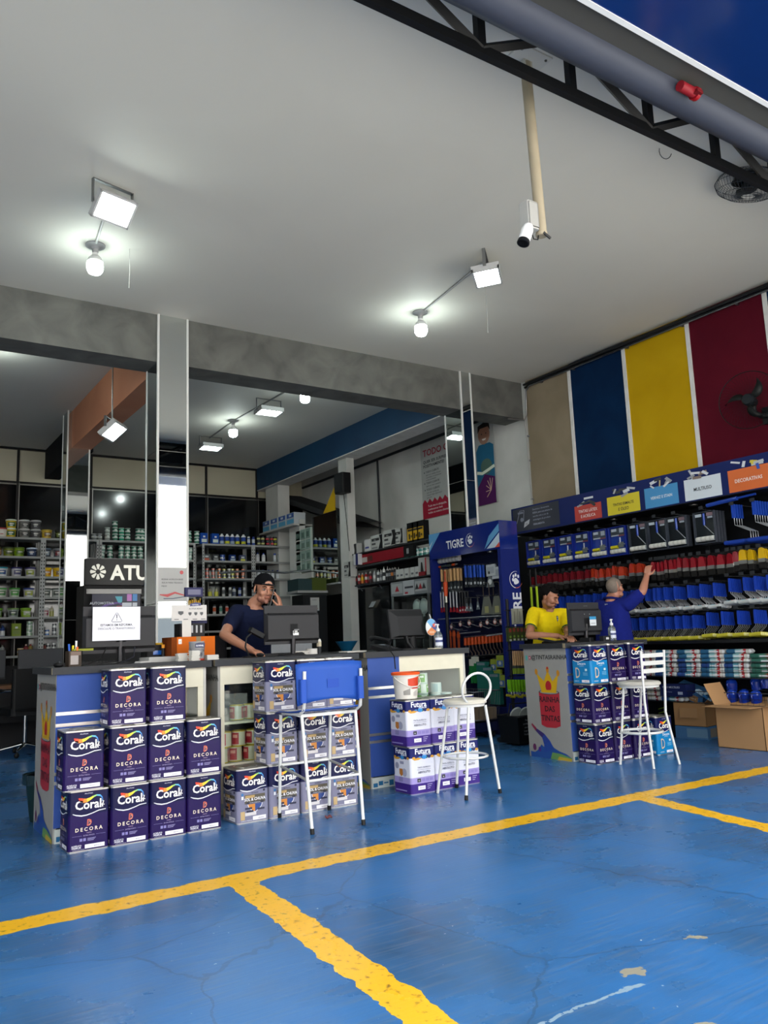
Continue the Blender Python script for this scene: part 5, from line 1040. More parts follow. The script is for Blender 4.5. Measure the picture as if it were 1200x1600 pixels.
stock(R1, 6, [(2, 'bottle', ('#b4b4b0', '#4a4a44', '#c0beb8'), 'white bottle', 1), (8, 'bottle', ('#8a8c88', '#c4c4c0', '#4a4a44'), 'grey bottle', 1), (36, 'tin', ('#b88a2c', '#c8b89c', '#c88a2c'), 'amber jar', 1), (45, 'bottle', ('#6a2424', '#b8a8a0', '#a89488'), 'dark red bottle', 1), (52, 'bottle', ('#7a6a34', '#b8a8a0', '#7a2c24'), 'olive brown bottle', 1)])
stock(R2, 6, [(67, 'can', ('#b8bab8', '#2c2f33', '#2c2f33'), 'white and black can', 2), (74, 'bottle', ('#6a2c24', '#c0b8b0', '#2c2f33'), 'red bottle', 1), (79, 'can', ('#b8bab8', '#2c2f33', '#2c2f33'), 'striped can', 2), (87, 'can', ('#b8bab8', '#2c2f33', '#2c2f33'), 'pale can', 2)])
tn = (g1, g2, '#c0ccc4')
stock(R3, 0, [(147, 'tin', ('#6c7270', '#9aa0a0', '#80868a'), 'grey tin', 1), (155, 'tin', ('#6c7270', '#9aa0a0', '#80868a'), 'plain grey tin', 1), (168, 'tin', ('#8a948e', '#b8c4be', '#c0ccc4'), 'pale tin', 2), (180, 'tin', tn, 'green tin', 3), (190, 'tin', ('#1e8a68', g2, '#8ab4a4'), 'bright green tin', 2), (200, 'tin', tn, 'dark green tin', 2), (216, 'tin', tn, 'green tin', 2), (223, 'tin', tn, 'deep green tin', 2), (297, 'tin', tn, 'green tin seen past the mirror column', 2)])
stock(R3, 1, [(160, 'tin', ('#6a8a80', g2, '#c0ccc4'), 'grey-green tin', 2), (172, 'tin', tn, 'green tin', 2), (190, 'tin', ('#3a7a68', g2, '#c0ccc4'), 'pale green tin', 2), (200, 'tin', tn, 'green tin', 2), (210, 'tin', tn, 'deep green tin', 2), (220, 'tin', tn, 'green tin', 2), (298, 'tin', ('#7a9a8e', g2, '#c0ccc4'), 'silvery green tin', 2)])
stock(R3, 3, [(296, 'bottle', ('#6a7a74', '#a0aca4', '#3a5a4c'), 'grey-green bottle', 1)]); stock(R3, 4, [(296, 'tin', tn, 'green tin', 2)])
stock(R4, 0, [(309, 'tin', tn, 'green tin', 2), (319, 'carton', ('#16408c', '#b8c4b8', '#16408c'), 'blue carton', 1), (337, 'carton', ('#16408c', '#b8c4b8', '#16408c'), 'bright blue carton', 1), (349, 'whitecap', ('#1c3c84', '#8a9aa8', '#c8cccc'), 'blue bottle with white shoulder', 1), (357, 'whitecap', ('#1c3c84', '#b4b42c', '#c8cccc'), 'blue bottle with yellow label', 1), (365, 'whitecap', ('#1c3c84', '#8a9aa8', '#c8cccc'), 'blue thinner bottle', 1), (373, 'whitecap', ('#1c3c84', '#b4b42c', '#c8cccc'), 'blue and yellow bottle', 1), (382, 'whitecap', ('#1c3c84', '#b4b42c', '#c8cccc'), 'last blue bottle', 1)])
stock(R4, 1, [(323, 'box', ('#4c5054', '#a8482c', '#b0b4b4'), 'grey box with orange strip', 1), (338, 'box', ('#3c3f42', '#7a7c7c', '#b0b4b4'), 'dark grey box', 1), (349, 'tin', ('#163a84', '#28509c', '#163a84'), 'small blue tin', 1), (364, 'box', ('#16306c', '#8a9cac', '#c0c8cc'), 'navy box', 1), (380, 'box', ('#3c4464', '#b4b43c', '#c0c8cc'), 'navy box with yellow strip', 1)])
C3 = [('#a83a2c', 'red'), ('#a84434', 'brick red'), ('#c0642c', 'orange'), ('#a4a43c', 'olive'), ('#b0b4b0', 'white'), ('#b8b83c', 'yellow'), ('#c07a54', 'tan'), ('#c0643c', 'copper')]
stock(R4, 2, [(px, 'can', (c, '#3a3c40', '#8a8c8c'), w + ' labelled can', 2) for px, (c, w) in zip((325, 334, 344, 352, 359, 365, 372, 381), C3)])
stock(R4, 3, [(329, 'bottle', ('#8a8a78', '#b4b43c', '#3a3c40'), 'bottle with yellow label', 1), (339, 'bottle', ('#8a8a78', '#b4b43c', '#3a3c40'), 'squat bottle with yellow label', 1), (350, 'spray', ('#a8aaa8', '#4a4c50', '#c0c2c2'), 'white spray can', 1), (360, 'spray', ('#a8aaa8', '#4a4c50', '#c0c2c2'), 'grey spray can', 1), (367, 'bottle', ('#b4b8b8', '#3a4458', '#2a3a6c'), 'white bottle with blue cap', 1), (376, 'spray', ('#2a3c7a', '#a8b0bc', '#23306a'), 'blue spray can', 1), (383, 'spray', ('#b4b8b8', '#8a8c8c', '#c0c2c2'), 'silver spray can', 1)])
stock(R4, 4, [(336, 'spray', ('#a8aaa8', '#b0502c', '#2a2c30'), 'spray can with orange band', 1), (346, 'spray', ('#a8aaa8', '#4a7a6c', '#2a2c30'), 'spray can with teal band', 1), (356, 'spray', ('#a8aaa8', '#b0402c', '#2a2c30'), 'spray can with red band', 1), (366, 'spray', ('#a8aaa8', '#3a3c40', '#2a2c30'), 'dark banded spray can', 1)])
stock(R5, 0, [(391, 'spray', ('#24408c', '#b8c0c4', '#c8cccc'), 'blue spray can', 1), (398, 'spray', ('#24408c', '#b8c0c4', '#24306a'), 'navy spray can', 1), (407, 'can', ('#2a2e34', '#b4b47a', '#8a8c8c'), 'dark can', 2), (413, 'can', ('#2a2e34', '#a8a86a', '#8a8c8c'), 'black can', 2), (421, 'can', ('#2a2e34', '#a8343a', '#8a8c8c'), 'can with red label', 2), (427, 'can', ('#2a2e34', '#b0383a', '#8a8c8c'), 'can with bright red label', 2), (433, 'can', ('#2a2e34', '#b0b03c', '#8a8c8c'), 'can with yellow label', 2), (440, 'can', ('#2a2e34', '#5a6a3c', '#8a8c8c'), 'can with green label', 2), (446, 'can', ('#2a2e34', '#7a8a5c', '#8a8c8c'), 'can with pale green label', 2), (452, 'can', ('#2a2e34', '#8a9a6c', '#8a8c8c'), 'last small can', 2)])
stock(R5, 1, [(404, 'bottle', ('#b4b8bc', '#c4c8c8', '#24408c'), 'white bottle', 1), (414, 'bottle', ('#b4b8bc', '#c4c8c8', '#24408c'), 'white bottle with blue shoulder', 1), (431, 'spray', ('#a8acb0', '#c0c4c8', '#24408c'), 'white spray can', 1), (438, 'spray', ('#a8acb0', '#c0c4c8', '#24408c'), 'pale spray can', 1), (445, 'spray', ('#1e5cac', '#6a94c4', '#24408c'), 'bright blue spray can', 1), (451, 'spray', ('#1e5cac', '#6a94c4', '#24408c'), 'blue spray can', 1)])
stock(R5, 2, [(px, 'bottle', ('#b0b4ba', '#c4c8cc', '#24387a'), w, 1) for px, w in zip((399, 406, 413, 421, 428, 435, 442, 449), ('white bottle', 'white bottle with navy cap', 'pale bottle', 'pale blue bottle', 'thin white bottle', 'white flask', 'white glue bottle', 'last white bottle'))])
# ---- glossy black sign cabinet between the columns
t = thing('sign_cabinet', 'glossy black cabinet with silver star logo behind the notice monitor', 'display cabinet', (2.75, 10.6, 0))
m = MB(); m.box(-.27, .0, 0, .45, .4, 1.97, '#0b0c0e', 'satin'); m.box(-.275, -.06, 1.97, .46, .02, 2.30, '#0e0f11', 'canpaint'); m.box(-.25, -.03, 1.86, .44, 0, 1.92, '#0a0a0c', 'gloss'); m.build('cabinet_body', t)
M = T(0, -.062, 0) @ FRONT; m = MB()
for k in range(8):
    a = PI/8*0 + 2*PI*k/8 + PI/2; c, s_ = math.cos(a), math.sin(a); cx, cy = -.12, 2.135; w0, w1 = .008, .024
    m.flat([(cx+.03*c+w0*s_, cy+.03*s_-w0*c), (cx+.09*c+w1*s_, cy+.09*s_-w1*c), (cx+.10*c, cy+.10*s_), (cx+.09*c-w1*s_, cy+.09*s_+w1*c), (cx+.03*c-w0*s_, cy+.03*s_+w0*c)], '#a9a9a2', 'metal', M, .002)
m.text('ATU', .275, 2.04, .26, '#a9a9a2', M, .002, .03, sx=.95, mat='metal'); m.build('silver_logo', t)
m = MB(); m.box(-.20, -.12, 1.55, .40, -.10, 1.85, '#1c1e38', 'print'); M = T(0, -.121, 0) @ FRONT
m.text('AUTOMOTIVA', -.08, 1.72, .045, '#c8ccd4', M, .001, .01); m.ribbon([(-.15, 1.66), (.0, 1.72), (.12, 1.74), (.2, 1.70)], [.01, .03, .02, .01], '#5a3a8c', M, .0008); m.rect(.10, 1.62, .18, 1.70, '#b02a34', M=M, z=.001); m.flat([(.08, 1.82), (.20, 1.82), (.16, 1.74), (.12, 1.74)], '#4ca8b8', M=M, z=.001)
for x, c in ((.23, '#c078c0'), (.30, '#4a8ccc'), (.17, '#2a2c4c')): m.rect(x, 1.76, x+.06, 1.85, c, M=M, z=.0012); m.rect(x, 1.66, x+.06, 1.74, '#c8ccd4', M=M, z=.0012); m.ribbon([(x+.01, 1.60), (x+.05, 1.66)], .015, '#c8ccd4', M, .0012)
m.build('colour_board', t)
m = MB(); m.box(-.01, -.003, 0, .01, .003, .38, '#a89474', 'satin'); 
# poster stuck on the mirror column
t = thing('paper_poster', 'small white poster with red curve stuck on the mirror column', 'poster', (2.80, YB-.004, 1.62)); M = FRONT
m = MB(); m.box(-.155, -.001, 0, .155, .001, .35, '#b4b4b2', 'card'); m.build('sheet', t); m = MB(); M = T(0, -.0015, 0) @ FRONT
for i, l in enumerate(('RESINA ACRÍLICA BASE', 'ÁGUA PARA TELHAS E', 'PISOS')): m.text(l, -.12, .22-.035*i, .022, '#2c2c30', M, .001, .01, 'l')
m.ribbon([(-.14, .07), (-.06, .06), (.02, .09), (.13, .06)], [.01, .03, .02, .01], '#b43a3c', M, .001); m.ribbon([(-.10, .03), (.0, .03), (.13, .05)], .008, '#2c3a5c', M, .0012); m.disc(.09, .30, .02, '#b43a3c', M, .001); m.build('lettering', t)
# ---- back office: desk, monitors, office chair
t = thing('office_desk', 'dark office desk at the back beyond the first counter', 'desk', (1.2, 11.0, 0)); m = MB(); m.box(-1.6, -.3, .74, .95, .4, .78, '#6a4a34', 'satin'); m.box(-1.6, -.29, .35, .92, -.27, .74, '#141416'); m.box(.90, -.3, 0, .94, .4, .74, '#17181a'); m.box(-1.6, .38, .0, .95, .42, 1.0, '#1c1d20'); m.build('desk_body', t)
for lab, x, y, rz, w in (('dark monitor on the back desk, cut by the picture edge', 1.35, 10.75, .1, .56), ('dark monitor on the back desk beside the first counter corner', 2.02, 10.75, -.05, .52)):
    mt = thing('computer_monitor', lab, 'monitor', (x, y, .78), rz); m = MB(); m.rbox(-w/2, -.015, .08, w/2, .015, .42, .006, '#1c1d1f', 'satin'); m.box(-w/2+.01, -.0165, .10, w/2-.01, -.015, .41, '#303236', 'satin'); m.build('screen_case', mt); m = MB(); m.cyl((0, .02, 0), (0, .02, .2), .02, n=8, col='#17181a'); m.cyl((0, .02, 0), (0, .02, .01), .1, n=16, col='#17181a'); m.build('stand_base', mt)
t = thing('office_chair', 'black office chair with chrome star base at the back desk', 'office chair', (1.82, 10.2, 0), .2)
m = MB(); m.rbox(-.24, -.10, .50, .24, -.03, .98, .03, '#08090a', 'satin'); m.build('backrest', t); m = MB(); m.rbox(-.25, -.10, .46, .25, .38, .54, .05, '#0c0d0f', 'satin'); m.build('seat', t)
for s in (-1, 1): m = MB(); m.tube([(s*.24, .25, .50), (s*.29, .25, .52), (s*.29, .22, .72), (s*.29, -.02, .74), (s*.24, -.06, .74)], .012, 8, '#a0a2a2', 'chrome'); m.box(s*.29-.025, -.0, .735, s*.29+.025, .22, .76, '#0c0d0f'); m.build('armrest', t)
m = MB(); m.cyl((0, .14, .10), (0, .14, .46), .025, n=12, col='#9a9c9c', mat='chrome'); m.build('gas_column', t)
for k in range(5):
    a = 2*PI*k/5+.3; m = MB(); m.tube([(0, .14, .13), (.28*math.cos(a), .14+.28*math.sin(a), .075)], [.022, .012], 8, '#a4a6a6', 'chrome'); m.ball((.29*math.cos(a), .14+.29*math.sin(a), .032), (.03, .02, .032), '#0c0d0f', n=10); m.build('star_leg', t)
t = thing('office_chair', 'tall dark chair back behind the capped man', 'office chair', (2.62, 6.72, 0)); m = MB(); m.rbox(-.19, -.03, .6, .15, .03, 1.24, .025, '#191a1c', 'satin'); m.build('backrest', t); m = MB(); m.rbox(-.2, 0, .50, .2, .42, .58, .04, '#151618'); m.build('seat', t); m = MB(); m.cyl((0, .2, 0), (0, .2, .5), .03, n=10, col='#2a2b2d'); m.cyl((0, .2, 0), (0, .2, .05), .26, .05, n=16, col='#1a1b1d'); m.build('base', t)
# ---- glass blocks, ledge with boxes, mirror wall between the piers
t = thing('glass_block_panel', 'panel of pale glass blocks beside the white pier', 'glass blocks', (6.98, 13.16, 2.42)); m = MB(); m.box(-.04, -.30, 0, .04, .30, .80, '#a8b4ac', 'satin'); m.build('mortar_frame', t)
m = MB()
for i in range(3):
    for j in range(4): m.rbox(-.05, -.285+.195*i, .02+.195*j, -.036, -.285+.175+.195*i, .02+.175+.195*j, .006, '#7e968c', 'gloss'); m.rbox(-.053, -.255+.195*i, .05+.195*j, -.049, -.285+.145+.195*i, .145+.0+.195*j, .006, '#5c746a', 'gloss')
m.build('glass_blocks', t)
m = MB(); m.box(6.955, 11.95, 2.15, 6.97, 12.82, 3.38, '#c4ccc8', 'mirror'); tag(m.build('wall_mirror'), 'large wall mirror between glass blocks and white pier, reflecting the racks', 'mirror')
m = MB(); m.box(6.935, 11.90, 2.12, 6.975, 12.86, 2.145, '#9a9c9a', 'satin'); tag(m.build('wall_ledge'), 'thin grey ledge under the large wall mirror', 'ledge')
m = MB(); m.prism([(12.0, 3.39), (12.42, 3.39), (12.0, 3.72)], 6.95, 6.965, '#b8940c', 'satin'); m2 = MB()
m2.M = Matrix(((0, 0, 1, 0), (1, 0, 0, 0), (0, 1, 0, 0), (0, 0, 0, 1))); m2.prism([(12.0, 3.39), (12.42, 3.39), (12.0, 3.80)], 6.955, 6.97, '#b8940c', 'satin'); tag(m2.build('yellow_corner_sheet'), 'small yellow triangular panel above the large wall mirror', 'panel')
m = MB(); m.box(6.80, 13.28, 3.30, 7.2, 14.75, 3.33, '#a8a8a2', 'satin'); tag(m.build('high_shelf'), 'white ledge between the piers carrying blue product cartons', 'shelf')
for k, y in enumerate((14.5, 14.15, 13.8, 13.45)):
    m = MB(); m.box(-.12, -.15, 0, .12, .15, .22, '#a8b0b4', 'card'); M = T(-.121, 0, 0) @ LEFT; m.rect(-.14, .13, .14, .21, '#1c4a94', 'print', M, .001); m.rect(-.14, .02, .14, .10, '#4a94b8', 'print', M, .001); m.rect(-.05, .15, .05, .19, '#b8c4cc', 'print', M, .002)
    tag(m.build('product_carton', loc=(6.95, y, 3.33)), 'blue and white carton on the high ledge, ' + ('deepest of four', 'second deepest of four', 'third of four towards the street', 'nearest of four to the street')[k], 'carton', 'cartons on the high ledge')

# ================================================================ TOOL DISPLAY ALONG THE RIGHT WALL
GX = 7.45
t = thing('tool_display', 'long black tool display with navy header sign along the coloured wall', 'display stand', (7.6, 5.6, 0)); ox, oy = 7.6, 5.6
Y0, Y1 = 3.3, 8.03
m = MB(); m.M = T(-ox, -oy, 0); m.box(7.80, Y0, 0, 7.86, 8.5, 2.5, '#0a0b0e', 'satin')
for y in (3.4, 4.4, 5.4, 6.4, 7.4): m.box(7.785, y-.02, 0, 7.80, y+.02, 2.5, '#15171a', 'satin')
m.build('back_panel', t)
m = MB(); m.M = T(-ox, -oy, 0); m.box(7.74, Y0, 0, 7.80, 8.5, .36, '#0a0b0d', 'satin')
for yy, zz in ((6.20, .16), (5.80, .14)):
    for k in range(3): m.add([(7.739, yy, zz+.045*k), (7.739, yy-.11, zz+.045*k+(-.03 if yy < 6 else .03)), (7.739, yy-.11, zz+.045*k+(-.02 if yy < 6 else .042)), (7.739, yy, zz+.012+.045*k)], [(0, 1, 2, 3)], '#6f8a2c')
m.build('base_deck', t)
m = MB(); m.M = T(-ox, -oy, 0); m.box(7.36, Y0, 1.0, 7.80, 8.5, 1.018, '#101215', 'satin'); m.box(7.352, Y0, .99, 7.362, Y1, 1.022, '#3a3c40', 'metal'); m.build('shelf_board', t)
m = MB(); m.M = T(-ox, -oy, 0); m.box(7.38, Y0, 2.46, 7.80, Y1, 2.81, '#0d1c52', 'satin'); m.box(7.37, Y0, 2.455, 7.80, Y1, 2.462, '#0a0b10', 'satin')
m.build('header_box', t)
for i, y in enumerate((4.3, 5.35, 6.45, 7.5)):
    m = MB(); m.M = T(-ox, -oy, 0); m.cyl((7.55, y, 2.456), (7.55, y, 2.448), .045, n=16, col='#8a8a86', mat='metal'); m.disc(7.55, y, .034, '#5c5a54', ID, 2.447); m.build('spot_light', t)
M = T(7.379-ox, -oy, 0) @ LEFT          # local x = -world y
def hd(y): return -y
m = MB()
m.rect(hd(8.0), 2.49, hd(7.15), 2.79, '#1d2230', M=M, z=.001)
for i, (l, bo) in enumerate((('Encontre a ferramenta', 0), ('IDEAL para sua pintura de', .01), ('acordo com a cor da', 0), ('embalagem do produto.', 0), ('FERRAMENTA', .02))): m.text(l, hd(7.62), 2.735-.045*i-(.015 if i == 4 else 0), .033, '#8a90a0', M, .002, bo, 'l')
m.ribbon([(hd(7.93), 2.60), (hd(7.86), 2.76), (hd(7.78), 2.76), (hd(7.80), 2.62)], .008, '#8a90a0', M, .002); m.rect(hd(7.90), 2.72, hd(7.80), 2.745, '#6c7280', M=M, z=.0025); m.disc(hd(7.83), 2.64, .028, '#6c7280', M, .0025); m.flat([(hd(7.80), 2.53), (hd(7.70), 2.57), (hd(7.68), 2.63), (hd(7.78), 2.60)], '#a8acb4', M=M, z=.003); m.text('LER', hd(7.745), 2.565, .03, '#2c3040', M, .004)
m.build('info_print', t)
SG = [('red', '#a8382e', 6.895, 6.47, 2.665, ('TINTAS LÁTEX', 'E ACRÍLICA'), '#d8ccc8'), ('yellow', '#c4b41c', 6.38, 5.91, 2.69, ('TINTAS ESMALTE', 'E ÓLEO'), '#2a2a1c'), ('blue', '#3a82b4', 5.84, 5.40, 2.70, ('VERNIZ E STAIN',), '#d4dce0'), ('white', '#c4ccd2', 5.32, 4.88, 2.70, ('MULTIUSO',), '#1c1e24'), ('orange', '#c4602a', 4.80, 4.36, 2.70, ('DECORATIVAS',), '#e0d4cc')]
for nm, c, ya, yb, zt, ls, tc_ in SG:
    m = MB(); m.rect(hd(ya), 2.475, hd(yb), zt, c, M=M, z=.0015); yc = (ya+yb)/2
    for i, l in enumerate(ls): m.text(l, hd(yc), (2.575 if len(ls) == 2 else 2.565)-.062*i, .044 if len(l) > 12 else .05, tc_, M, .003, .015, sx=.9)
    rr = random.Random(nm)
    for k in range(7):
        x = hd(yc)+rr.uniform(-.13, .13); z = zt+rr.uniform(-.01, .075); a = rr.uniform(0, PI); l_, w_ = rr.uniform(.04, .075), rr.uniform(.009, .018); c2 = rr.choice(['#a8acb0', '#8a8e92', '#2a2c30', '#c4c8cc'] + {'orange': ['#c4b43c', '#2c4c9c'], 'blue': ['#b8a87c'], 'yellow': ['#2c2e30'], 'red': ['#3a3a3c'], 'white': ['#7a6a60']}[nm])
        dx, dy = l_*math.cos(a), l_*math.sin(a); nx, ny = -math.sin(a)*w_, math.cos(a)*w_
        m.flat([(x-dx-nx, z-dy*.5-ny), (x+dx-nx, z+dy*.5-ny), (x+dx+nx, z+dy*.5+ny), (x-dx+nx, z-dy*.5+ny)], c2, M=M, z=.004+.0004*k)
    m.build('category_sign', t)['label'] = nm + ' category sign on the navy header'
# hooks with price tags
def hooks(ys, z, lab):
    for y in ys:
        m = MB(); m.M = T(-ox, -oy, 0); m.cyl((7.80, y, z), (7.40, y, z), .003, n=5, col='#8a8c8e', mat='metal'); m.box(7.392, y-.025, z-.005, 7.396, y+.025, z+.03, '#26282b', 'satin'); m.build('hook', t)
# --- roller kits
def kit(a):
    m = MB(); w, h = .125, .335; M = LEFT       # local: hangs, top at z=0, faces -X
    fr = '#1b2c84' if a else '#3a3e46'
    for x0, y0, x1, y1 in ((-w, -h, -w+.008, 0), (w-.008, -h, w, 0), (-w, -h, w, -h+.008), (-w, -.008, w, 0)): m.box(-.012, -x1, y0, .028, -x0, y1, fr, 'satin')
    m.box(.024, -w, -h, .028, w, 0, '#203a8c' if a else '#1a1d20', 'satin')
    if a:
        m.rect(-.10, -.11, .10, -.02, '#3a3f44', M=M, z=-.004); m.rect(-.085, -.055, -.01, -.025, '#b4b8bc', M=M, z=-.003); m.rect(.03, -.075, .09, -.022, '#a4a8ac', M=M, z=-.003); m.rect(-.09, -.11, .02, -.095, '#a8acb0', M=M, z=-.003); m.rect(.0, -.115, .10, -.10, '#7a3a40', M=M, z=-.003)
        m.cyl((.0, .10, -.235), (.0, .0, -.235), .019, n=10, col='#b4ac1c'); m.cyl((0, -.035, -.13), (0, -.035, -.2), .008, n=8, col='#c0c2c4'); m.cbox((0, -.045, -.215), (.012, .07, .06), '#6a6c68'); m.cyl((0, -.04, -.19), (0, -.10, -.215), .006, n=6, col='#7a7c7e')
    else:
        m.rect(-.105, -.05, -.03, -.02, '#c4c8ca', M=M, z=-.003); m.rect(.03, -.05, .105, -.015, '#8a6c70', M=M, z=-.003); m.rect(.04, -.075, .1, -.055, '#a8acb0', M=M, z=-.003)
        m.cyl((0, .0, -.02), (0, .0, -.145), .013, n=8, col='#1c3f9c', mat='gloss'); m.cyl((0, 0, -.145), (0, -.10, -.25), .004, n=6, col='#b4b6b8', mat='metal')
    for i in range(8): m.cyl((0, .105-.026*i, -.285), (0, .105-.026*(i+1)+.002, -.285), .026, n=12, col='#c4c4bc' if i % 2 else '#b4b4ac', mat='cloth')
    m.box(-.0135, -w+.004, -h+.004, -.0125, w-.004, -.004, '#e0e4e8', 'film')
    return m.mesh('roller_kit')
KA, KB = kit(1), kit(0)
for i, px in enumerate((833.5, 858, 884, 909.5, 937, 966, 998, 1029, 1060, 1104)):
    y = at(px, 845, 0, 7.44)[1]; n = 4 if i == 9 else 2
    hooks([y], 2.37, 'kit')
    for k in range(n):
        o = place('roller_kit', KA if i < 6 else KB, loc=(7.43+.05*k, y, 2.345))
        tag(o, (('tray set with small yellow roller, ' if i < 6 else 'tray set with blue-handled roller, ') + nth(i) + ' hook of the top row' + ('' if k == 0 else (', behind the front one' if k == 1 else ', deep in the row'))), 'roller set', f'roller sets on the {nth(i)} hook')
def wire_cage_roller():
    m = MB(); m.cyl((0, .13, -.37), (0, -.13, -.37), .022, n=12, col='#16368c', mat='satin'); m.tube([(0, -.13, -.37), (0, -.16, -.36), (0, -.16, -.28), (0, 0, -.20), (0, 0, -.12)], .004, 6, '#b4b6b8', 'metal'); m.cbox((0, .0, -.06), (.022, .035, .14), '#1c3f9c', 'gloss'); return m.mesh('wide_roller')
WC = wire_cage_roller()
for px, n, nm in ((1148, 4, 'first'), (1181, 8, 'second')):
    y = at(px, 800, 0, 7.44)[1]; hooks([y], 2.36, '')
    for k in range(n): tag(place('wide_paint_roller', WC, loc=(7.42+.042*k, y, 2.355)), f'blue wide roller frame on the {nm} hook beside the tray sets, {nth(k)} from its tip', 'roller frame', 'wide blue roller frames')
m = MB(); m.cyl((0, .25, 0), (0, -.1, .02), .022, n=12, col='#1a3a92', mat='gloss'); m.cyl((0, -.1, .02), (0, -.3, .03), .012, n=10, col='#1a3a92'); tag(m.build('extension_pole', loc=(7.42, 4.85, 2.40)), 'blue extension handle lying above the wide roller frames', 'pole')
# --- brushes
def brush(w, hc, fc='#a6a6a2', bc='#1c1b1a', th=.016):
    m = MB(); M = LEFT
    n = 9; L = []; 
    prof = [(0, .30), (-.012, .62), (-.04, .80), (-.075, .88), (-.10, .96), (-.108, 1.0)]
    vs = []
    for z, q in prof:
        for sx, sy in ((-1, -1), (1, -1), (1, 1), (-1, 1)): vs.append((sx*th*.5*(1.0 if z > -.1 else 1.05), sy*w/2*q, z))
    fs = []
    for i in range(len(prof)-1):
        for j in range(4): a = i*4+j; b2 = i*4+(j+1) % 4; fs.append((a, a+4, b2+4, b2))
    m.add(vs, fs, hc, 'gloss', False); m.add(vs[:4], [(0, 1, 2, 3)], hc)
    m.box(-th*.6, -w/2, -.142, th*.6, w/2, -.106, fc, 'metal'); m.box(-th*.5, -w/2+.002, -.2, th*.5, w/2-.002, -.142, bc, 'cloth')
    return m.mesh('brush')
BR = {}
def get_brush(w, c):
    if (w, c) not in BR: BR[(w, c)] = brush(w, c)
    return BR[(w, c)]
row = [(830, .05, 'd'), (840, .055, 'd'), (849, .055, 'd'), (858, .06, 'd'), (867, .06, 'd'), (876, .055, 'd'), (884, .065, 'd'), (895, .06, 'd'), (905, .07, 'd'), (918, .06, 'd'), (926, .04, 'r'), (932, .035, 'r'), (940, .06, 'r'), (951, .065, 'r'), (960, .045, 'r'), (972, .08, 'r'), (988, .075, 'r'), (1000, .075, 'r'), (1022, .06, 'm'), (1030.5, .04, 'm'), (1036, .04, 'm'), (1042, .04, 'm'), (1050, .06, 'm'), (1057, .045, 'm'), (1063, .045, 'm'), (1073, .075, 'm'), (1085, .065, 'm'), (1098, .085, 'm'), (1113, .085, 'm'), (1128, .085, 'm'), (1143, .085, 'm'), (1153, .08, 'm'), (1164, .085, 'y'), (1176, .06, 'y'), (1193, .07, 'y')]
CC = {'d': '#6a1a22', 'r': '#a2321c', 'm': '#7e1620', 'y': '#c09a14'}; CN = {'d': 'dark red handled brush', 'r': 'orange-red handled brush', 'm': 'maroon handled brush', 'y': 'yellow handled brush'}
cnt = {}
for px, w, c in row:
    y = at(px, 890, 0, 7.44)[1]; cnt[c] = cnt.get(c, 0) + 1; i = cnt[c]; hooks([y], 1.905, '')
    z = 1.89 + (0 if c != 'y' else .01) + rnd.uniform(-.012, .008)
    for k in range(3):
        tag(place('paint_brush', get_brush(w, CC[c]), loc=(7.43+.035*k, y+rnd.uniform(-.004, .004), z-.004*k), rotz=rnd.uniform(-.15, .15)), CN[c] + f', {nth(i-1)} hook of its colour' + ('' if k == 0 else ', behind the front one'), 'paint brush', f'{CN[c]}es on hook {nth(i-1)}')
# --- blue roller frames, two rows; sleeves in bags below
def frame(sleeve, tip, bag, q=1):
    m = MB(); vs = []; fs = []
    m.M = ID
    for k, (z, w, th) in enumerate(((0, .011, .006), (-.03, .013, .008), (-.09, .014, .009), (-.135, .017, .009))):
        vs += [(-th/2, -w, z), (th/2, -w, z), (th/2, w, z), (-th/2, w, z)]
    for i in range(3):
        for j in range(4): a = i*4+j; b2 = i*4+(j+1) % 4; fs.append((a, a+4, b2+4, b2))
    m.add(vs, fs, '#16389a', 'satin'); m.add(vs[:4], [(0, 1, 2, 3)], '#16389a')
    m.tube([(0, 0, -.13), (0, -.005*q, -.155), (0, -.055*q, -.20), (0, -.05*q, -.225)], .0035, 5, '#a4a6a8', 'metal')
    m.cyl((0, .075, -.245), (0, -.045, -.235), .021, n=10, col=sleeve, mat='cloth'); m.cyl((0, -.045, -.235), (0, -.052, -.2345), .016, n=10, col=tip)
    if bag: m.box(-.017, -.05, -.262, .017, .06, -.25, '#9aa4a8', 'film'); m.cbox((0, .02, -.224), (.03, .05, .006), '#7aa4b4', 'satin'); m.cbox((0, -.02, -.222), (.03, .015, .006), '#a83a44')
    return m.mesh('roller_frame')
FA, FB = frame('#aeb2b0', '#c4c8c8', 1), frame('#a8a032', '#d2cc84', 0, -1)
YA = [7.42, 7.3, 7.17, 7.02, 6.89, 6.74, 6.60, 6.46, 6.32, 6.18, 5.98, 5.87, 5.82, 5.73, 5.60, 5.43, 5.28, 5.12, 4.94, 4.78, 4.66, 4.53]
for i, y in enumerate(YA):
    z = 1.60 + (.03 if i > 17 else 0); hooks([y], z+.02, '')
    for k in range(7): tag(place('paint_roller', FA, loc=(7.43+.023*k, y-.004*k, z - .002*k), rotz=rnd.uniform(-.1, .1)), f'blue roller frame with bagged white sleeve, {nth(i)} hook of the upper frame row', 'roller frame', f'upper row roller frames on the {nth(i)} hook')
YBs = [6.45, 6.33, 6.21, 6.09, 5.97, 5.86, 5.75, 5.62, 5.52, 5.40, 5.23, 5.06, 4.88, 4.70]
for i, y in enumerate(YBs):
    z = 1.285 + (.02 if i > 9 else 0); hooks([y], z+.02, '')
    for k in range(7): tag(place('paint_roller', FB, loc=(7.43+.023*k, y-.004*k, z - .002*k), rotz=rnd.uniform(-.1, .1)), f'blue roller frame with yellow foam sleeve, {nth(i)} hook of the lower frame row', 'roller frame', f'lower row roller frames on the {nth(i)} hook')
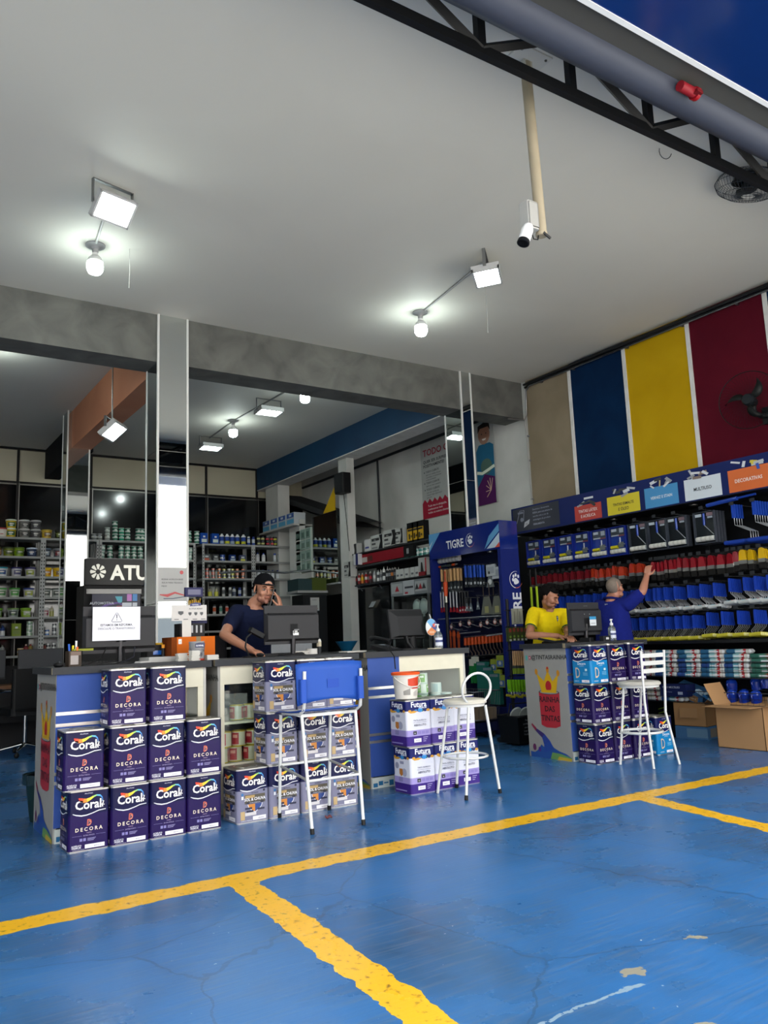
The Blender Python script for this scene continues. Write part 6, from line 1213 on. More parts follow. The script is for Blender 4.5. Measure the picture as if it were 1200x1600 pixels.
# --- wire baskets and packs
def basket(label, y0, y1, z0, z1):
    b = thing('wire_basket', label, 'basket', (7.58, (y0+y1)/2, z0)); w = (y1-y0)/2; h = z1-z0; m = MB()
    m.tube([(-.19, -w, h), (.19, -w, h), (.19, w, h), (-.19, w, h)], .004, 5, '#202226', closed=True); m.tube([(-.19, -w, h*.5), (-.19, w, h*.5)], .002, 4, '#202226')
    m.tube([(-.19, -w, 0), (.19, -w, 0), (.19, w, 0), (-.19, w, 0)], .003, 5, '#202226', closed=True)
    n = int(w*2/.06)
    for k in range(n+1): y = -w + 2*w*k/n; m.tube([(-.19, y, h), (-.19, y, 0), (.19, y, 0)], .0016, 3, '#202226', caps=False)
    m.build('wire_body', b)
basket('black wire basket full of bagged roller sleeves, upper tier', 4.25, 6.6, .64, .80); basket('black wire basket of mixed sleeves and blue jugs, lower tier', 4.25, 6.6, .38, .50)
def pack(cols_):
    m = MB(); L = .25
    cuts = [(-.125, -.09, cols_[3]), (-.09, -.06, cols_[2]), (-.06, -.035, cols_[3]), (-.035, .03, cols_[1]), (.03, .125, cols_[0])]
    for a, b2, c in cuts: m.cyl((0, a, 0), (0, b2, 0), .024, n=10, col=c, mat='satin', caps=False)
    m.cyl((0, -.125, 0), (0, -.145, 0), .024, .01, 10, '#b8bcbc', 'satin'); m.cyl((0, .125, 0), (0, .14, 0), .024, .008, 10, '#b8bcbc', 'satin')
    m.box(-.0245, -.08, -.006, -.0235, .02, .006, '#c8ccd0', 'print'); return m.mesh('pack')
PK = [pack(('#27437c', '#5c94a4', '#9a2c34', '#b4b8b8')), pack(('#2a5a7c', '#8ab0b4', '#a8323a', '#c0c0b8')), pack(('#2c5c50', '#4c7c6c', '#a04a2c', '#6a6c5c')), pack(('#8a8a78', '#a8a89c', '#8c2c34', '#b8b8b0')), pack(('#a49a2c', '#4a6c8a', '#a49a2c', '#b0a868'))]
colsY = [(6.36, 3, 'near the man in blue'), (6.08, 3, 'second from the man in blue'), (5.80, 0, 'behind the ladder-back stool'), (5.52, 0, 'right of the ladder-back stool'), (5.24, 1, 'above the smaller open carton'), (4.96, 1, 'above the large open carton'), (4.68, 2, 'dark green tier'), (4.40, 4, 'yellow tipped tier')]
for ci, (y, kd, wh) in enumerate(colsY):
    for r in range(6 if kd != 2 else 5):
        for k in range(2):
            tag(place('roller_sleeve_pack', PK[kd if rnd.random() > .15 else (kd+1) % 2], loc=(7.43+.055*k+rnd.uniform(-.006, .006), y+rnd.uniform(-.015, .015)-.006*r, .668+.047*r), rotz=rnd.uniform(-.06, .06)), f'bagged roller sleeve, {nth(r)} layer up, column {wh}' + (', back one' if k else ''), 'roller sleeve', 'bagged sleeves in upper basket, column ' + wh)
for ci, (y, kd, wh) in enumerate([(6.3, 3, 'by the light blue can'), (6.02, 3, 'behind the stool back'), (5.74, 0, 'right of the stool')]):
    for r in range(3):
        for k in range(2): tag(place('roller_sleeve_pack', PK[kd], loc=(7.43+.055*k, y+rnd.uniform(-.015, .015), .408+.047*r)), f'bagged sleeve in lower basket, {nth(r)} layer up, {wh}' + (', back one' if k else ''), 'roller sleeve', 'bagged sleeves in lower basket ' + wh)
m = MB(); m.box(-.04, -.16, 0, .12, .16, .125, '#131c44', 'card'); M = T(-.041, 0, 0) @ LEFT; m.text('ROLO MULTIUSO', -.02, .085, .028, '#a8b0c0', M, .001, .01); m.text('Profissional', -.05, .04, .016, '#7a86a0', M, .001); m.rect(.06, .02, .12, .05, '#8a94a8', M=M, z=.001)
tag(m.build('product_box', loc=(7.42, 5.70, .44)), 'navy box with white lettering in the lower basket', 'box')
for k, (y, x, z) in enumerate(((5.06, 7.46, .40), (4.93, 7.46, .40), (4.80, 7.46, .40), (5.0, 7.58, .40), (4.86, 7.58, .52), (5.12, 7.56, .50), (4.74, 7.56, .54))):
    m = MB(); m.lathe([(0, 0, '#122c84'), (.05, 0, '#122c84'), (.058, .08, '#16389a'), (.045, .11, '#16389a'), (.02, .125, '#16389a'), (0, .127, '#16389a')], 18, mat='gloss'); m.tube([(-.05, 0, .09), (-.08, 0, .07), (-.055, 0, .03)], .006, 6, '#16389a', 'gloss')
    tag(m.build('plastic_jug', loc=(x, y, z)), 'glossy blue plastic jug in lower basket, ' + nth(k) + ' nearest the smaller carton', 'jug', 'blue jugs in the lower basket')
for k, (y, z, a) in enumerate(((5.36, .46, .5), (5.28, .50, -.4), (5.2, .45, .9))):
    m = MB(); m.M = RX(a); m.box(-.01, -.10, -.012, .05, .10, .012, '#9ab0bc', 'satin'); m.box(-.011, -.06, -.013, .051, .0, .013, '#2c6ca4', 'print'); tag(m.build('abrasive_pack', loc=(7.42, y, z)), 'white and blue packet tilted in the lower basket, ' + nth(k) + ' from the navy box', 'packet', 'tilted packets in the lower basket')
for k, (y, c) in enumerate(((4.42, '#a8a03a'), (4.34, '#b8642c'))):
    m = MB(); m.box(-.03, -.035, 0, .03, .035, .17, '#b0aa6c', 'satin'); m.rect(-.028, .02, .028, .15, c, 'print', T(-.031, 0, 0) @ LEFT, .001); tag(m.build('sponge_pack', loc=(7.42, y, .43)), ('yellow' if k == 0 else 'orange') + ' sponge packet standing above the large open carton', 'packet')
m = MB(); m.rbox(-.04, -.12, 0, .06, .12, .05, .01, '#a4a8ac', 'satin'); m.rect(-.08, .01, .08, .04, '#3a3c40', M=T(-.041, 0, 0) @ LEFT, z=.001); tag(m.build('grey_packet', loc=(7.42, 4.52, .41)), 'pale grey packet beside the yellow sponge packet', 'packet')
for k, y in enumerate((7.60, 7.50)):
    m = MB(); m.cyl((0, 0, .06), (0, 0, 1.74), .016, n=10, col='#9ab81c', mat='satin'); m.cyl((0, 0, 1.74), (0, 0, 1.96), .012, n=10, col='#141516'); tag(m.build('extension_pole', loc=(7.24, y, 0)), ('outer' if k else 'inner') + ' lime green pole with black top behind the man in yellow', 'pole', 'lime poles')
m = MB(); m.box(-.03, -.2, 0, .25, .2, .06, '#15171a', 'satin'); m.box(-.03, -.2, .06, .0, .2, .9, '#15171a'); tag(m.build('pole_stand', loc=(7.27, 7.55, 0)), 'low black holder for the lime poles', 'stand')

# ================================================================ NAVY TOOL STAND WITH LIT HEADER
def paw(m, M, cx, cy, s, col='#c8ccd2', z=.002, ring=True):
    m.flat([(cx+s*(.0+.42*math.cos(a)*(1+.12*math.cos(3*a+.6))), cy+s*(-.22+.40*math.sin(a)*(1+.12*math.cos(3*a+.6)))) for a in [2*PI*i/24 for i in range(24)]], col, 'print', M, z)
    for x, y, rx, ry in ((-.50, -.02, .17, .22), (-.40, .42, .16, .22), (-.02, .58, .16, .23), (.40, .42, .15, .22)): m.disc(cx+s*x, cy+s*y, s*rx, col, M, z, 14, ry=s*ry)
    if ring: m.ribbon([(cx+s*1.05*math.cos(a), cy+s*1.05*math.sin(a)) for a in [PI*.42+PI*1.45*i/24 for i in range(25)]], [s*.02+s*.07*math.sin(PI*i/24) for i in range(25)], [col]*17 + ['#c0643c']*8, M, z)
t = thing('tool_stand', 'navy tool stand with white lettered header and paw emblem', 'display stand', (6.65, 7.95, 0)); ox, oy = 6.65, 7.95; NV = '#0b1a5c'
m = MB(); m.M = T(-ox, -oy, 0); m.box(6.45, 7.25, 0, 6.74, 7.30, 2.17, NV, 'satin'); m.build('side_panel', t)
m = MB(); m.M = T(-ox, -oy, 0); m.box(6.45, 8.60, 0, 6.74, 8.65, 2.17, NV, 'satin'); m.build('side_panel', t)
m = MB(); m.M = T(-ox, -oy, 0); m.box(6.70, 7.30, 0, 6.74, 8.60, 2.17, '#080e2a', 'satin')
for k in range(30): m.box(6.695, 7.31, .3+.064*k, 6.70, 8.59, .303+.064*k, '#04060f')
m.build('back_panel', t)
m = MB(); m.M = T(-ox, -oy, 0); m.box(6.45, 7.25, 2.17, 6.74, 8.65, 2.51, '#0d1f66', 'gloss'); m.build('header_box', t)
m = MB(); m.M = T(-ox, -oy, 0); m.box(6.47, 7.30, .0, 6.73, 8.60, .32, '#0b1240', 'satin'); m.build('base_box', t)
for y in (7.6, 8.3): m = MB(); m.M = T(-ox, -oy, 0); m.cyl((6.6, y, 2.17), (6.6, y, 2.164), .04, n=14, col='#8a8c90', mat='metal'); m.build('spot_light', t)
M = T(6.449-ox, -oy, 0) @ LEFT; m = MB(); m.text('TIGRE', -8.10, 2.275, .145, '#c8ccd2', M, .002, .02, 'c', .9, shear=-.05); paw(m, M, -7.79, 2.335, .08)
m.flat([(-8.65, 2.51), (-8.40, 2.51), (-8.65, 2.27)], '#4c86b0', M=M, z=.001); m.flat([(-8.65, 2.35), (-8.56, 2.42), (-8.65, 2.30)], '#a8b8c4', M=M, z=.002)
m.flat([(-7.44, 2.34), (-7.25, 2.47), (-7.25, 2.38), (-7.53, 2.19)], '#4c86b0', M=M, z=.001); m.flat([(-7.49, 2.19), (-7.25, 2.36), (-7.25, 2.19)], '#a8b8c4', M=M, z=.0015); m.flat([(-7.34, 2.19), (-7.25, 2.25), (-7.25, 2.19)], '#b4402c', M=M, z=.002); m.build('lettering', t)
M = T(-ox, 7.249-oy, 0) @ FRONT; m = MB(); paw(m, M, 6.67, 1.80, .094); M2 = M @ T(6.735, 1.645, 0) @ RZ(PI/2); m.text('TIGRE', 0, 0, .19, '#c8ccd2', M2, .002, .025, 'r', .95); m.build('side_logo', t)
def hookt(y, z, x0=6.53, n=1): m = MB(); m.M = T(-ox, -oy, 0); m.cyl((6.70, y, z), (x0, y, z), .004, n=5, col='#9a9c9e', mat='metal'); m.build('hook', t)
def hy(px, py, x=6.55): p = at(px, py, 0, x); return p[1], p[2]
def hang(name, mb_fn, items, lab, cat, group, x=6.55, rz=0, deep=1):
    me = mb_fn.mesh(name) if isinstance(mb_fn, MB) else mb_fn
    for i, (px, py) in enumerate(items):
        y, z = hy(px, py, x)
        for k in range(deep):
            tag(place(name, me, loc=(x+.05*k, y, z), rotz=rz+rnd.uniform(-.1, .1)), lab + ('' if len(items) == 1 else f', {nth(i)} from the stand edge') + (', back one' if k else ''), cat, group if len(items) > 1 or deep > 1 else None)
        if x < 7.1: hookt(y, z+.012, x-.02)
m = MB(); 
for i in range(12): m.cyl((0, .21-.035*i, 0), (0, .21-.035*(i+1), 0), .032, n=12, col='#a8aaa8' if i % 2 else '#8c8e90', mat='cloth')
hang('long_roller_sleeve', m, [(702, 875)], 'long grey striped roller sleeve at the top of the navy stand', 'roller sleeve', None)
m = MB(); m.cyl((0, .26, 0), (0, -.24, .0), .008, n=8, col='#a8aaac', mat='metal'); m.cbox((0, 0, .0), (.03, .22, .03), '#2a3434'); m.cyl((0, .18, 0), (0, .13, 0), .017, n=8, col='#a8401c'); m.cyl((0, -.13, 0), (0, -.18, 0), .017, n=8, col='#a8401c')
hang('tile_cutter', m, [(698, 884)], 'steel bar with orange grips under the striped sleeve', 'tool', None)
def blade_tool(hc, w, hl, bl, bc, label=None, hw=.014):
    m = MB(); m.cyl((0, 0, 0), (0, 0, -hl), hw, hw*.9, 8, hc, 'satin'); m.add([(-.002, -hw, -hl), (-.002, hw, -hl), (-.002, w/2, -hl-bl), (-.002, -w/2, -hl-bl), (.002, -hw, -hl), (.002, hw, -hl), (.002, w/2, -hl-bl), (.002, -w/2, -hl-bl)], [(3, 2, 1, 0), (4, 5, 6, 7), (0, 1, 5, 4), (2, 3, 7, 6), (1, 2, 6, 5), (3, 0, 4, 7)], bc, 'satin')
    if label: m.disc(0, -hl-bl*.6, w*.22, label, T(-.003, 0, 0) @ LEFT, .001, 12)
    return m
hang('putty_knife', blade_tool('#a88458', .07, .16, .14, '#2c3032', '#a8aaa8', .02), [(690, 890), (696, 890), (704, 889), (710, 888), (715, 888)], 'wooden handled putty knife on the navy stand', 'putty knife', 'wooden handled knives on the navy stand', deep=2)
hang('putty_knife', blade_tool('#16409a', .08, .15, .12, '#24282c', '#b0b4b8', .018), [(727, 884), (735, 884), (741, 883), (750, 883)], 'blue handled putty knife on the navy stand', 'putty knife', 'blue handled knives on the navy stand', deep=2)
m = MB(); m.box(-.01, -.09, -.14, .01, .09, 0, '#a8acae', 'satin'); m.rect(-.07, -.11, .07, -.03, '#8a9094', 'print', T(-.011, 0, 0) @ LEFT, .001); hang('blister_pack', m, [(767, 882), (776, 886)], 'white blister pack at the navy stand end', 'blister pack', 'white blister packs on the navy stand')
hang('filling_knife', blade_tool('#2a2c2e', .16, .03, .16, '#5a5e60', '#b4b6b4', .02), [(765, 893)], 'grey wide filling knife below the white blister packs', 'filling knife', None)
hang('scraper', blade_tool('#9a9ca0', .05, .20, .06, '#8a1c24', None, .011), [(685, 926), (688.5, 926), (692.5, 925), (703, 925), (708, 924), (713, 925)], 'chrome and red scraper on the navy stand', 'scraper', 'chrome and red scrapers', deep=2)
hang('scraper', blade_tool('#1c1c1e', .06, .18, .08, '#7a1c28', '#a8aaa8', .012), [(718, 926), (722, 925), (726, 925)], 'black and red scraper on the navy stand', 'scraper', 'black and red scrapers', deep=2)
m = MB(); m.add([(-.005, -.05, 0), (-.005, .05, 0), (-.005, .12, -.22), (-.005, -.12, -.22), (.005, -.05, 0), (.005, .05, 0), (.005, .12, -.22), (.005, -.12, -.22)], [(3, 2, 1, 0), (4, 5, 6, 7), (0, 1, 5, 4), (2, 3, 7, 6), (1, 2, 6, 5), (3, 0, 4, 7)], '#5c5e56', 'satin'); m.rect(-.04, -.2, .04, -.12, '#8c8a5c', 'print', T(-.006, 0, 0) @ LEFT, .001)
for a, b_ in ((-.06, .0), (.06, .0)): m.tube([(0, a, 0), (0, a, .16), (0, 0, .17)], .006, 5, '#3c342c')
hang('notched_trowel', m, [(760, 932), (776, 931)], 'grey trapezoid trowel on the navy stand', 'trowel', 'trapezoid trowels')
hang('small_trowel', blade_tool('#2a2c2e', .07, .06, .10, '#5a6468', '#a8b0b0', .012), [(729, 935), (735, 935), (746, 932)], 'small dark trowel on the navy stand', 'trowel', 'small dark trowels')
# pole standing in front of the stand
y, z = hy(697, 895, 6.41); t2 = thing('extension_pole', 'black extension pole with orange grip leaning at the navy stand', 'pole', (6.39, y, 0)); m = MB(); m.cyl((0, 0, 0), (0, 0, z-.38), .022, n=12, col='#15171a'); m.build('pole_tube', t2)
m = MB(); m.cyl((0, 0, z-.38), (0, 0, z-.30), .026, n=10, col='#8a8a80', mat='metal'); m.cyl((0, 0, z-.30), (0, 0, z-.12), .024, .03, 10, '#b0401c', 'satin'); m.cyl((0, 0, z-.12), (0, 0, z+.02), .012, n=8, col='#8a3a20'); m.build('orange_grip', t2)
# steel bars with disc labelled brackets
for i, (pa, pb) in enumerate((((680, 968), (788, 962)), ((718, 990), (750, 987)), ((760, 994), (788, 990)))):
    ya, za = hy(*pa, 6.5); yb, zb = hy(*pb, 6.5); m = MB(); m.cyl((6.5, ya, za), (6.5, yb, zb), .008, n=8, col='#a8aaae', mat='metal'); tag(m.build('display_rail'), ('long upper', 'short middle', 'short outer')[i] + ' steel rail across the navy stand', 'rail')
m = MB(); m.tube([(0, 0, 0), (0, 0, -.05), (0, -.14, -.09), (0, -.20, -.08)], .006, 6, '#8a8c90', 'metal'); m.disc(0, -.04, .032, '#b4786c', T(-.012, 0, 0) @ LEFT, .0); m.disc(0, -.04, .02, '#c8c4c0', T(-.012, 0, 0) @ LEFT, .001); m.cyl((0, .03, -.02), (0, -.06, -.03), .014, n=8, col='#26282a')
hang('roller_holder', m, [(706, 974), (720, 970), (734, 968), (752, 971), (762, 967), (774, 966), (784, 966)], 'steel roller arm with round red label on the navy stand', 'roller arm', 'roller arms with round labels')
m = MB(); m.cyl((0, 0, 0), (0, 0, -.09), .018, .022, 8, '#a83e14', 'satin'); m.tube([(0, 0, -.09), (0, -.01, -.15), (0, -.05, -.19), (0, -.05, -.23)], .004, 5, '#5a4a40', 'metal'); m.cyl((0, .03, -.235), (0, -.05, -.235), .012, n=8, col='#1c1c1e')
hang('orange_tool', m, [(727+5.4*i, 997-.6*i) for i in range(11)], 'orange handled roller frame on the navy stand', 'roller frame', 'orange handled frames', deep=3)
m = MB(); m.box(-.004, -.02, -.26, .004, .02, 0, '#8a3a1c', 'satin'); m.cbox((0, 0, -.05), (.012, .05, .05), '#a8441c')
hang('hand_saw', m, [(703, 985), (709, 985), (716, 987)], 'brown and orange saw hanging on the navy stand', 'saw', 'saws on the navy stand')
# gloves, bags and bits lower down
def glove(c, cuff):
    m = MB(); m.box(-.02, -.055, -.20, .02, .055, -.08, c, 'cloth')
    for k in range(4): m.cyl((0, -.042+.028*k, -.20), (0, -.045+.03*k, -.29), .013, .010, 7, c, 'cloth')
    m.cyl((0, .05, -.13), (0, .09, -.19), .014, .011, 7, c, 'cloth'); m.box(-.022, -.05, -.08, .022, .05, 0, cuff, 'cloth'); return m
hang('work_glove', glove('#1c6a34', '#a8a89c'), [(742, 1026), (739, 1030)], 'green work glove with white cuff on the navy stand', 'glove', 'green work gloves', x=6.5)
m = MB(); m.box(-.03, -.085, -.36, .03, .085, 0, '#1f5c54', 'cloth'); m.rect(-.07, -.04, .07, -.01, '#5c6c74', 'print', T(-.031, 0, 0) @ LEFT, .001)
hang('green_apron_pack', m, [(754, 1034), (764, 1042), (774, 1052)], 'dark green bagged cloth on the navy stand', 'cloth pack', 'dark green cloth packs', x=6.5)
m = MB(); m.box(-.015, -.06, -.14, .015, .06, 0, '#7a862c', 'satin'); m.rect(-.05, -.13, .05, -.06, '#3c5a8a', 'print', T(-.016, 0, 0) @ LEFT, .001); m.disc(0, -.09, .022, '#a8a89c', T(-.016, 0, 0) @ LEFT, .002)
hang('yellow_packet', m, [(782, 1024), (778, 1046), (784, 1055), (772, 1030)], 'yellow and blue packet low on the navy stand', 'packet', 'yellow packets low on the navy stand', x=6.5)
# wire trolley
t = thing('wire_trolley', 'low wire basket trolley on casters before the navy stand', 'trolley', (6.20, 7.72, 0)); m = MB()
for z, s in ((.52, 1.0), (.20, .9)): m.tube([(-.2*s, -.38*s, z), (.2*s, -.38*s, z), (.2*s, .38*s, z), (-.2*s, .38*s, z)], .006, 6, '#6c7074', 'metal', closed=True)
for k in range(20):
    y = -.38+.04*k; m.tube([(-.2, y, .52), (-.18, y*.9, .2), (.18, y*.9, .2), (.2, y, .52)], .0022, 4, '#5c6064', 'metal', caps=False)
for k in range(6): m.tube([(-.2+.08*k, -.38, .52), (-.18+.072*k, -.34, .2)], .0022, 4, '#5c6064', 'metal', caps=False)
m.build('basket_wires', t); m = MB(); m.box(-.17, -.33, .07, .17, .33, .17, '#0c1338', 'satin'); m.box(-.17, -.33, .19, .17, .33, .33, '#6a5c4c', 'matte'); m.build('lower_tray', t)
for sx in (-1, 1):
    for sy in (-1, 1): m = MB(); m.cyl((sx*.14-.012, sy*.28, .03), (sx*.14+.012, sy*.28, .03), .03, n=12, col='#2a2c2e'); m.cyl((sx*.14, sy*.28, .03), (sx*.14, sy*.28, .08), .01, n=6, col='#6c7074'); m.build('caster', t)
# spinner rack at the end of the navy stand
t = thing('spinner_rack', 'black rack of small painting tools by the crown graphic', 'display rack', (6.22, 6.93, 0)); m = MB(); m.cyl((0, 0, .02), (0, 0, 1.55), .018, n=10, col='#15171a'); m.cyl((0, 0, 0), (0, 0, .03), .2, n=20, col='#15171a')
for z in (1.42, 1.24, .98, .70, .54): m.tube([(-.14, -.10, z), (.16, -.10, z)], .005, 5, '#3a3c40', 'metal'); m.tube([(0, -.10, z), (0, 0, z)], .005, 5, '#3a3c40', 'metal')
m.build('rack_frame', t)
def rp(px, py, y=6.82): p = at(px, py, 1, y); return p[0], p[2]
def hangf(name, mb, pts, lab, cat, group, y=6.82, deep=2):
    me = mb.mesh(name)
    for i, (px, py) in enumerate(pts):
        x, z = rp(px, py, y)
        for k in range(deep): tag(place(name, me, loc=(x, y+.03*k, z), rotz=rnd.uniform(-.08, .08)), lab + (f', {nth(i)} from the navy stand' if len(pts) > 1 else '') + (', back one' if k else ''), cat, group if deep > 1 or len(pts) > 1 else None)
m = MB(); m.box(-.035, -.012, -.17, .035, .012, 0, '#8a8a7c', 'card'); m.rect(-.02, -.15, -.008, -.03, '#5c5c50', M=T(0, -.013, 0) @ FRONT, z=.001); hangf('sandpaper_pack', m, [(803, 951), (811.5, 951)], 'pale grey sandpaper pack on the spinner rack', 'packet', 'sandpaper packs', deep=1)
m = MB(); m.box(-.022, -.008, -.15, .022, .008, 0, '#3a4424', 'satin'); m.rect(-.018, -.05, .018, -.01, '#7a2c24', M=T(0, -.009, 0) @ FRONT, z=.001); m.disc(0, -.1, .014, '#6a8a34', T(0, -.009, 0) @ FRONT, .001); m.rect(-.014, -.145, .014, -.125, '#a8aaa4', M=T(0, -.009, 0) @ FRONT, z=.001)
hangf('small_tool_blister', m, [(796, 981), (802, 980), (808, 980), (814, 980), (820, 980)], 'green and red blister pack on the spinner rack', 'packet', 'small blister packs on the rack')
m = MB(); m.cyl((0, 0, 0), (0, 0, -.16), .009, .011, 8, '#a8845c', 'satin'); m.cbox((0, 0, -.175), (.024, .012, .03), '#3a3c3a'); m.box(-.013, -.006, -.25, .013, .006, -.19, '#7a9030', 'cloth')
hangf('wood_brush', m, [(804+3.2*i, 1017) for i in range(7)], 'wooden handled green brush on the spinner rack', 'paint brush', 'wooden handled brushes on the rack')
m = MB(); m.cyl((0, 0, 0), (0, 0, -.13), .014, n=10, col='#6aa41c', mat='cloth'); m.cyl((0, 0, -.13), (0, 0, -.16), .003, n=5, col='#a8aaac', mat='metal')
hangf('mini_roller', m, [(797+4.6*i, 1062) for i in range(7)], 'bright green mini roller on the spinner rack', 'mini roller', 'green mini rollers')
m = MB(); m.cyl((-.03, 0, 0), (.03, 0, -.01), .014, n=8, col='#a09a2c', mat='cloth'); m.tube([(.03, 0, -.01), (.04, 0, .04), (0, 0, .06)], .003, 5, '#a8aaac', 'metal')
hangf('yellow_mini_roller', m, [(795+6*i, 1086+(i % 2)*2) for i in range(5)], 'yellow mini roller low on the spinner rack', 'mini roller', 'yellow mini rollers', deep=1)
t = thing('shopping_basket', 'black shopping basket full of white lids beside the crown graphic', 'basket', (6.12, 6.70, 0)); m = MB()
q = [(-.20, -.16), (.22, -.16), (.22, .16), (-.20, .16)]; m.add([(x*.9, y*.9, .02) for x, y in q] + [(x, y, .30) for x, y in q], [(0, 1, 5, 4), (1, 2, 6, 5), (2, 3, 7, 6), (3, 0, 4, 7), (3, 2, 1, 0)], '#0c0d0f', 'satin'); m.tube([(x, y, .30) for x, y in q], .010, 6, '#121316', closed=True)
M = T(0, -.160, 0) @ FRONT
for i, l in enumerate(('Para os', 'profissionais,', 'use rápida', 'Loja Online', 'Profissional')): m.text(l, -.06, .25-.036*i, .027, '#8a8c8e', M, .004, .01)
m.build('basket_body', t); m = MB(); m.tube([(-.19, 0, .30), (-.15, 0, .42), (.15, 0, .42), (.19, 0, .30)], .008, 6, '#141518'); m.build('handle', t)
for k, (x, y, a) in enumerate(((-.09, -.02, .5), (-.04, .03, .4), (.02, -.04, .6), (.09, 0, .3), (.15, .03, .5))):
    m = MB(); m.M = RX(-1.1) @ RY(a*.2); m.lathe([(0, 0, '#a8b0ae'), (.07, 0, '#a8b0ae'), (.075, .012, '#a8b0ae'), (.06, .016, '#9aa2a0'), (0, .016, '#9aa2a0')], 20, mat='satin'); tag(m.build('plastic_lid', loc=(6.12+x, 6.70+y, .31)), 'white round plastic lid in the black basket, ' + nth(k) + ' from the navy stand', 'lid', 'white lids in the black basket')  # each one is a loose white lid lying in the basket

# ================================================================ ADHESIVE SHELF BETWEEN THE PIER AND THE NAVY STAND
AX = 7.08
def ay(px, z): 
    # point on the plane x = AX at height z seen in the column px
    p = at(px, 890, 0, AX); return p[1]
t = thing('adhesive_shelf', 'long dark shelf of glue and sealant on brackets, navy stand side', 'shelf', (7.2, 10.7, 0)); ox, oy = 7.2, 10.7
for z in (2.06, 2.36): m = MB(); m.M = T(-ox, -oy, 0); m.box(7.05, 9.32, z-.02, 7.38, 11.9, z, '#2a2c2e', 'satin'); m.build('shelf_board', t)
m = MB(); m.M = T(-ox, -oy, 0); m.box(7.38, 9.32, 0, 7.42, 11.4, 2.40, '#0e0f11', 'satin'); m.build('back_panel', t)
for y in (11.55, 10.95, 10.3):
    m = MB(); m.M = T(-ox, -oy, 0); m.tube([(7.37, y, 2.04), (7.08, y, 2.035)], .009, 6, '#7c8084', 'metal'); m.tube([(7.37, y, 1.78), (7.12, y, 2.03)], .009, 6, '#7c8084', 'metal'); m.tube([(7.37, y, 2.04), (7.37, y, 1.74)], .009, 6, '#7c8084', 'metal'); m.build('bracket', t)
m = MB(); M = LEFT; m.box(0, -.62, 0, .06, .72, .16, '#7c1420', 'satin'); m.box(-.002, -.87, 0, .06, -.62, .165, '#0f1012', 'satin'); m.rect(-.68, .03, -.42, .11, '#a8a29c', 'print', M, .003); m.rect(-.40, .04, -.26, .12, '#4a1a14', 'print', M, .003); m.rect(.70, .04, .76, .12, '#8a8c8e', 'print', M, .004)
tag(m.build('shelf_header', loc=(7.04, 10.72, 2.38)), 'red shelf header box with black end above the sealant row', 'sign')
def silic(a, b, c, h=.22):
    m = MB(); m.lathe([(0, 0, c), (.024, 0, c), (.025, .02, a), (.025, h*.35, b), (.025, h*.6, a), (.022, h*.78, a), (.008, h*.84, '#c0c0bc'), (.003, h, '#c0c0bc'), (0, h, '#c0c0bc')], 10); return m.mesh('s')
lo = [(545, '#8a1c20', '#c0b8b4', 'white and red'), (550, '#b8b4b0', '#8a1c20', 'pale'), (555, '#2a2224', '#7a1c20', 'black and red'), (560, '#7a1c20', '#c0b8b4', 'red'), (565, '#b8642c', '#c4a41c', 'yellow tagged'), (571, '#8a1c20', '#b8b4b0', 'dark red'), (578, '#3a2426', '#a83038', 'maroon'), (584, '#8c8e8e', '#c0c0bc', 'silver'), (590, '#c0c2c0', '#3a3c40', 'white'), (594, '#8c8e8e', '#5a5c60', 'grey'), (599, '#c4c6c4', '#2a2c30', 'tall white'), (604, '#1c1e22', '#8a8c8e', 'black'), (608, '#1c1e22', '#7a7c80', 'slim black'), (612, '#222428', '#a8642c', 'black and orange'), (616, '#1c1e22', '#5a5c60', 'plain black')]
SM = {}
for i, (px, a, b, w) in enumerate(lo):
    k = (a, b); SM[k] = SM.get(k) or silic(a, b, '#2a2a2c', .24 if 'tall' in w else .20)
    for d in range(2): tag(place('sealant_tube', SM[k], loc=(7.09+.07*d, ay(px, 2.1), 2.06)), f'{w} sealant tube, {nth(i)} on the shelf from the white pier' + (', back one' if d else ''), 'tube', 'sealant tubes on the adhesive shelf')
m = MB(); m.box(-.02, -.05, 0, .04, .05, .15, '#b4b6b2', 'card'); m.rect(-.03, .04, .03, .07, '#5a5c60', M=T(-.021, 0, 0) @ LEFT, z=.001); wb = m.mesh('w')
for i, px in enumerate((622, 628, 636, 645, 652)): tag(place('glue_box', wb, loc=(7.09, ay(px, 2.1), 2.06)), f'white glue box, {nth(i)} after the black tubes on the sealant shelf', 'box', 'white glue boxes')
m = MB(); m.box(-.01, -.10, 0, .05, .10, .27, '#a4a4a0', 'card'); M = T(-.011, 0, 0) @ LEFT; m.rect(-.10, 0, .10, .06, '#7c1c24', M=M, z=.001); m.flat([(-.05, .06), (.03, .06), (.0, .2), (-.03, .2)], '#1c1c1e', M=M, z=.0015); m.rect(.07, 0, .10, .26, '#a82430', M=M, z=.001); tag(m.build('glue_display', loc=(7.08, ay(661, 2.1), 2.06)), 'standing glue card with black bottle and red edge near navy stand', 'display card')
tl = prod('tin', '#3c7c74', '#8aa8a4', '#a8b8b4')
for i, px in enumerate((606, 612, 619, 625, 632, 641, 649, 656, 663)): tag(place('small_tin', tl, loc=(7.14, ay(px, 2.4), 2.36), rotz=rnd.uniform(-.3, .3)), f'teal tin, {nth(i)} in the row under the red shelf header', 'tin', 'teal tins under the red header')
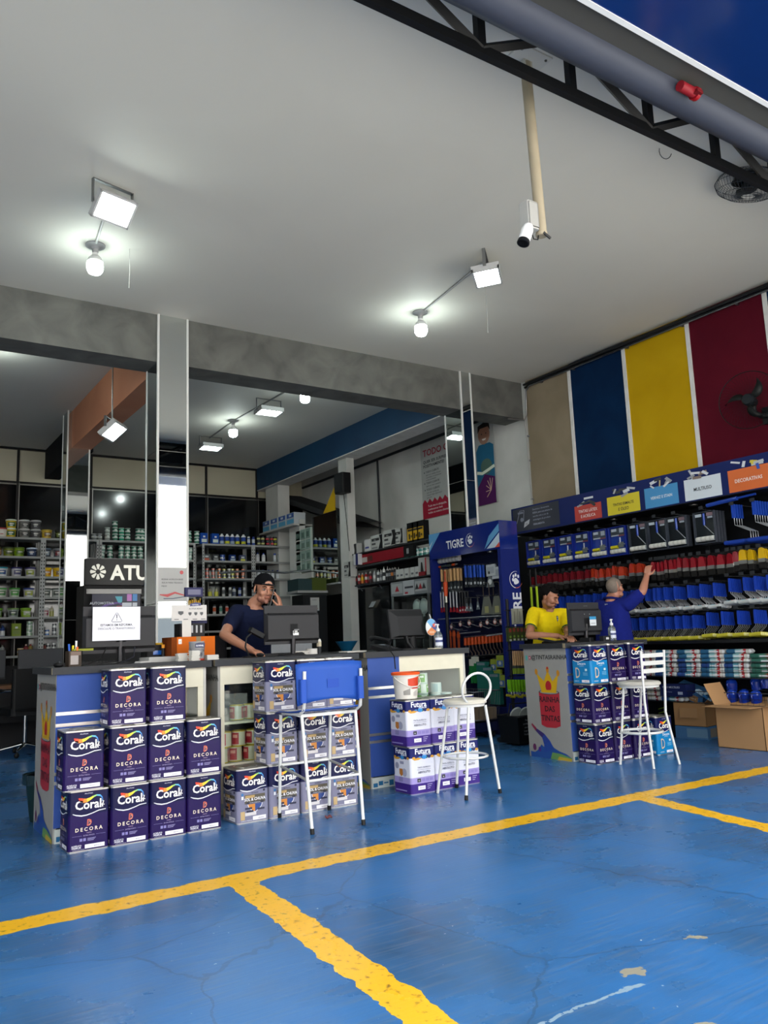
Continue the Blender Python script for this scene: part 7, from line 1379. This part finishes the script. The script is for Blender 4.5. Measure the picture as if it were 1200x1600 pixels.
def wbox(w, h, k): 
    m = MB(); m.box(-.05, -w/2, 0, .05, w/2, h, '#a8aaa6', 'card'); M = T(-.051, 0, 0) @ LEFT
    m.rect(-w*.42, h*.60, w*.2, h*.78, '#1c1d1f', M=M, z=.001); m.rect(-w*.42, h*.35, -w*.1, h*.48, '#3a3c3e', M=M, z=.001); m.flat([(w*.12, h*.04), (w*.46, h*.04), (w*.46, h*.96), (w*.2, h*.96), (w*.3, h*.55)], '#121315', M=M, z=.0012); m.rect(-w*.42, h*.10, w*.05, h*.2, '#6a6c6e', M=M, z=.001); m.text('FITA', -w*.15, h*.62, h*.12, '#c8c8c4', M, .002, .01); return m
for i, (px, z, w, h, lab) in enumerate(((552, 2.50, .34, .26, 'farthest black and white tape box on the red header shelf'), (553, 2.20, .22, .26, 'lower black and white tape box by the white pier'), (592, 2.58, .36, .24, 'wide black and white tape box on the red header'), (612, 2.60, .34, .25, 'black and white tape box on the header, beside an identical wide one'), (627, 2.60, .22, .24, 'grey-white tape box nearest the yellow boxes'))):
    o = wbox(w, h, i).build('tape_box', loc=(7.11 if i != 1 else 7.0, ay(px, 2.6), z if i > 1 else z)); tag(o, lab, 'box')
m = MB(); m.box(-.2, -1.3, 0, .1, 1.25, .02, '#2a2c2e', 'satin'); tag(m.build('upper_board', loc=(7.22, 10.62, 2.56)), 'upper dark board above the red header carrying boxes', 'shelf')
m = MB(); m.box(-.04, -.07, 0, .04, .07, .18, '#b4b4b6', 'card'); m.rect(.0, 0, .07, .18, '#20245c', M=T(-.041, 0, 0) @ LEFT, z=.001); tag(m.build('product_box', loc=(7.0, ay(566, 2.3), 2.38)), 'white and blue upright box left of the red header', 'box')
m = MB(); m.box(-.04, -.09, 0, .04, .09, .20, '#b8b8b6', 'card'); m.rect(-.07, .05, .05, .08, '#4a4c8c', M=T(-.041, 0, 0) @ LEFT, z=.001); tag(m.build('product_box', loc=(7.1, ay(577, 2.6), 2.58)), 'small white box between the tape boxes', 'box')
def ybox(k):
    m = MB(); m.box(-.05, -.085, 0, .05, .085, .30, '#141516', 'card'); M = T(-.051, 0, 0) @ LEFT; m.rect(-.08, .03, .08, .21, '#b48c14', M=M, z=.001); m.rect(-.06, .17, .06, .20, '#141516', M=M, z=.002); m.rect(-.04, .05, .0, .13, '#2a2418', M=M, z=.002); m.disc(.03, .09, .02, '#2a2418', M, .002); return m
for i, px in enumerate((646, 654, 662)): tag(ybox(i).build('tool_box_carton', loc=(7.10, ay(px, 2.6), 2.58)), ('farthest', 'middle', 'nearest to the navy stand')[i] + ' of the yellow and black cartons', 'carton', 'yellow and black cartons')
# black stone sample slab and glue showcase
m = MB(); m.box(7.18, 10.75, .9, 7.22, 11.75, 2.0, '#15181a', 'gloss'); tag(m.build('stone_slab'), 'tall black stone sample slab under the sealant shelf', 'slab')
m = MB(); m.M = T(7.08, ay(583, 1.9), 1.72) @ RY(.6); m.box(-.005, -.13, -.08, .005, .13, .08, '#0c0d0f', 'gloss'); m.rect(-.11, -.06, .02, .05, '#8a9094', 'print', T(-.006, 0, 0) @ LEFT, .001); tag(m.build('tilted_tablet'), 'small tilted black screen under the sealant shelf', 'screen')
t = thing('glue_showcase', 'grey framed showcase with red triangle logos under the glue boxes', 'showcase', (7.2, 10.0, 0)); y0, y1 = ay(670, 1.9), ay(612, 1.9); m = MB(); m.M = T(-7.2, -10.0, 0)
m.box(7.05, y0, 1.80, 7.36, y1, 2.02, '#7c8082', 'satin'); 
for y in (y0, y1-.03): m.box(7.05, y, .6, 7.08, y+.03, 1.80, '#8a8e90', 'metal')
m.box(7.34, y0, .6, 7.36, y1, 1.8, '#121416', 'gloss'); m.box(7.05, y0, .58, 7.36, y1, .62, '#5c6062'); m.build('cabinet_frame', t)
M = T(7.049-7.2, -10.0, 0) @ LEFT; m = MB(); yc = (y0+y1)/2; W_ = y1-y0
m.rect(-y1+.02, 1.84, -y1+W_*.33, 1.99, '#a0a4a4', M=M, z=.001); m.rect(-y0-W_*.33, 1.84, -y0-.02, 1.99, '#a0a4a4', M=M, z=.001); m.rect(-yc-W_*.15, 1.80, -yc+W_*.15, 2.02, '#a8acae', M=M, z=.003)
m.flat([(-y1+W_*.12, 1.87), (-y1+W_*.24, 1.87), (-y1+W_*.18, 1.96)], '#9a1c28', M=M, z=.002)
for k, c in enumerate(('#2a2c2e', '#9a1c28', '#2a2c2e')): x = -y0-W_*(.28-.09*k); m.flat([(x-.05, 1.87), (x+.05, 1.87), (x, 1.96)], c, M=M, z=.002)
m.rect(-yc-.1, 1.90, -yc+.12, 1.93, '#2c2e34', M=M, z=.004); m.rect(-yc-.1, 1.82, -yc-.02, 1.85, '#9a1c28', M=M, z=.004); m.build('front_print', t)
m = MB(); m.box(-.003, -W_/2+.03, 0, .003, W_/2-.03, 1.18, '#ffffff', 'glass'); o = m.build('glass_pane', t); o.location = (7.06-7.2, yc-10.0, .62)
for i, px in enumerate((643, 653)):
    m = MB(); m.ball((0, 0, 0), (.05, .10, .12), '#b4bab8', 'satin', 14); m.cyl((0, .0, -.10), (0, 0, -.15), .015, n=8, col='#8a8e8e'); tag(m.build('dust_mask', loc=(7.16, ay(px, 1.6), 1.62)), 'white dust mask hanging in the glue showcase, ' + ('inner' if i == 0 else 'outer') + ' of two', 'mask', 'dust masks')
# small items on the far corner: table with blue jug bowl behind the dark monitor
t = thing('work_table', 'dark work table behind the capped man, in front of the racks', 'table', (5.2, 9.3, 0)); m = MB(); m.box(-.9, -.3, .98, .9, .3, 1.02, '#1c1e20', 'satin'); m.build('table_top', t)
for sx in (-1, 1):
    for sy in (-1, 1): m = MB(); m.box(sx*.86-.02, sy*.26-.02, 0, sx*.86+.02, sy*.26+.02, .98, '#17181a'); m.build('leg', t)
m = MB(); m.box(-.28, -.12, 0, .28, .12, .18, '#8c9094', 'satin'); tag(m.build('white_case', loc=(4.65, 9.3, 1.02)), 'pale grey case on the dark work table', 'case')
m = MB(); m.lathe([(.06, 0, '#0f4c6c'), (.14, .12, '#125a80'), (.15, .13, '#125a80'), (.13, .12, '#0c3a54'), (.05, .01, '#0c3a54'), (0, .01, '#0c3a54')], 20); tag(m.build('blue_bowl', loc=(5.45, 9.2, 1.02)), 'blue plastic bowl on the dark work table', 'bowl')
t = thing('tinting_machine', 'tall dark machine with white notice behind the dark monitor', 'machine', (6.62, 12.4, 0)); m = MB(); m.box(-.22, -.2, 0, .24, .2, 1.95, '#15181a', 'satin'); m.box(-.30, -.2, 2.02, -.04, .2, 2.22, '#24383a', 'satin'); m.box(-.04, -.2, 2.02, .24, .2, 2.24, '#3e4a18', 'satin'); m.box(-.32, -.21, 1.98, .26, .2, 2.02, '#8a8c8a', 'satin'); m.build('machine_body', t); m = MB(); M = T(0, -.202, 0) @ FRONT; m.rect(-.08, 1.68, .09, 1.90, '#a0a4a2', 'card', M, .002); m.text('AVISO', .0, 1.85, .03, '#3a3c40', M, .004); m.ribbon([(-.05, 1.72), (0, 1.74), (.06, 1.71)], .008, '#8a2c30', M, .004); m.build('notice', t)
m = MB(); m.tube([(-.9, 0, 0), (-.3, 0, .05), (.3, -.02, .02), (.9, 0, .08)], .02, 6, '#7c8084', 'metal'); tag(m.build('steel_rail', loc=(6.1, 12.9, 2.36)), 'thin grey rail in front of the wall mirror ledge', 'rail')

# ================================================================ PEOPLE
def voxel(m, name, parent, mat, col, size=.006, smooth=4, wrinkle=0.0, colfn=None):
    me = m.mesh('tmp'); o = bpy.data.objects.new('tmp', me); C.objects.link(o)
    r = o.modifiers.new('r', 'REMESH'); r.mode = 'VOXEL'; r.voxel_size = size
    s = o.modifiers.new('s', 'SMOOTH'); s.iterations = smooth; s.factor = .5
    if wrinkle:
        tx = bpy.data.textures.new('fold', 'CLOUDS'); tx.noise_scale = .09; d = o.modifiers.new('d', 'DISPLACE'); d.texture = tx; d.strength = wrinkle; d.mid_level = .5; d.texture_coords = 'LOCAL'
    bpy.context.view_layer.update(); dg = bpy.context.evaluated_depsgraph_get(); ev = o.evaluated_get(dg); new = bpy.data.meshes.new_from_object(ev)
    bpy.data.objects.remove(o); new.name = name; new.materials.clear(); new.materials.append(MATS[mat]); new.polygons.foreach_set('material_index', [0]*len(new.polygons)); new.polygons.foreach_set('use_smooth', [True]*len(new.polygons))
    for a in [a.name for a in new.color_attributes]: new.color_attributes.remove(new.color_attributes[a])
    at_ = new.color_attributes.new('Col', 'FLOAT_COLOR', 'POINT'); c0 = lin(col); buf = []
    for v in new.vertices: c = lin(colfn(v.co)) if colfn else c0; buf += [c[0], c[1], c[2], 1.0]
    at_.data.foreach_set('color', buf); return place(name, new, parent)
def limb(m, pts, rs, n=12):
    """smooth tapering limb through the joints"""
    P = [Vector(p) for p in pts]; Q = []; R = []
    for i in range(len(P)-1):
        for k in range(6): t_ = k/6; Q.append(P[i].lerp(P[i+1], t_)); R.append(rs[i]+(rs[i+1]-rs[i])*t_)
    Q.append(P[-1]); R.append(rs[-1]); m.tube(Q, R, n)
    for p, r in zip(P, rs): m.ball(p, r*.99, '#888888', n=10)
def loft(m, secs, n=20):
    """secs: (centre, half width, half depth, yaw)"""
    vs = []
    for c, a, b, yw in secs:
        for i in range(n):
            t_ = 2*PI*i/n; x, y = a*math.copysign(abs(math.cos(t_))**.8, math.cos(t_)), b*math.copysign(abs(math.sin(t_))**.8, math.sin(t_)); vs.append((c[0]+x*math.cos(yw)-y*math.sin(yw), c[1]+x*math.sin(yw)+y*math.cos(yw), c[2]))
    k = len(secs); fs = [(i*n+j, i*n+(j+1) % n, (i+1)*n+(j+1) % n, (i+1)*n+j) for i in range(k-1) for j in range(n)]
    m.add(vs, fs + [tuple(range(n))[::-1], tuple(range((k-1)*n, k*n))], '#888888', smooth=True)
def hand(m, w, d, nrm, thumb, curl=.5, spread=.0, sc=1.0, index_straight=False):
    """w wrist, d finger direction, nrm back of the hand, thumb side"""
    w, d, nrm = Vector(w), Vector(d).normalized(), Vector(nrm); nrm = (nrm - d*nrm.dot(d)).normalized(); th = Vector(thumb); th = (th - d*th.dot(d) - nrm*th.dot(nrm)).normalized()
    for k in (-.6, -.2, .2, .6): limb(m, [w + th*k*.02*sc, w + d*.045*sc + th*k*.038*sc, w + d*.085*sc + th*k*.046*sc], [.016*sc, .015*sc, .012*sc], 8)
    for i, (o_, l) in enumerate(((.030, .070), (.011, .078), (-.009, .073), (-.028, .058))):
        c = curl*.25 if (i == 0 and index_straight) else curl
        p = w + d*.088*sc + th*o_*sc; pts = [p]; dd = d + th*o_*spread*20; dd.normalize()
        for seg, f in enumerate((.45, .32, .23)):
            a = c*(.7+.35*seg)*(1 if seg else .8); dd = (dd*math.cos(a) - nrm*math.sin(a)).normalized(); nn = nrm
            p = p + dd*l*f*sc; pts.append(p); nrm2 = (nrm + d*0).normalized()
        limb(m, pts, [.0098*sc, .0088*sc, .0080*sc, .0068*sc], 8)
    b = w + d*.022*sc + th*.028*sc - nrm*.004*sc; t1 = b + (d*.6 + th*.75 - nrm*.35).normalized()*.036*sc; t2 = t1 + (d*.85 + th*.25 - nrm*.45).normalized()*.032*sc; t3 = t2 + (d*.95 - nrm*.4).normalized()*.024*sc
    limb(m, [b, t1, t2, t3], [.014*sc, .0115*sc, .0100*sc, .0085*sc], 8)
def head(m, H, s=1.0):
    o = m.M; m.M = H @ Matrix.Scale(s, 4); g = '#888888'
    m.ball((0, .018, .032), (.074, .093, .084), g, n=20); m.ball((0, -.028, -.018), (.060, .058, .080), g, n=18); m.ball((0, -.032, -.072), (.050, .050, .040), g, n=16); m.ball((0, -.078, -.098), (.020, .014, .016), g, n=12)
    m.ball((0, -.078, .020), (.046, .013, .012), g, n=12); m.tube([(0, -.084, .014), (0, -.095, -.010), (0, -.110, -.032)], [.007, .0085, .0115], 10, g); m.ball((0, -.107, -.034), (.012, .011, .010), g, n=10)
    for x in (-1, 1):
        m.ball((x*.011, -.098, -.038), .0082, g, n=8); m.ball((x*.036, -.062, -.030), (.022, .022, .024), g, n=10); m.ball((x*.077, .010, -.008), (.009, .020, .030), g, n=12, M=RZ(x*.35)); m.ball((x*.045, -.03, -.075), (.018, .03, .022), g, n=10)
    m.ball((0, -.087, -.058), (.023, .009, .0055), g, n=10); m.ball((0, -.086, -.067), (.020, .009, .0060), g, n=10); m.M = o
def face(parent, H, s, iris='#2a1a10', brow='#1a120e', lip='#7c4238', closed=False, beard=None):
    K = H @ Matrix.Scale(s, 4)
    m = MB(); m.M = K
    for x in (-1, 1):
        if not closed:
            m.ball((x*.030, -.0755, -.002), (.0135, .011, .0085), '#8f867e', 'satin', 12); m.ball((x*.030, -.0840, -.003), (.0058, .0036, .0062), iris, 'gloss', 10)
        m.tube([(x*.017, -.0850, .003), (x*.030, -.0885, .0068 if not closed else -.003), (x*.044, -.0820, .002)], .0022, 5, '#2a1c18')
    m.build('eyes', parent)
    m = MB(); m.M = K
    for x in (-1, 1): m.tube([(x*.013, -.0905, .019), (x*.030, -.0915, .0235), (x*.048, -.0800, .018)], [.0035, .0045, .0025], 6, brow, 'hair')
    m.build('eyebrows', parent)
    m = MB(); m.M = K; m.tube([(-.022, -.0885, -.0625), (0, -.0965, -.0618), (.022, -.0885, -.0625)], [.0022, .0038, .0022], 6, lip, 'satin'); m.build('lips', parent)
def cap_shape(m, K, r, z0, col, mat, yc=.018, zc=.030, back=0.0, n=28):
    """part of an ellipsoid above a slanting edge, a shell with thickness"""
    o = m.M; m.M = K; vs = []; fs = []; rows = 9
    for lay in (0, 1):
        q = 1.0 if lay == 0 else .93
        for i in range(rows+1):
            for j in range(n):
                ph = 2*PI*j/n; ze = z0(ph); tmax = math.acos(max(-1, min(1, (ze-zc)/r[2]))); th = tmax*i/rows
                vs.append((r[0]*q*math.sin(th)*math.cos(ph), yc + r[1]*q*math.sin(th)*math.sin(ph), zc + r[2]*q*math.cos(th)))
    L = (rows+1)*n
    for i in range(rows):
        for j in range(n): a = i*n+j; b = i*n+(j+1) % n; fs += [(a, a+n, b+n, b), (L+a, L+b, L+b+n, L+a+n)]
    for j in range(n): a = rows*n+j; b = rows*n+(j+1) % n; fs.append((a, L+a, L+b, b))
    m.add(vs, fs, col, mat, True); m.M = o
SK1, SK2, SK3 = '#a5735a', '#9c6a50', '#a8735c'
def person(label): 
    return thing('person', label, 'person', (0, 0, 0))
def headM(c, yaw, pitch, roll=0): return T(*c) @ RZ(yaw) @ RX(pitch) @ RY(roll)

# ---- the man in the black cap, on the phone
p = person('man in navy T-shirt and backwards black cap, phone at his ear, hand on mouse')
hc = at(413, 921, 1, 6.33); H = headM(hc, -.10, .10, .10); s = 1.06
sh_r = at(370, 957, 1, 6.42); el_r = at(350, 992, 1, 6.16); wr_r = Vector((2.63, 5.87, 1.105)); sh_l = Vector((3.10, 6.46, sh_r[2]-.01)); el_l = Vector((3.20, 6.22, 1.26)); hp = at(432, 931, 1, 6.21); wr_l = hp + Vector((.045, .01, -.10))
nb = Vector((2.90, 6.42, sh_r[2]+.055)); ch = Vector((2.90, 6.46, 1.34)); pv = Vector((2.95, 6.62, .98))
def mk_skin(p, H, s, nb, ch, pv, arms, col, beard=None):
    m = MB(); head(m, H, s); hc = H.translation
    limb(m, [hc + H.to_3x3() @ Vector((0, .02, -.06)), nb + Vector((0, -.005, .02)), nb + Vector((0, .01, -.05))], [.052, .056, .075])
    loft(m, [((pv[0], pv[1], pv[2]-.10), .155, .115, 0), (tuple(pv), .15, .11, 0), (tuple(pv.lerp(ch, .5)), .14, .10, 0), (tuple(ch), .155, .11, 0), ((nb[0], nb[1]+.01, nb[2]-.07), .13, .08, 0), ((nb[0], nb[1], nb[2]-.02), .07, .06, 0)])
    for s_, e_, w_, hd in arms:
        limb(m, [s_, s_.lerp(e_, .5), e_, e_.lerp(w_, .3), w_], [.055, .048, .040, .040, .027]); limb(m, [Vector(nb) + Vector((0, .01, -.06)), s_], [.06, .058]); hand(m, *hd)
    for sx in (-1, 1):
        kn = Vector((pv[0]+sx*.11, pv[1]-.02, .50)); an = Vector((pv[0]+sx*.12, pv[1]+.02, .09)); limb(m, [(pv[0]+sx*.08, pv[1], pv[2]-.06), kn, kn.lerp(an, .3), an], [.085, .058, .055, .035]); limb(m, [an, an + Vector((0, -.13, -.055))], [.04, .032])
    Hi = (H @ Matrix.Scale(s, 4)).inverted()
    def cf(co):
        q = Hi @ co
        if beard and q.y < .0 and q.length < .16 and q.z < -.03:
            ss = lambda e0, e1, v: max(0, min(1, (v-e0)/(e1-e0)))
            k = max(ss(-.066, -.086, q.z), ss(.036, .050, abs(q.x))*ss(-.03, -.06, q.z)*.8, ss(.010, .004, abs(q.z+.049))*ss(.03, .022, abs(q.x))) * ss(-.125, -.105, q.z) * ss(-.0, -.02, q.y)
            a_, b_2 = lin(col), lin(beard); return tuple(u + (v-u)*k for u, v in zip(a_, b_2))
        return col
    return voxel(m, 'body', p, 'skin', col, .005, 3, colfn=cf)
mk_skin(p, H, s, nb, ch, pv, [(sh_r, el_r, wr_r, (wr_r, (.08, -1, -.18), (0, -.2, 1), (1, 0, 0), .42)), (sh_l, el_l, wr_l, (wr_l, (-.30, -.06, 1), (.75, -.6, .1), (-.6, -.7, 0), .75, 0, .95, True))], SK1, '#87594a')
face(p, H, s)
def mk_shirt(p, nb, ch, pv, arms, col, ln=.55, fat=1.0, collar=None):
    m = MB(); loft(m, [((pv[0], pv[1], pv[2]-.12), .185*fat, .145*fat, 0), (tuple(pv), .175*fat, .138*fat, 0), (tuple(pv.lerp(ch, .5)), .172*fat, .13*fat, 0), (tuple(ch), .182*fat, .132*fat, 0), ((nb[0], nb[1]+.012, nb[2]-.085), .165*fat, .105, 0), ((nb[0], nb[1]+.012, nb[2]-.03), .088, .073, 0)])
    for s_, e_, w_, hd in arms:
        q = s_.lerp(e_, ln); limb(m, [Vector(nb) + Vector((0, .012, -.075)), s_ + Vector((0, 0, .0)), s_.lerp(q, .5), q], [.072, .070, .069, .064])
    return voxel(m, 'shirt', p, 'cloth', col, .008, 5, .014)
arms1 = [(sh_r, el_r, wr_r, None), (sh_l, el_l, wr_l, None)]
mk_shirt(p, nb, ch, pv, arms1, '#151b33', .62)
def mk_legs(p, pv, col, fat=1.0):
    m = MB(); loft(m, [((pv[0], pv[1], pv[2]-.16), .165*fat, .125, 0), ((pv[0], pv[1], pv[2]-.02), .160*fat, .122, 0)])
    for sx in (-1, 1): limb(m, [(pv[0]+sx*.085, pv[1], pv[2]-.10), (pv[0]+sx*.11, pv[1]-.02, .50), (pv[0]+sx*.12, pv[1]+.02, .10)], [.10, .078, .062])
    voxel(m, 'trousers', p, 'cloth', col, .009, 4, .01); 
    for sx in (-1, 1): m = MB(); x = pv[0]+sx*.12; m.rbox(x-.048, pv[1]-.20, 0, x+.048, pv[1]+.075, .075, .04, '#1a1a1c', 'satin'); m.build('shoe', p)
mk_legs(p, pv, '#15181f')
m = MB(); K = H @ Matrix.Scale(s, 4)
cap_shape(m, K, (.087, .108, .104), lambda a: .034 - .020*math.sin(a)*1.0 if math.sin(a) > 0 else .034, '#0c0d10', 'cloth'); m.M = K
vs = []; n = 12
for i in range(n+1):
    a = PI*.18 + PI*.64*i/n; x, y = math.cos(a), math.sin(a); vs += [(x*.080, .018+y*.100, .022), (x*.088, .045+y*.150, -.002)]
m.add(vs + [(x, y, z-.004) for x, y, z in vs], [(2*i, 2*i+2, 2*i+3, 2*i+1) for i in range(n)] + [(26+2*i, 26+2*i+1, 26+2*i+3, 26+2*i+2) for i in range(n)], '#0c0d10', 'cloth')
m.tube([(.034*math.cos(PI*i/8), -.0845-.003*math.sin(PI*i/8), .043+.028*math.sin(PI*i/8)) for i in range(9)], .003, 5, '#17181c'); m.tube([(-.05, -.079, .040), (0, -.090, .043), (.05, -.079, .040)], .006, 6, '#101114')
m.ball((0, .018, .124), .006, '#101114', n=8); m.build('cap', p)
m = MB(); m.M = K; m.flat([(.03*math.cos(PI*i/8), .045+.024*math.sin(PI*i/8)) for i in range(9)], SK1, 'skin', T(0, -.0865, 0) @ FRONT, .001); m.build('forehead_gap', p)
m = MB(); o_ = K; m.M = o_; 
for x in (-1, 1): m.rbox(x*.068-.004, -.015, -.02, x*.068+.004, .03, .028, .003, '#17110f', 'hair')
m.build('sideburns', p)
m = MB(); M_ = T(*sh_r.lerp(el_r, .42)) @ LEFT @ RY(.75); m.text('tigre', .0, .0, .022, '#a8acb8', M_, .066, .01); m.ribbon([(.028, .0), (.045, .014), (.055, .006), (.045, -.004)], .004, '#a8acb8', M_, .066); m.build('sleeve_mark', p)
t = thing('mobile_phone', 'dark mobile phone held to the ear of the capped man', 'phone', tuple(hp + Vector((-.015, .035, -.01)))); m = MB(); m.M = RZ(.9) @ RX(.25); m.rbox(-.036, -.004, -.07, .036, .004, .07, .003, '#0d0e10', 'gloss'); m.build('phone_body', t)

# ---- the man in yellow, looking down
p = person('man in yellow T-shirt with green crest looking down behind the fourth counter')
hc = at(859, 932, 1, 6.26); H = headM(hc, .30, .42, -.05); s = 1.02
sh_r = at(834, 958, 1, 6.42); sh_l = at(883, 960, 1, 6.30); el_r = at(827, 993, 1, 6.20); wr_r = Vector((5.98, 5.93, 1.12)); el_l = at(888, 992, 1, 6.10); wr_l = Vector((6.08, 5.90, 1.12))
nb = (sh_r + sh_l)/2 + Vector((.0, .02, .055)); ch = (sh_r+sh_l)/2 + Vector((.0, .02, -.13)); pv = Vector((ch[0]+.02, ch[1]+.06, .98))
arms = [(sh_r, el_r, wr_r, (wr_r, (.6, -.7, -.2), (0, -.1, 1), (-.5, -.5, 0), .6)), (sh_l, el_l, wr_l, (wr_l, (-.5, -.8, -.2), (0, -.1, 1), (.6, -.4, 0), .5))]
mk_skin(p, H, s, nb, ch, pv, arms, SK2, '#7a5040'); face(p, H, s, closed=True); mk_shirt(p, nb, ch, pv, arms, '#d6bc12', .60); mk_legs(p, pv, '#23262c')
m = MB(); K = H @ Matrix.Scale(s, 4); cap_shape(m, K, (.083, .106, .106), lambda a: .070-.010*math.cos(3*a) if math.sin(a) < -.35 else (.005 if math.sin(a) < .25 else -.055), '#0e0c0c', 'hair')
for k in range(40):
    a = rnd.uniform(0, 2*PI); r_ = rnd.uniform(0, .06); m.M = K; m.ball((r_*math.cos(a), r_*math.sin(a)-.012, .122+rnd.uniform(0, .014)-r_*r_*5), (.014, .014, .012), '#0e0c0c', 'hair', 6)
m.build('hair', p)
m = MB(); M_ = T(*(at(871, 967, 1, 6.155))) @ RZ(.42) @ FRONT; z = .0
m.flat([(-.026, .03), (.026, .03), (.026, -.008), (0, -.035), (-.026, -.008)], '#1c4a34', 'cloth', M_, z); m.flat([(-.020, .025), (.020, .025), (.020, -.006), (0, -.028), (-.020, -.006)], '#c8c8c0', 'cloth', M_, .001); m.rect(-.005, -.02, .005, .024, '#1c3a6a', 'cloth', M_, .002); m.rect(-.019, .0, .019, .008, '#1c3a6a', 'cloth', M_, .002); m.text('BRASIL', 0, -.052, .011, '#2c5a34', M_, .001)
m.build('crest', p)
m = MB()
for s_, e_ in ((sh_r, el_r), (sh_l, el_l)): q = s_.lerp(e_, .60); d = (e_-s_).normalized(); m.cyl(q - d*.006 + d*.045, q + d*.012 + d*.045, .062, .060, 18, '#1c4a34', 'cloth', caps=False)
m.build('sleeve_hem', p)

# ---- the man in blue reaching for the brushes
p = person('grey-haired man in blue polo shirt reaching up to the red brushes')
hc = at(961, 919, 0, 6.98); H = headM(hc, PI/2 + .15, -.18, .0); s = 1.02
sh_r = at(981, 944, 0, 7.02); el_r = at(1004, 924, 0, 7.12); wr_r = at(1010.5, 900, 0, 7.26); sh_l = sh_r + Vector((-.04, .36, .0)); el_l = sh_l + Vector((.10, .06, -.28)); wr_l = el_l + Vector((.18, -.12, -.14))
nb = (sh_r+sh_l)/2 + Vector((-.02, .0, .06)); ch = (sh_r+sh_l)/2 + Vector((-.03, 0, -.13)); pv = Vector((ch[0]-.02, ch[1]-.02, .98))
def yawed(f):
    return f
m = MB(); head(m, H, s); limb(m, [hc + H.to_3x3() @ Vector((0, .02, -.06)), nb + Vector((0, 0, .02)), nb + Vector((0, 0, -.05))], [.056, .062, .08])
loft(m, [((pv[0], pv[1], pv[2]-.1), .16, .13, PI/2), (tuple(ch), .16, .12, PI/2), ((nb[0], nb[1], nb[2]-.03), .08, .06, PI/2)])
for s_, e_, w_, hd in ((sh_r, el_r, wr_r, (wr_r, (.35, .0, 1), (-.8, -.3, .2), (.2, -1, 0), .55, 0, .95)), (sh_l, el_l, wr_l, (wr_l, (.8, -.3, -.4), (0, 0, 1), (0, -1, 0), .6))):
    limb(m, [s_, s_.lerp(e_, .5), e_, e_.lerp(w_, .3), w_], [.058, .050, .044, .043, .030]); limb(m, [nb + Vector((0, 0, -.06)), s_], [.065, .06]); hand(m, *hd)
for sy in (-1, 1):
    kn = Vector((pv[0], pv[1]+sy*.1, .5)); an = Vector((pv[0]-.02, pv[1]+sy*.11, .09)); limb(m, [(pv[0], pv[1]+sy*.08, pv[2]-.06), kn, an], [.09, .06, .036]); limb(m, [an, an + Vector((.13, 0, -.055))], [.04, .032])
voxel(m, 'body', p, 'skin', SK3, .005, 3); face(p, H, s, brow='#6a5c54')
m = MB(); loft(m, [((pv[0], pv[1], pv[2]-.14), .205, .175, PI/2), (tuple(pv), .20, .172, PI/2), (tuple(pv.lerp(ch, .5)), .195, .16, PI/2), (tuple(ch), .195, .145, PI/2), ((nb[0], nb[1], nb[2]-.08), .165, .11, PI/2), ((nb[0], nb[1], nb[2]-.02), .085, .075, PI/2)])
for s_, e_, ln in ((sh_r, el_r, .68), (sh_l, el_l, .6)): q = s_.lerp(e_, ln); limb(m, [nb + Vector((0, 0, -.075)), s_, s_.lerp(q, .5), q], [.078, .078, .076, .070])
voxel(m, 'shirt', p, 'cloth', '#17206a', .008, 5, .014)
m = MB(); loft(m, [((pv[0], pv[1], pv[2]-.16), .18, .15, PI/2), ((pv[0], pv[1], pv[2]-.04), .175, .148, PI/2)])
for sy in (-1, 1): limb(m, [(pv[0], pv[1]+sy*.09, pv[2]-.1), (pv[0], pv[1]+sy*.1, .5), (pv[0]-.02, pv[1]+sy*.11, .1)], [.105, .082, .065])
voxel(m, 'trousers', p, 'cloth', '#1c2230', .009, 4, .01)
for sy in (-1, 1): m = MB(); m.rbox(pv[0]-.10, pv[1]+sy*.11-.048, 0, pv[0]+.18, pv[1]+sy*.11+.048, .075, .04, '#1a1a1c'); m.build('shoe', p)
m = MB(); K = H @ Matrix.Scale(s, 4); cap_shape(m, K, (.0755, .0955, .0870), lambda a: .062 if math.sin(a) < -.3 else (.0 if abs(math.cos(a)) > .6 and math.sin(a) < .35 else -.06), '#756a60', 'hair'); m.build('hair', p)
m = MB(); m.tube([tuple(nb + Vector((.078*math.cos(a)+.0, .090*math.sin(a), .008+.012*math.cos(a)*-1))) for a in [2*PI*i/20 for i in range(20)]], .013, 6, '#141b58', 'cloth', closed=True); m.build('collar', p)
M_ = T(*(nb + Vector((-.085, .0, -.055)))) @ LEFT; m = MB(); m.text('tigre', 0, 0, .022, '#a8acb8', M_, .012, .01); m.build('shirt_mark', p)
for t_ in bpy.data.objects:
    if t_.parent is None and t_.type == 'EMPTY' and not t_.children: bpy.data.objects.remove(t_)
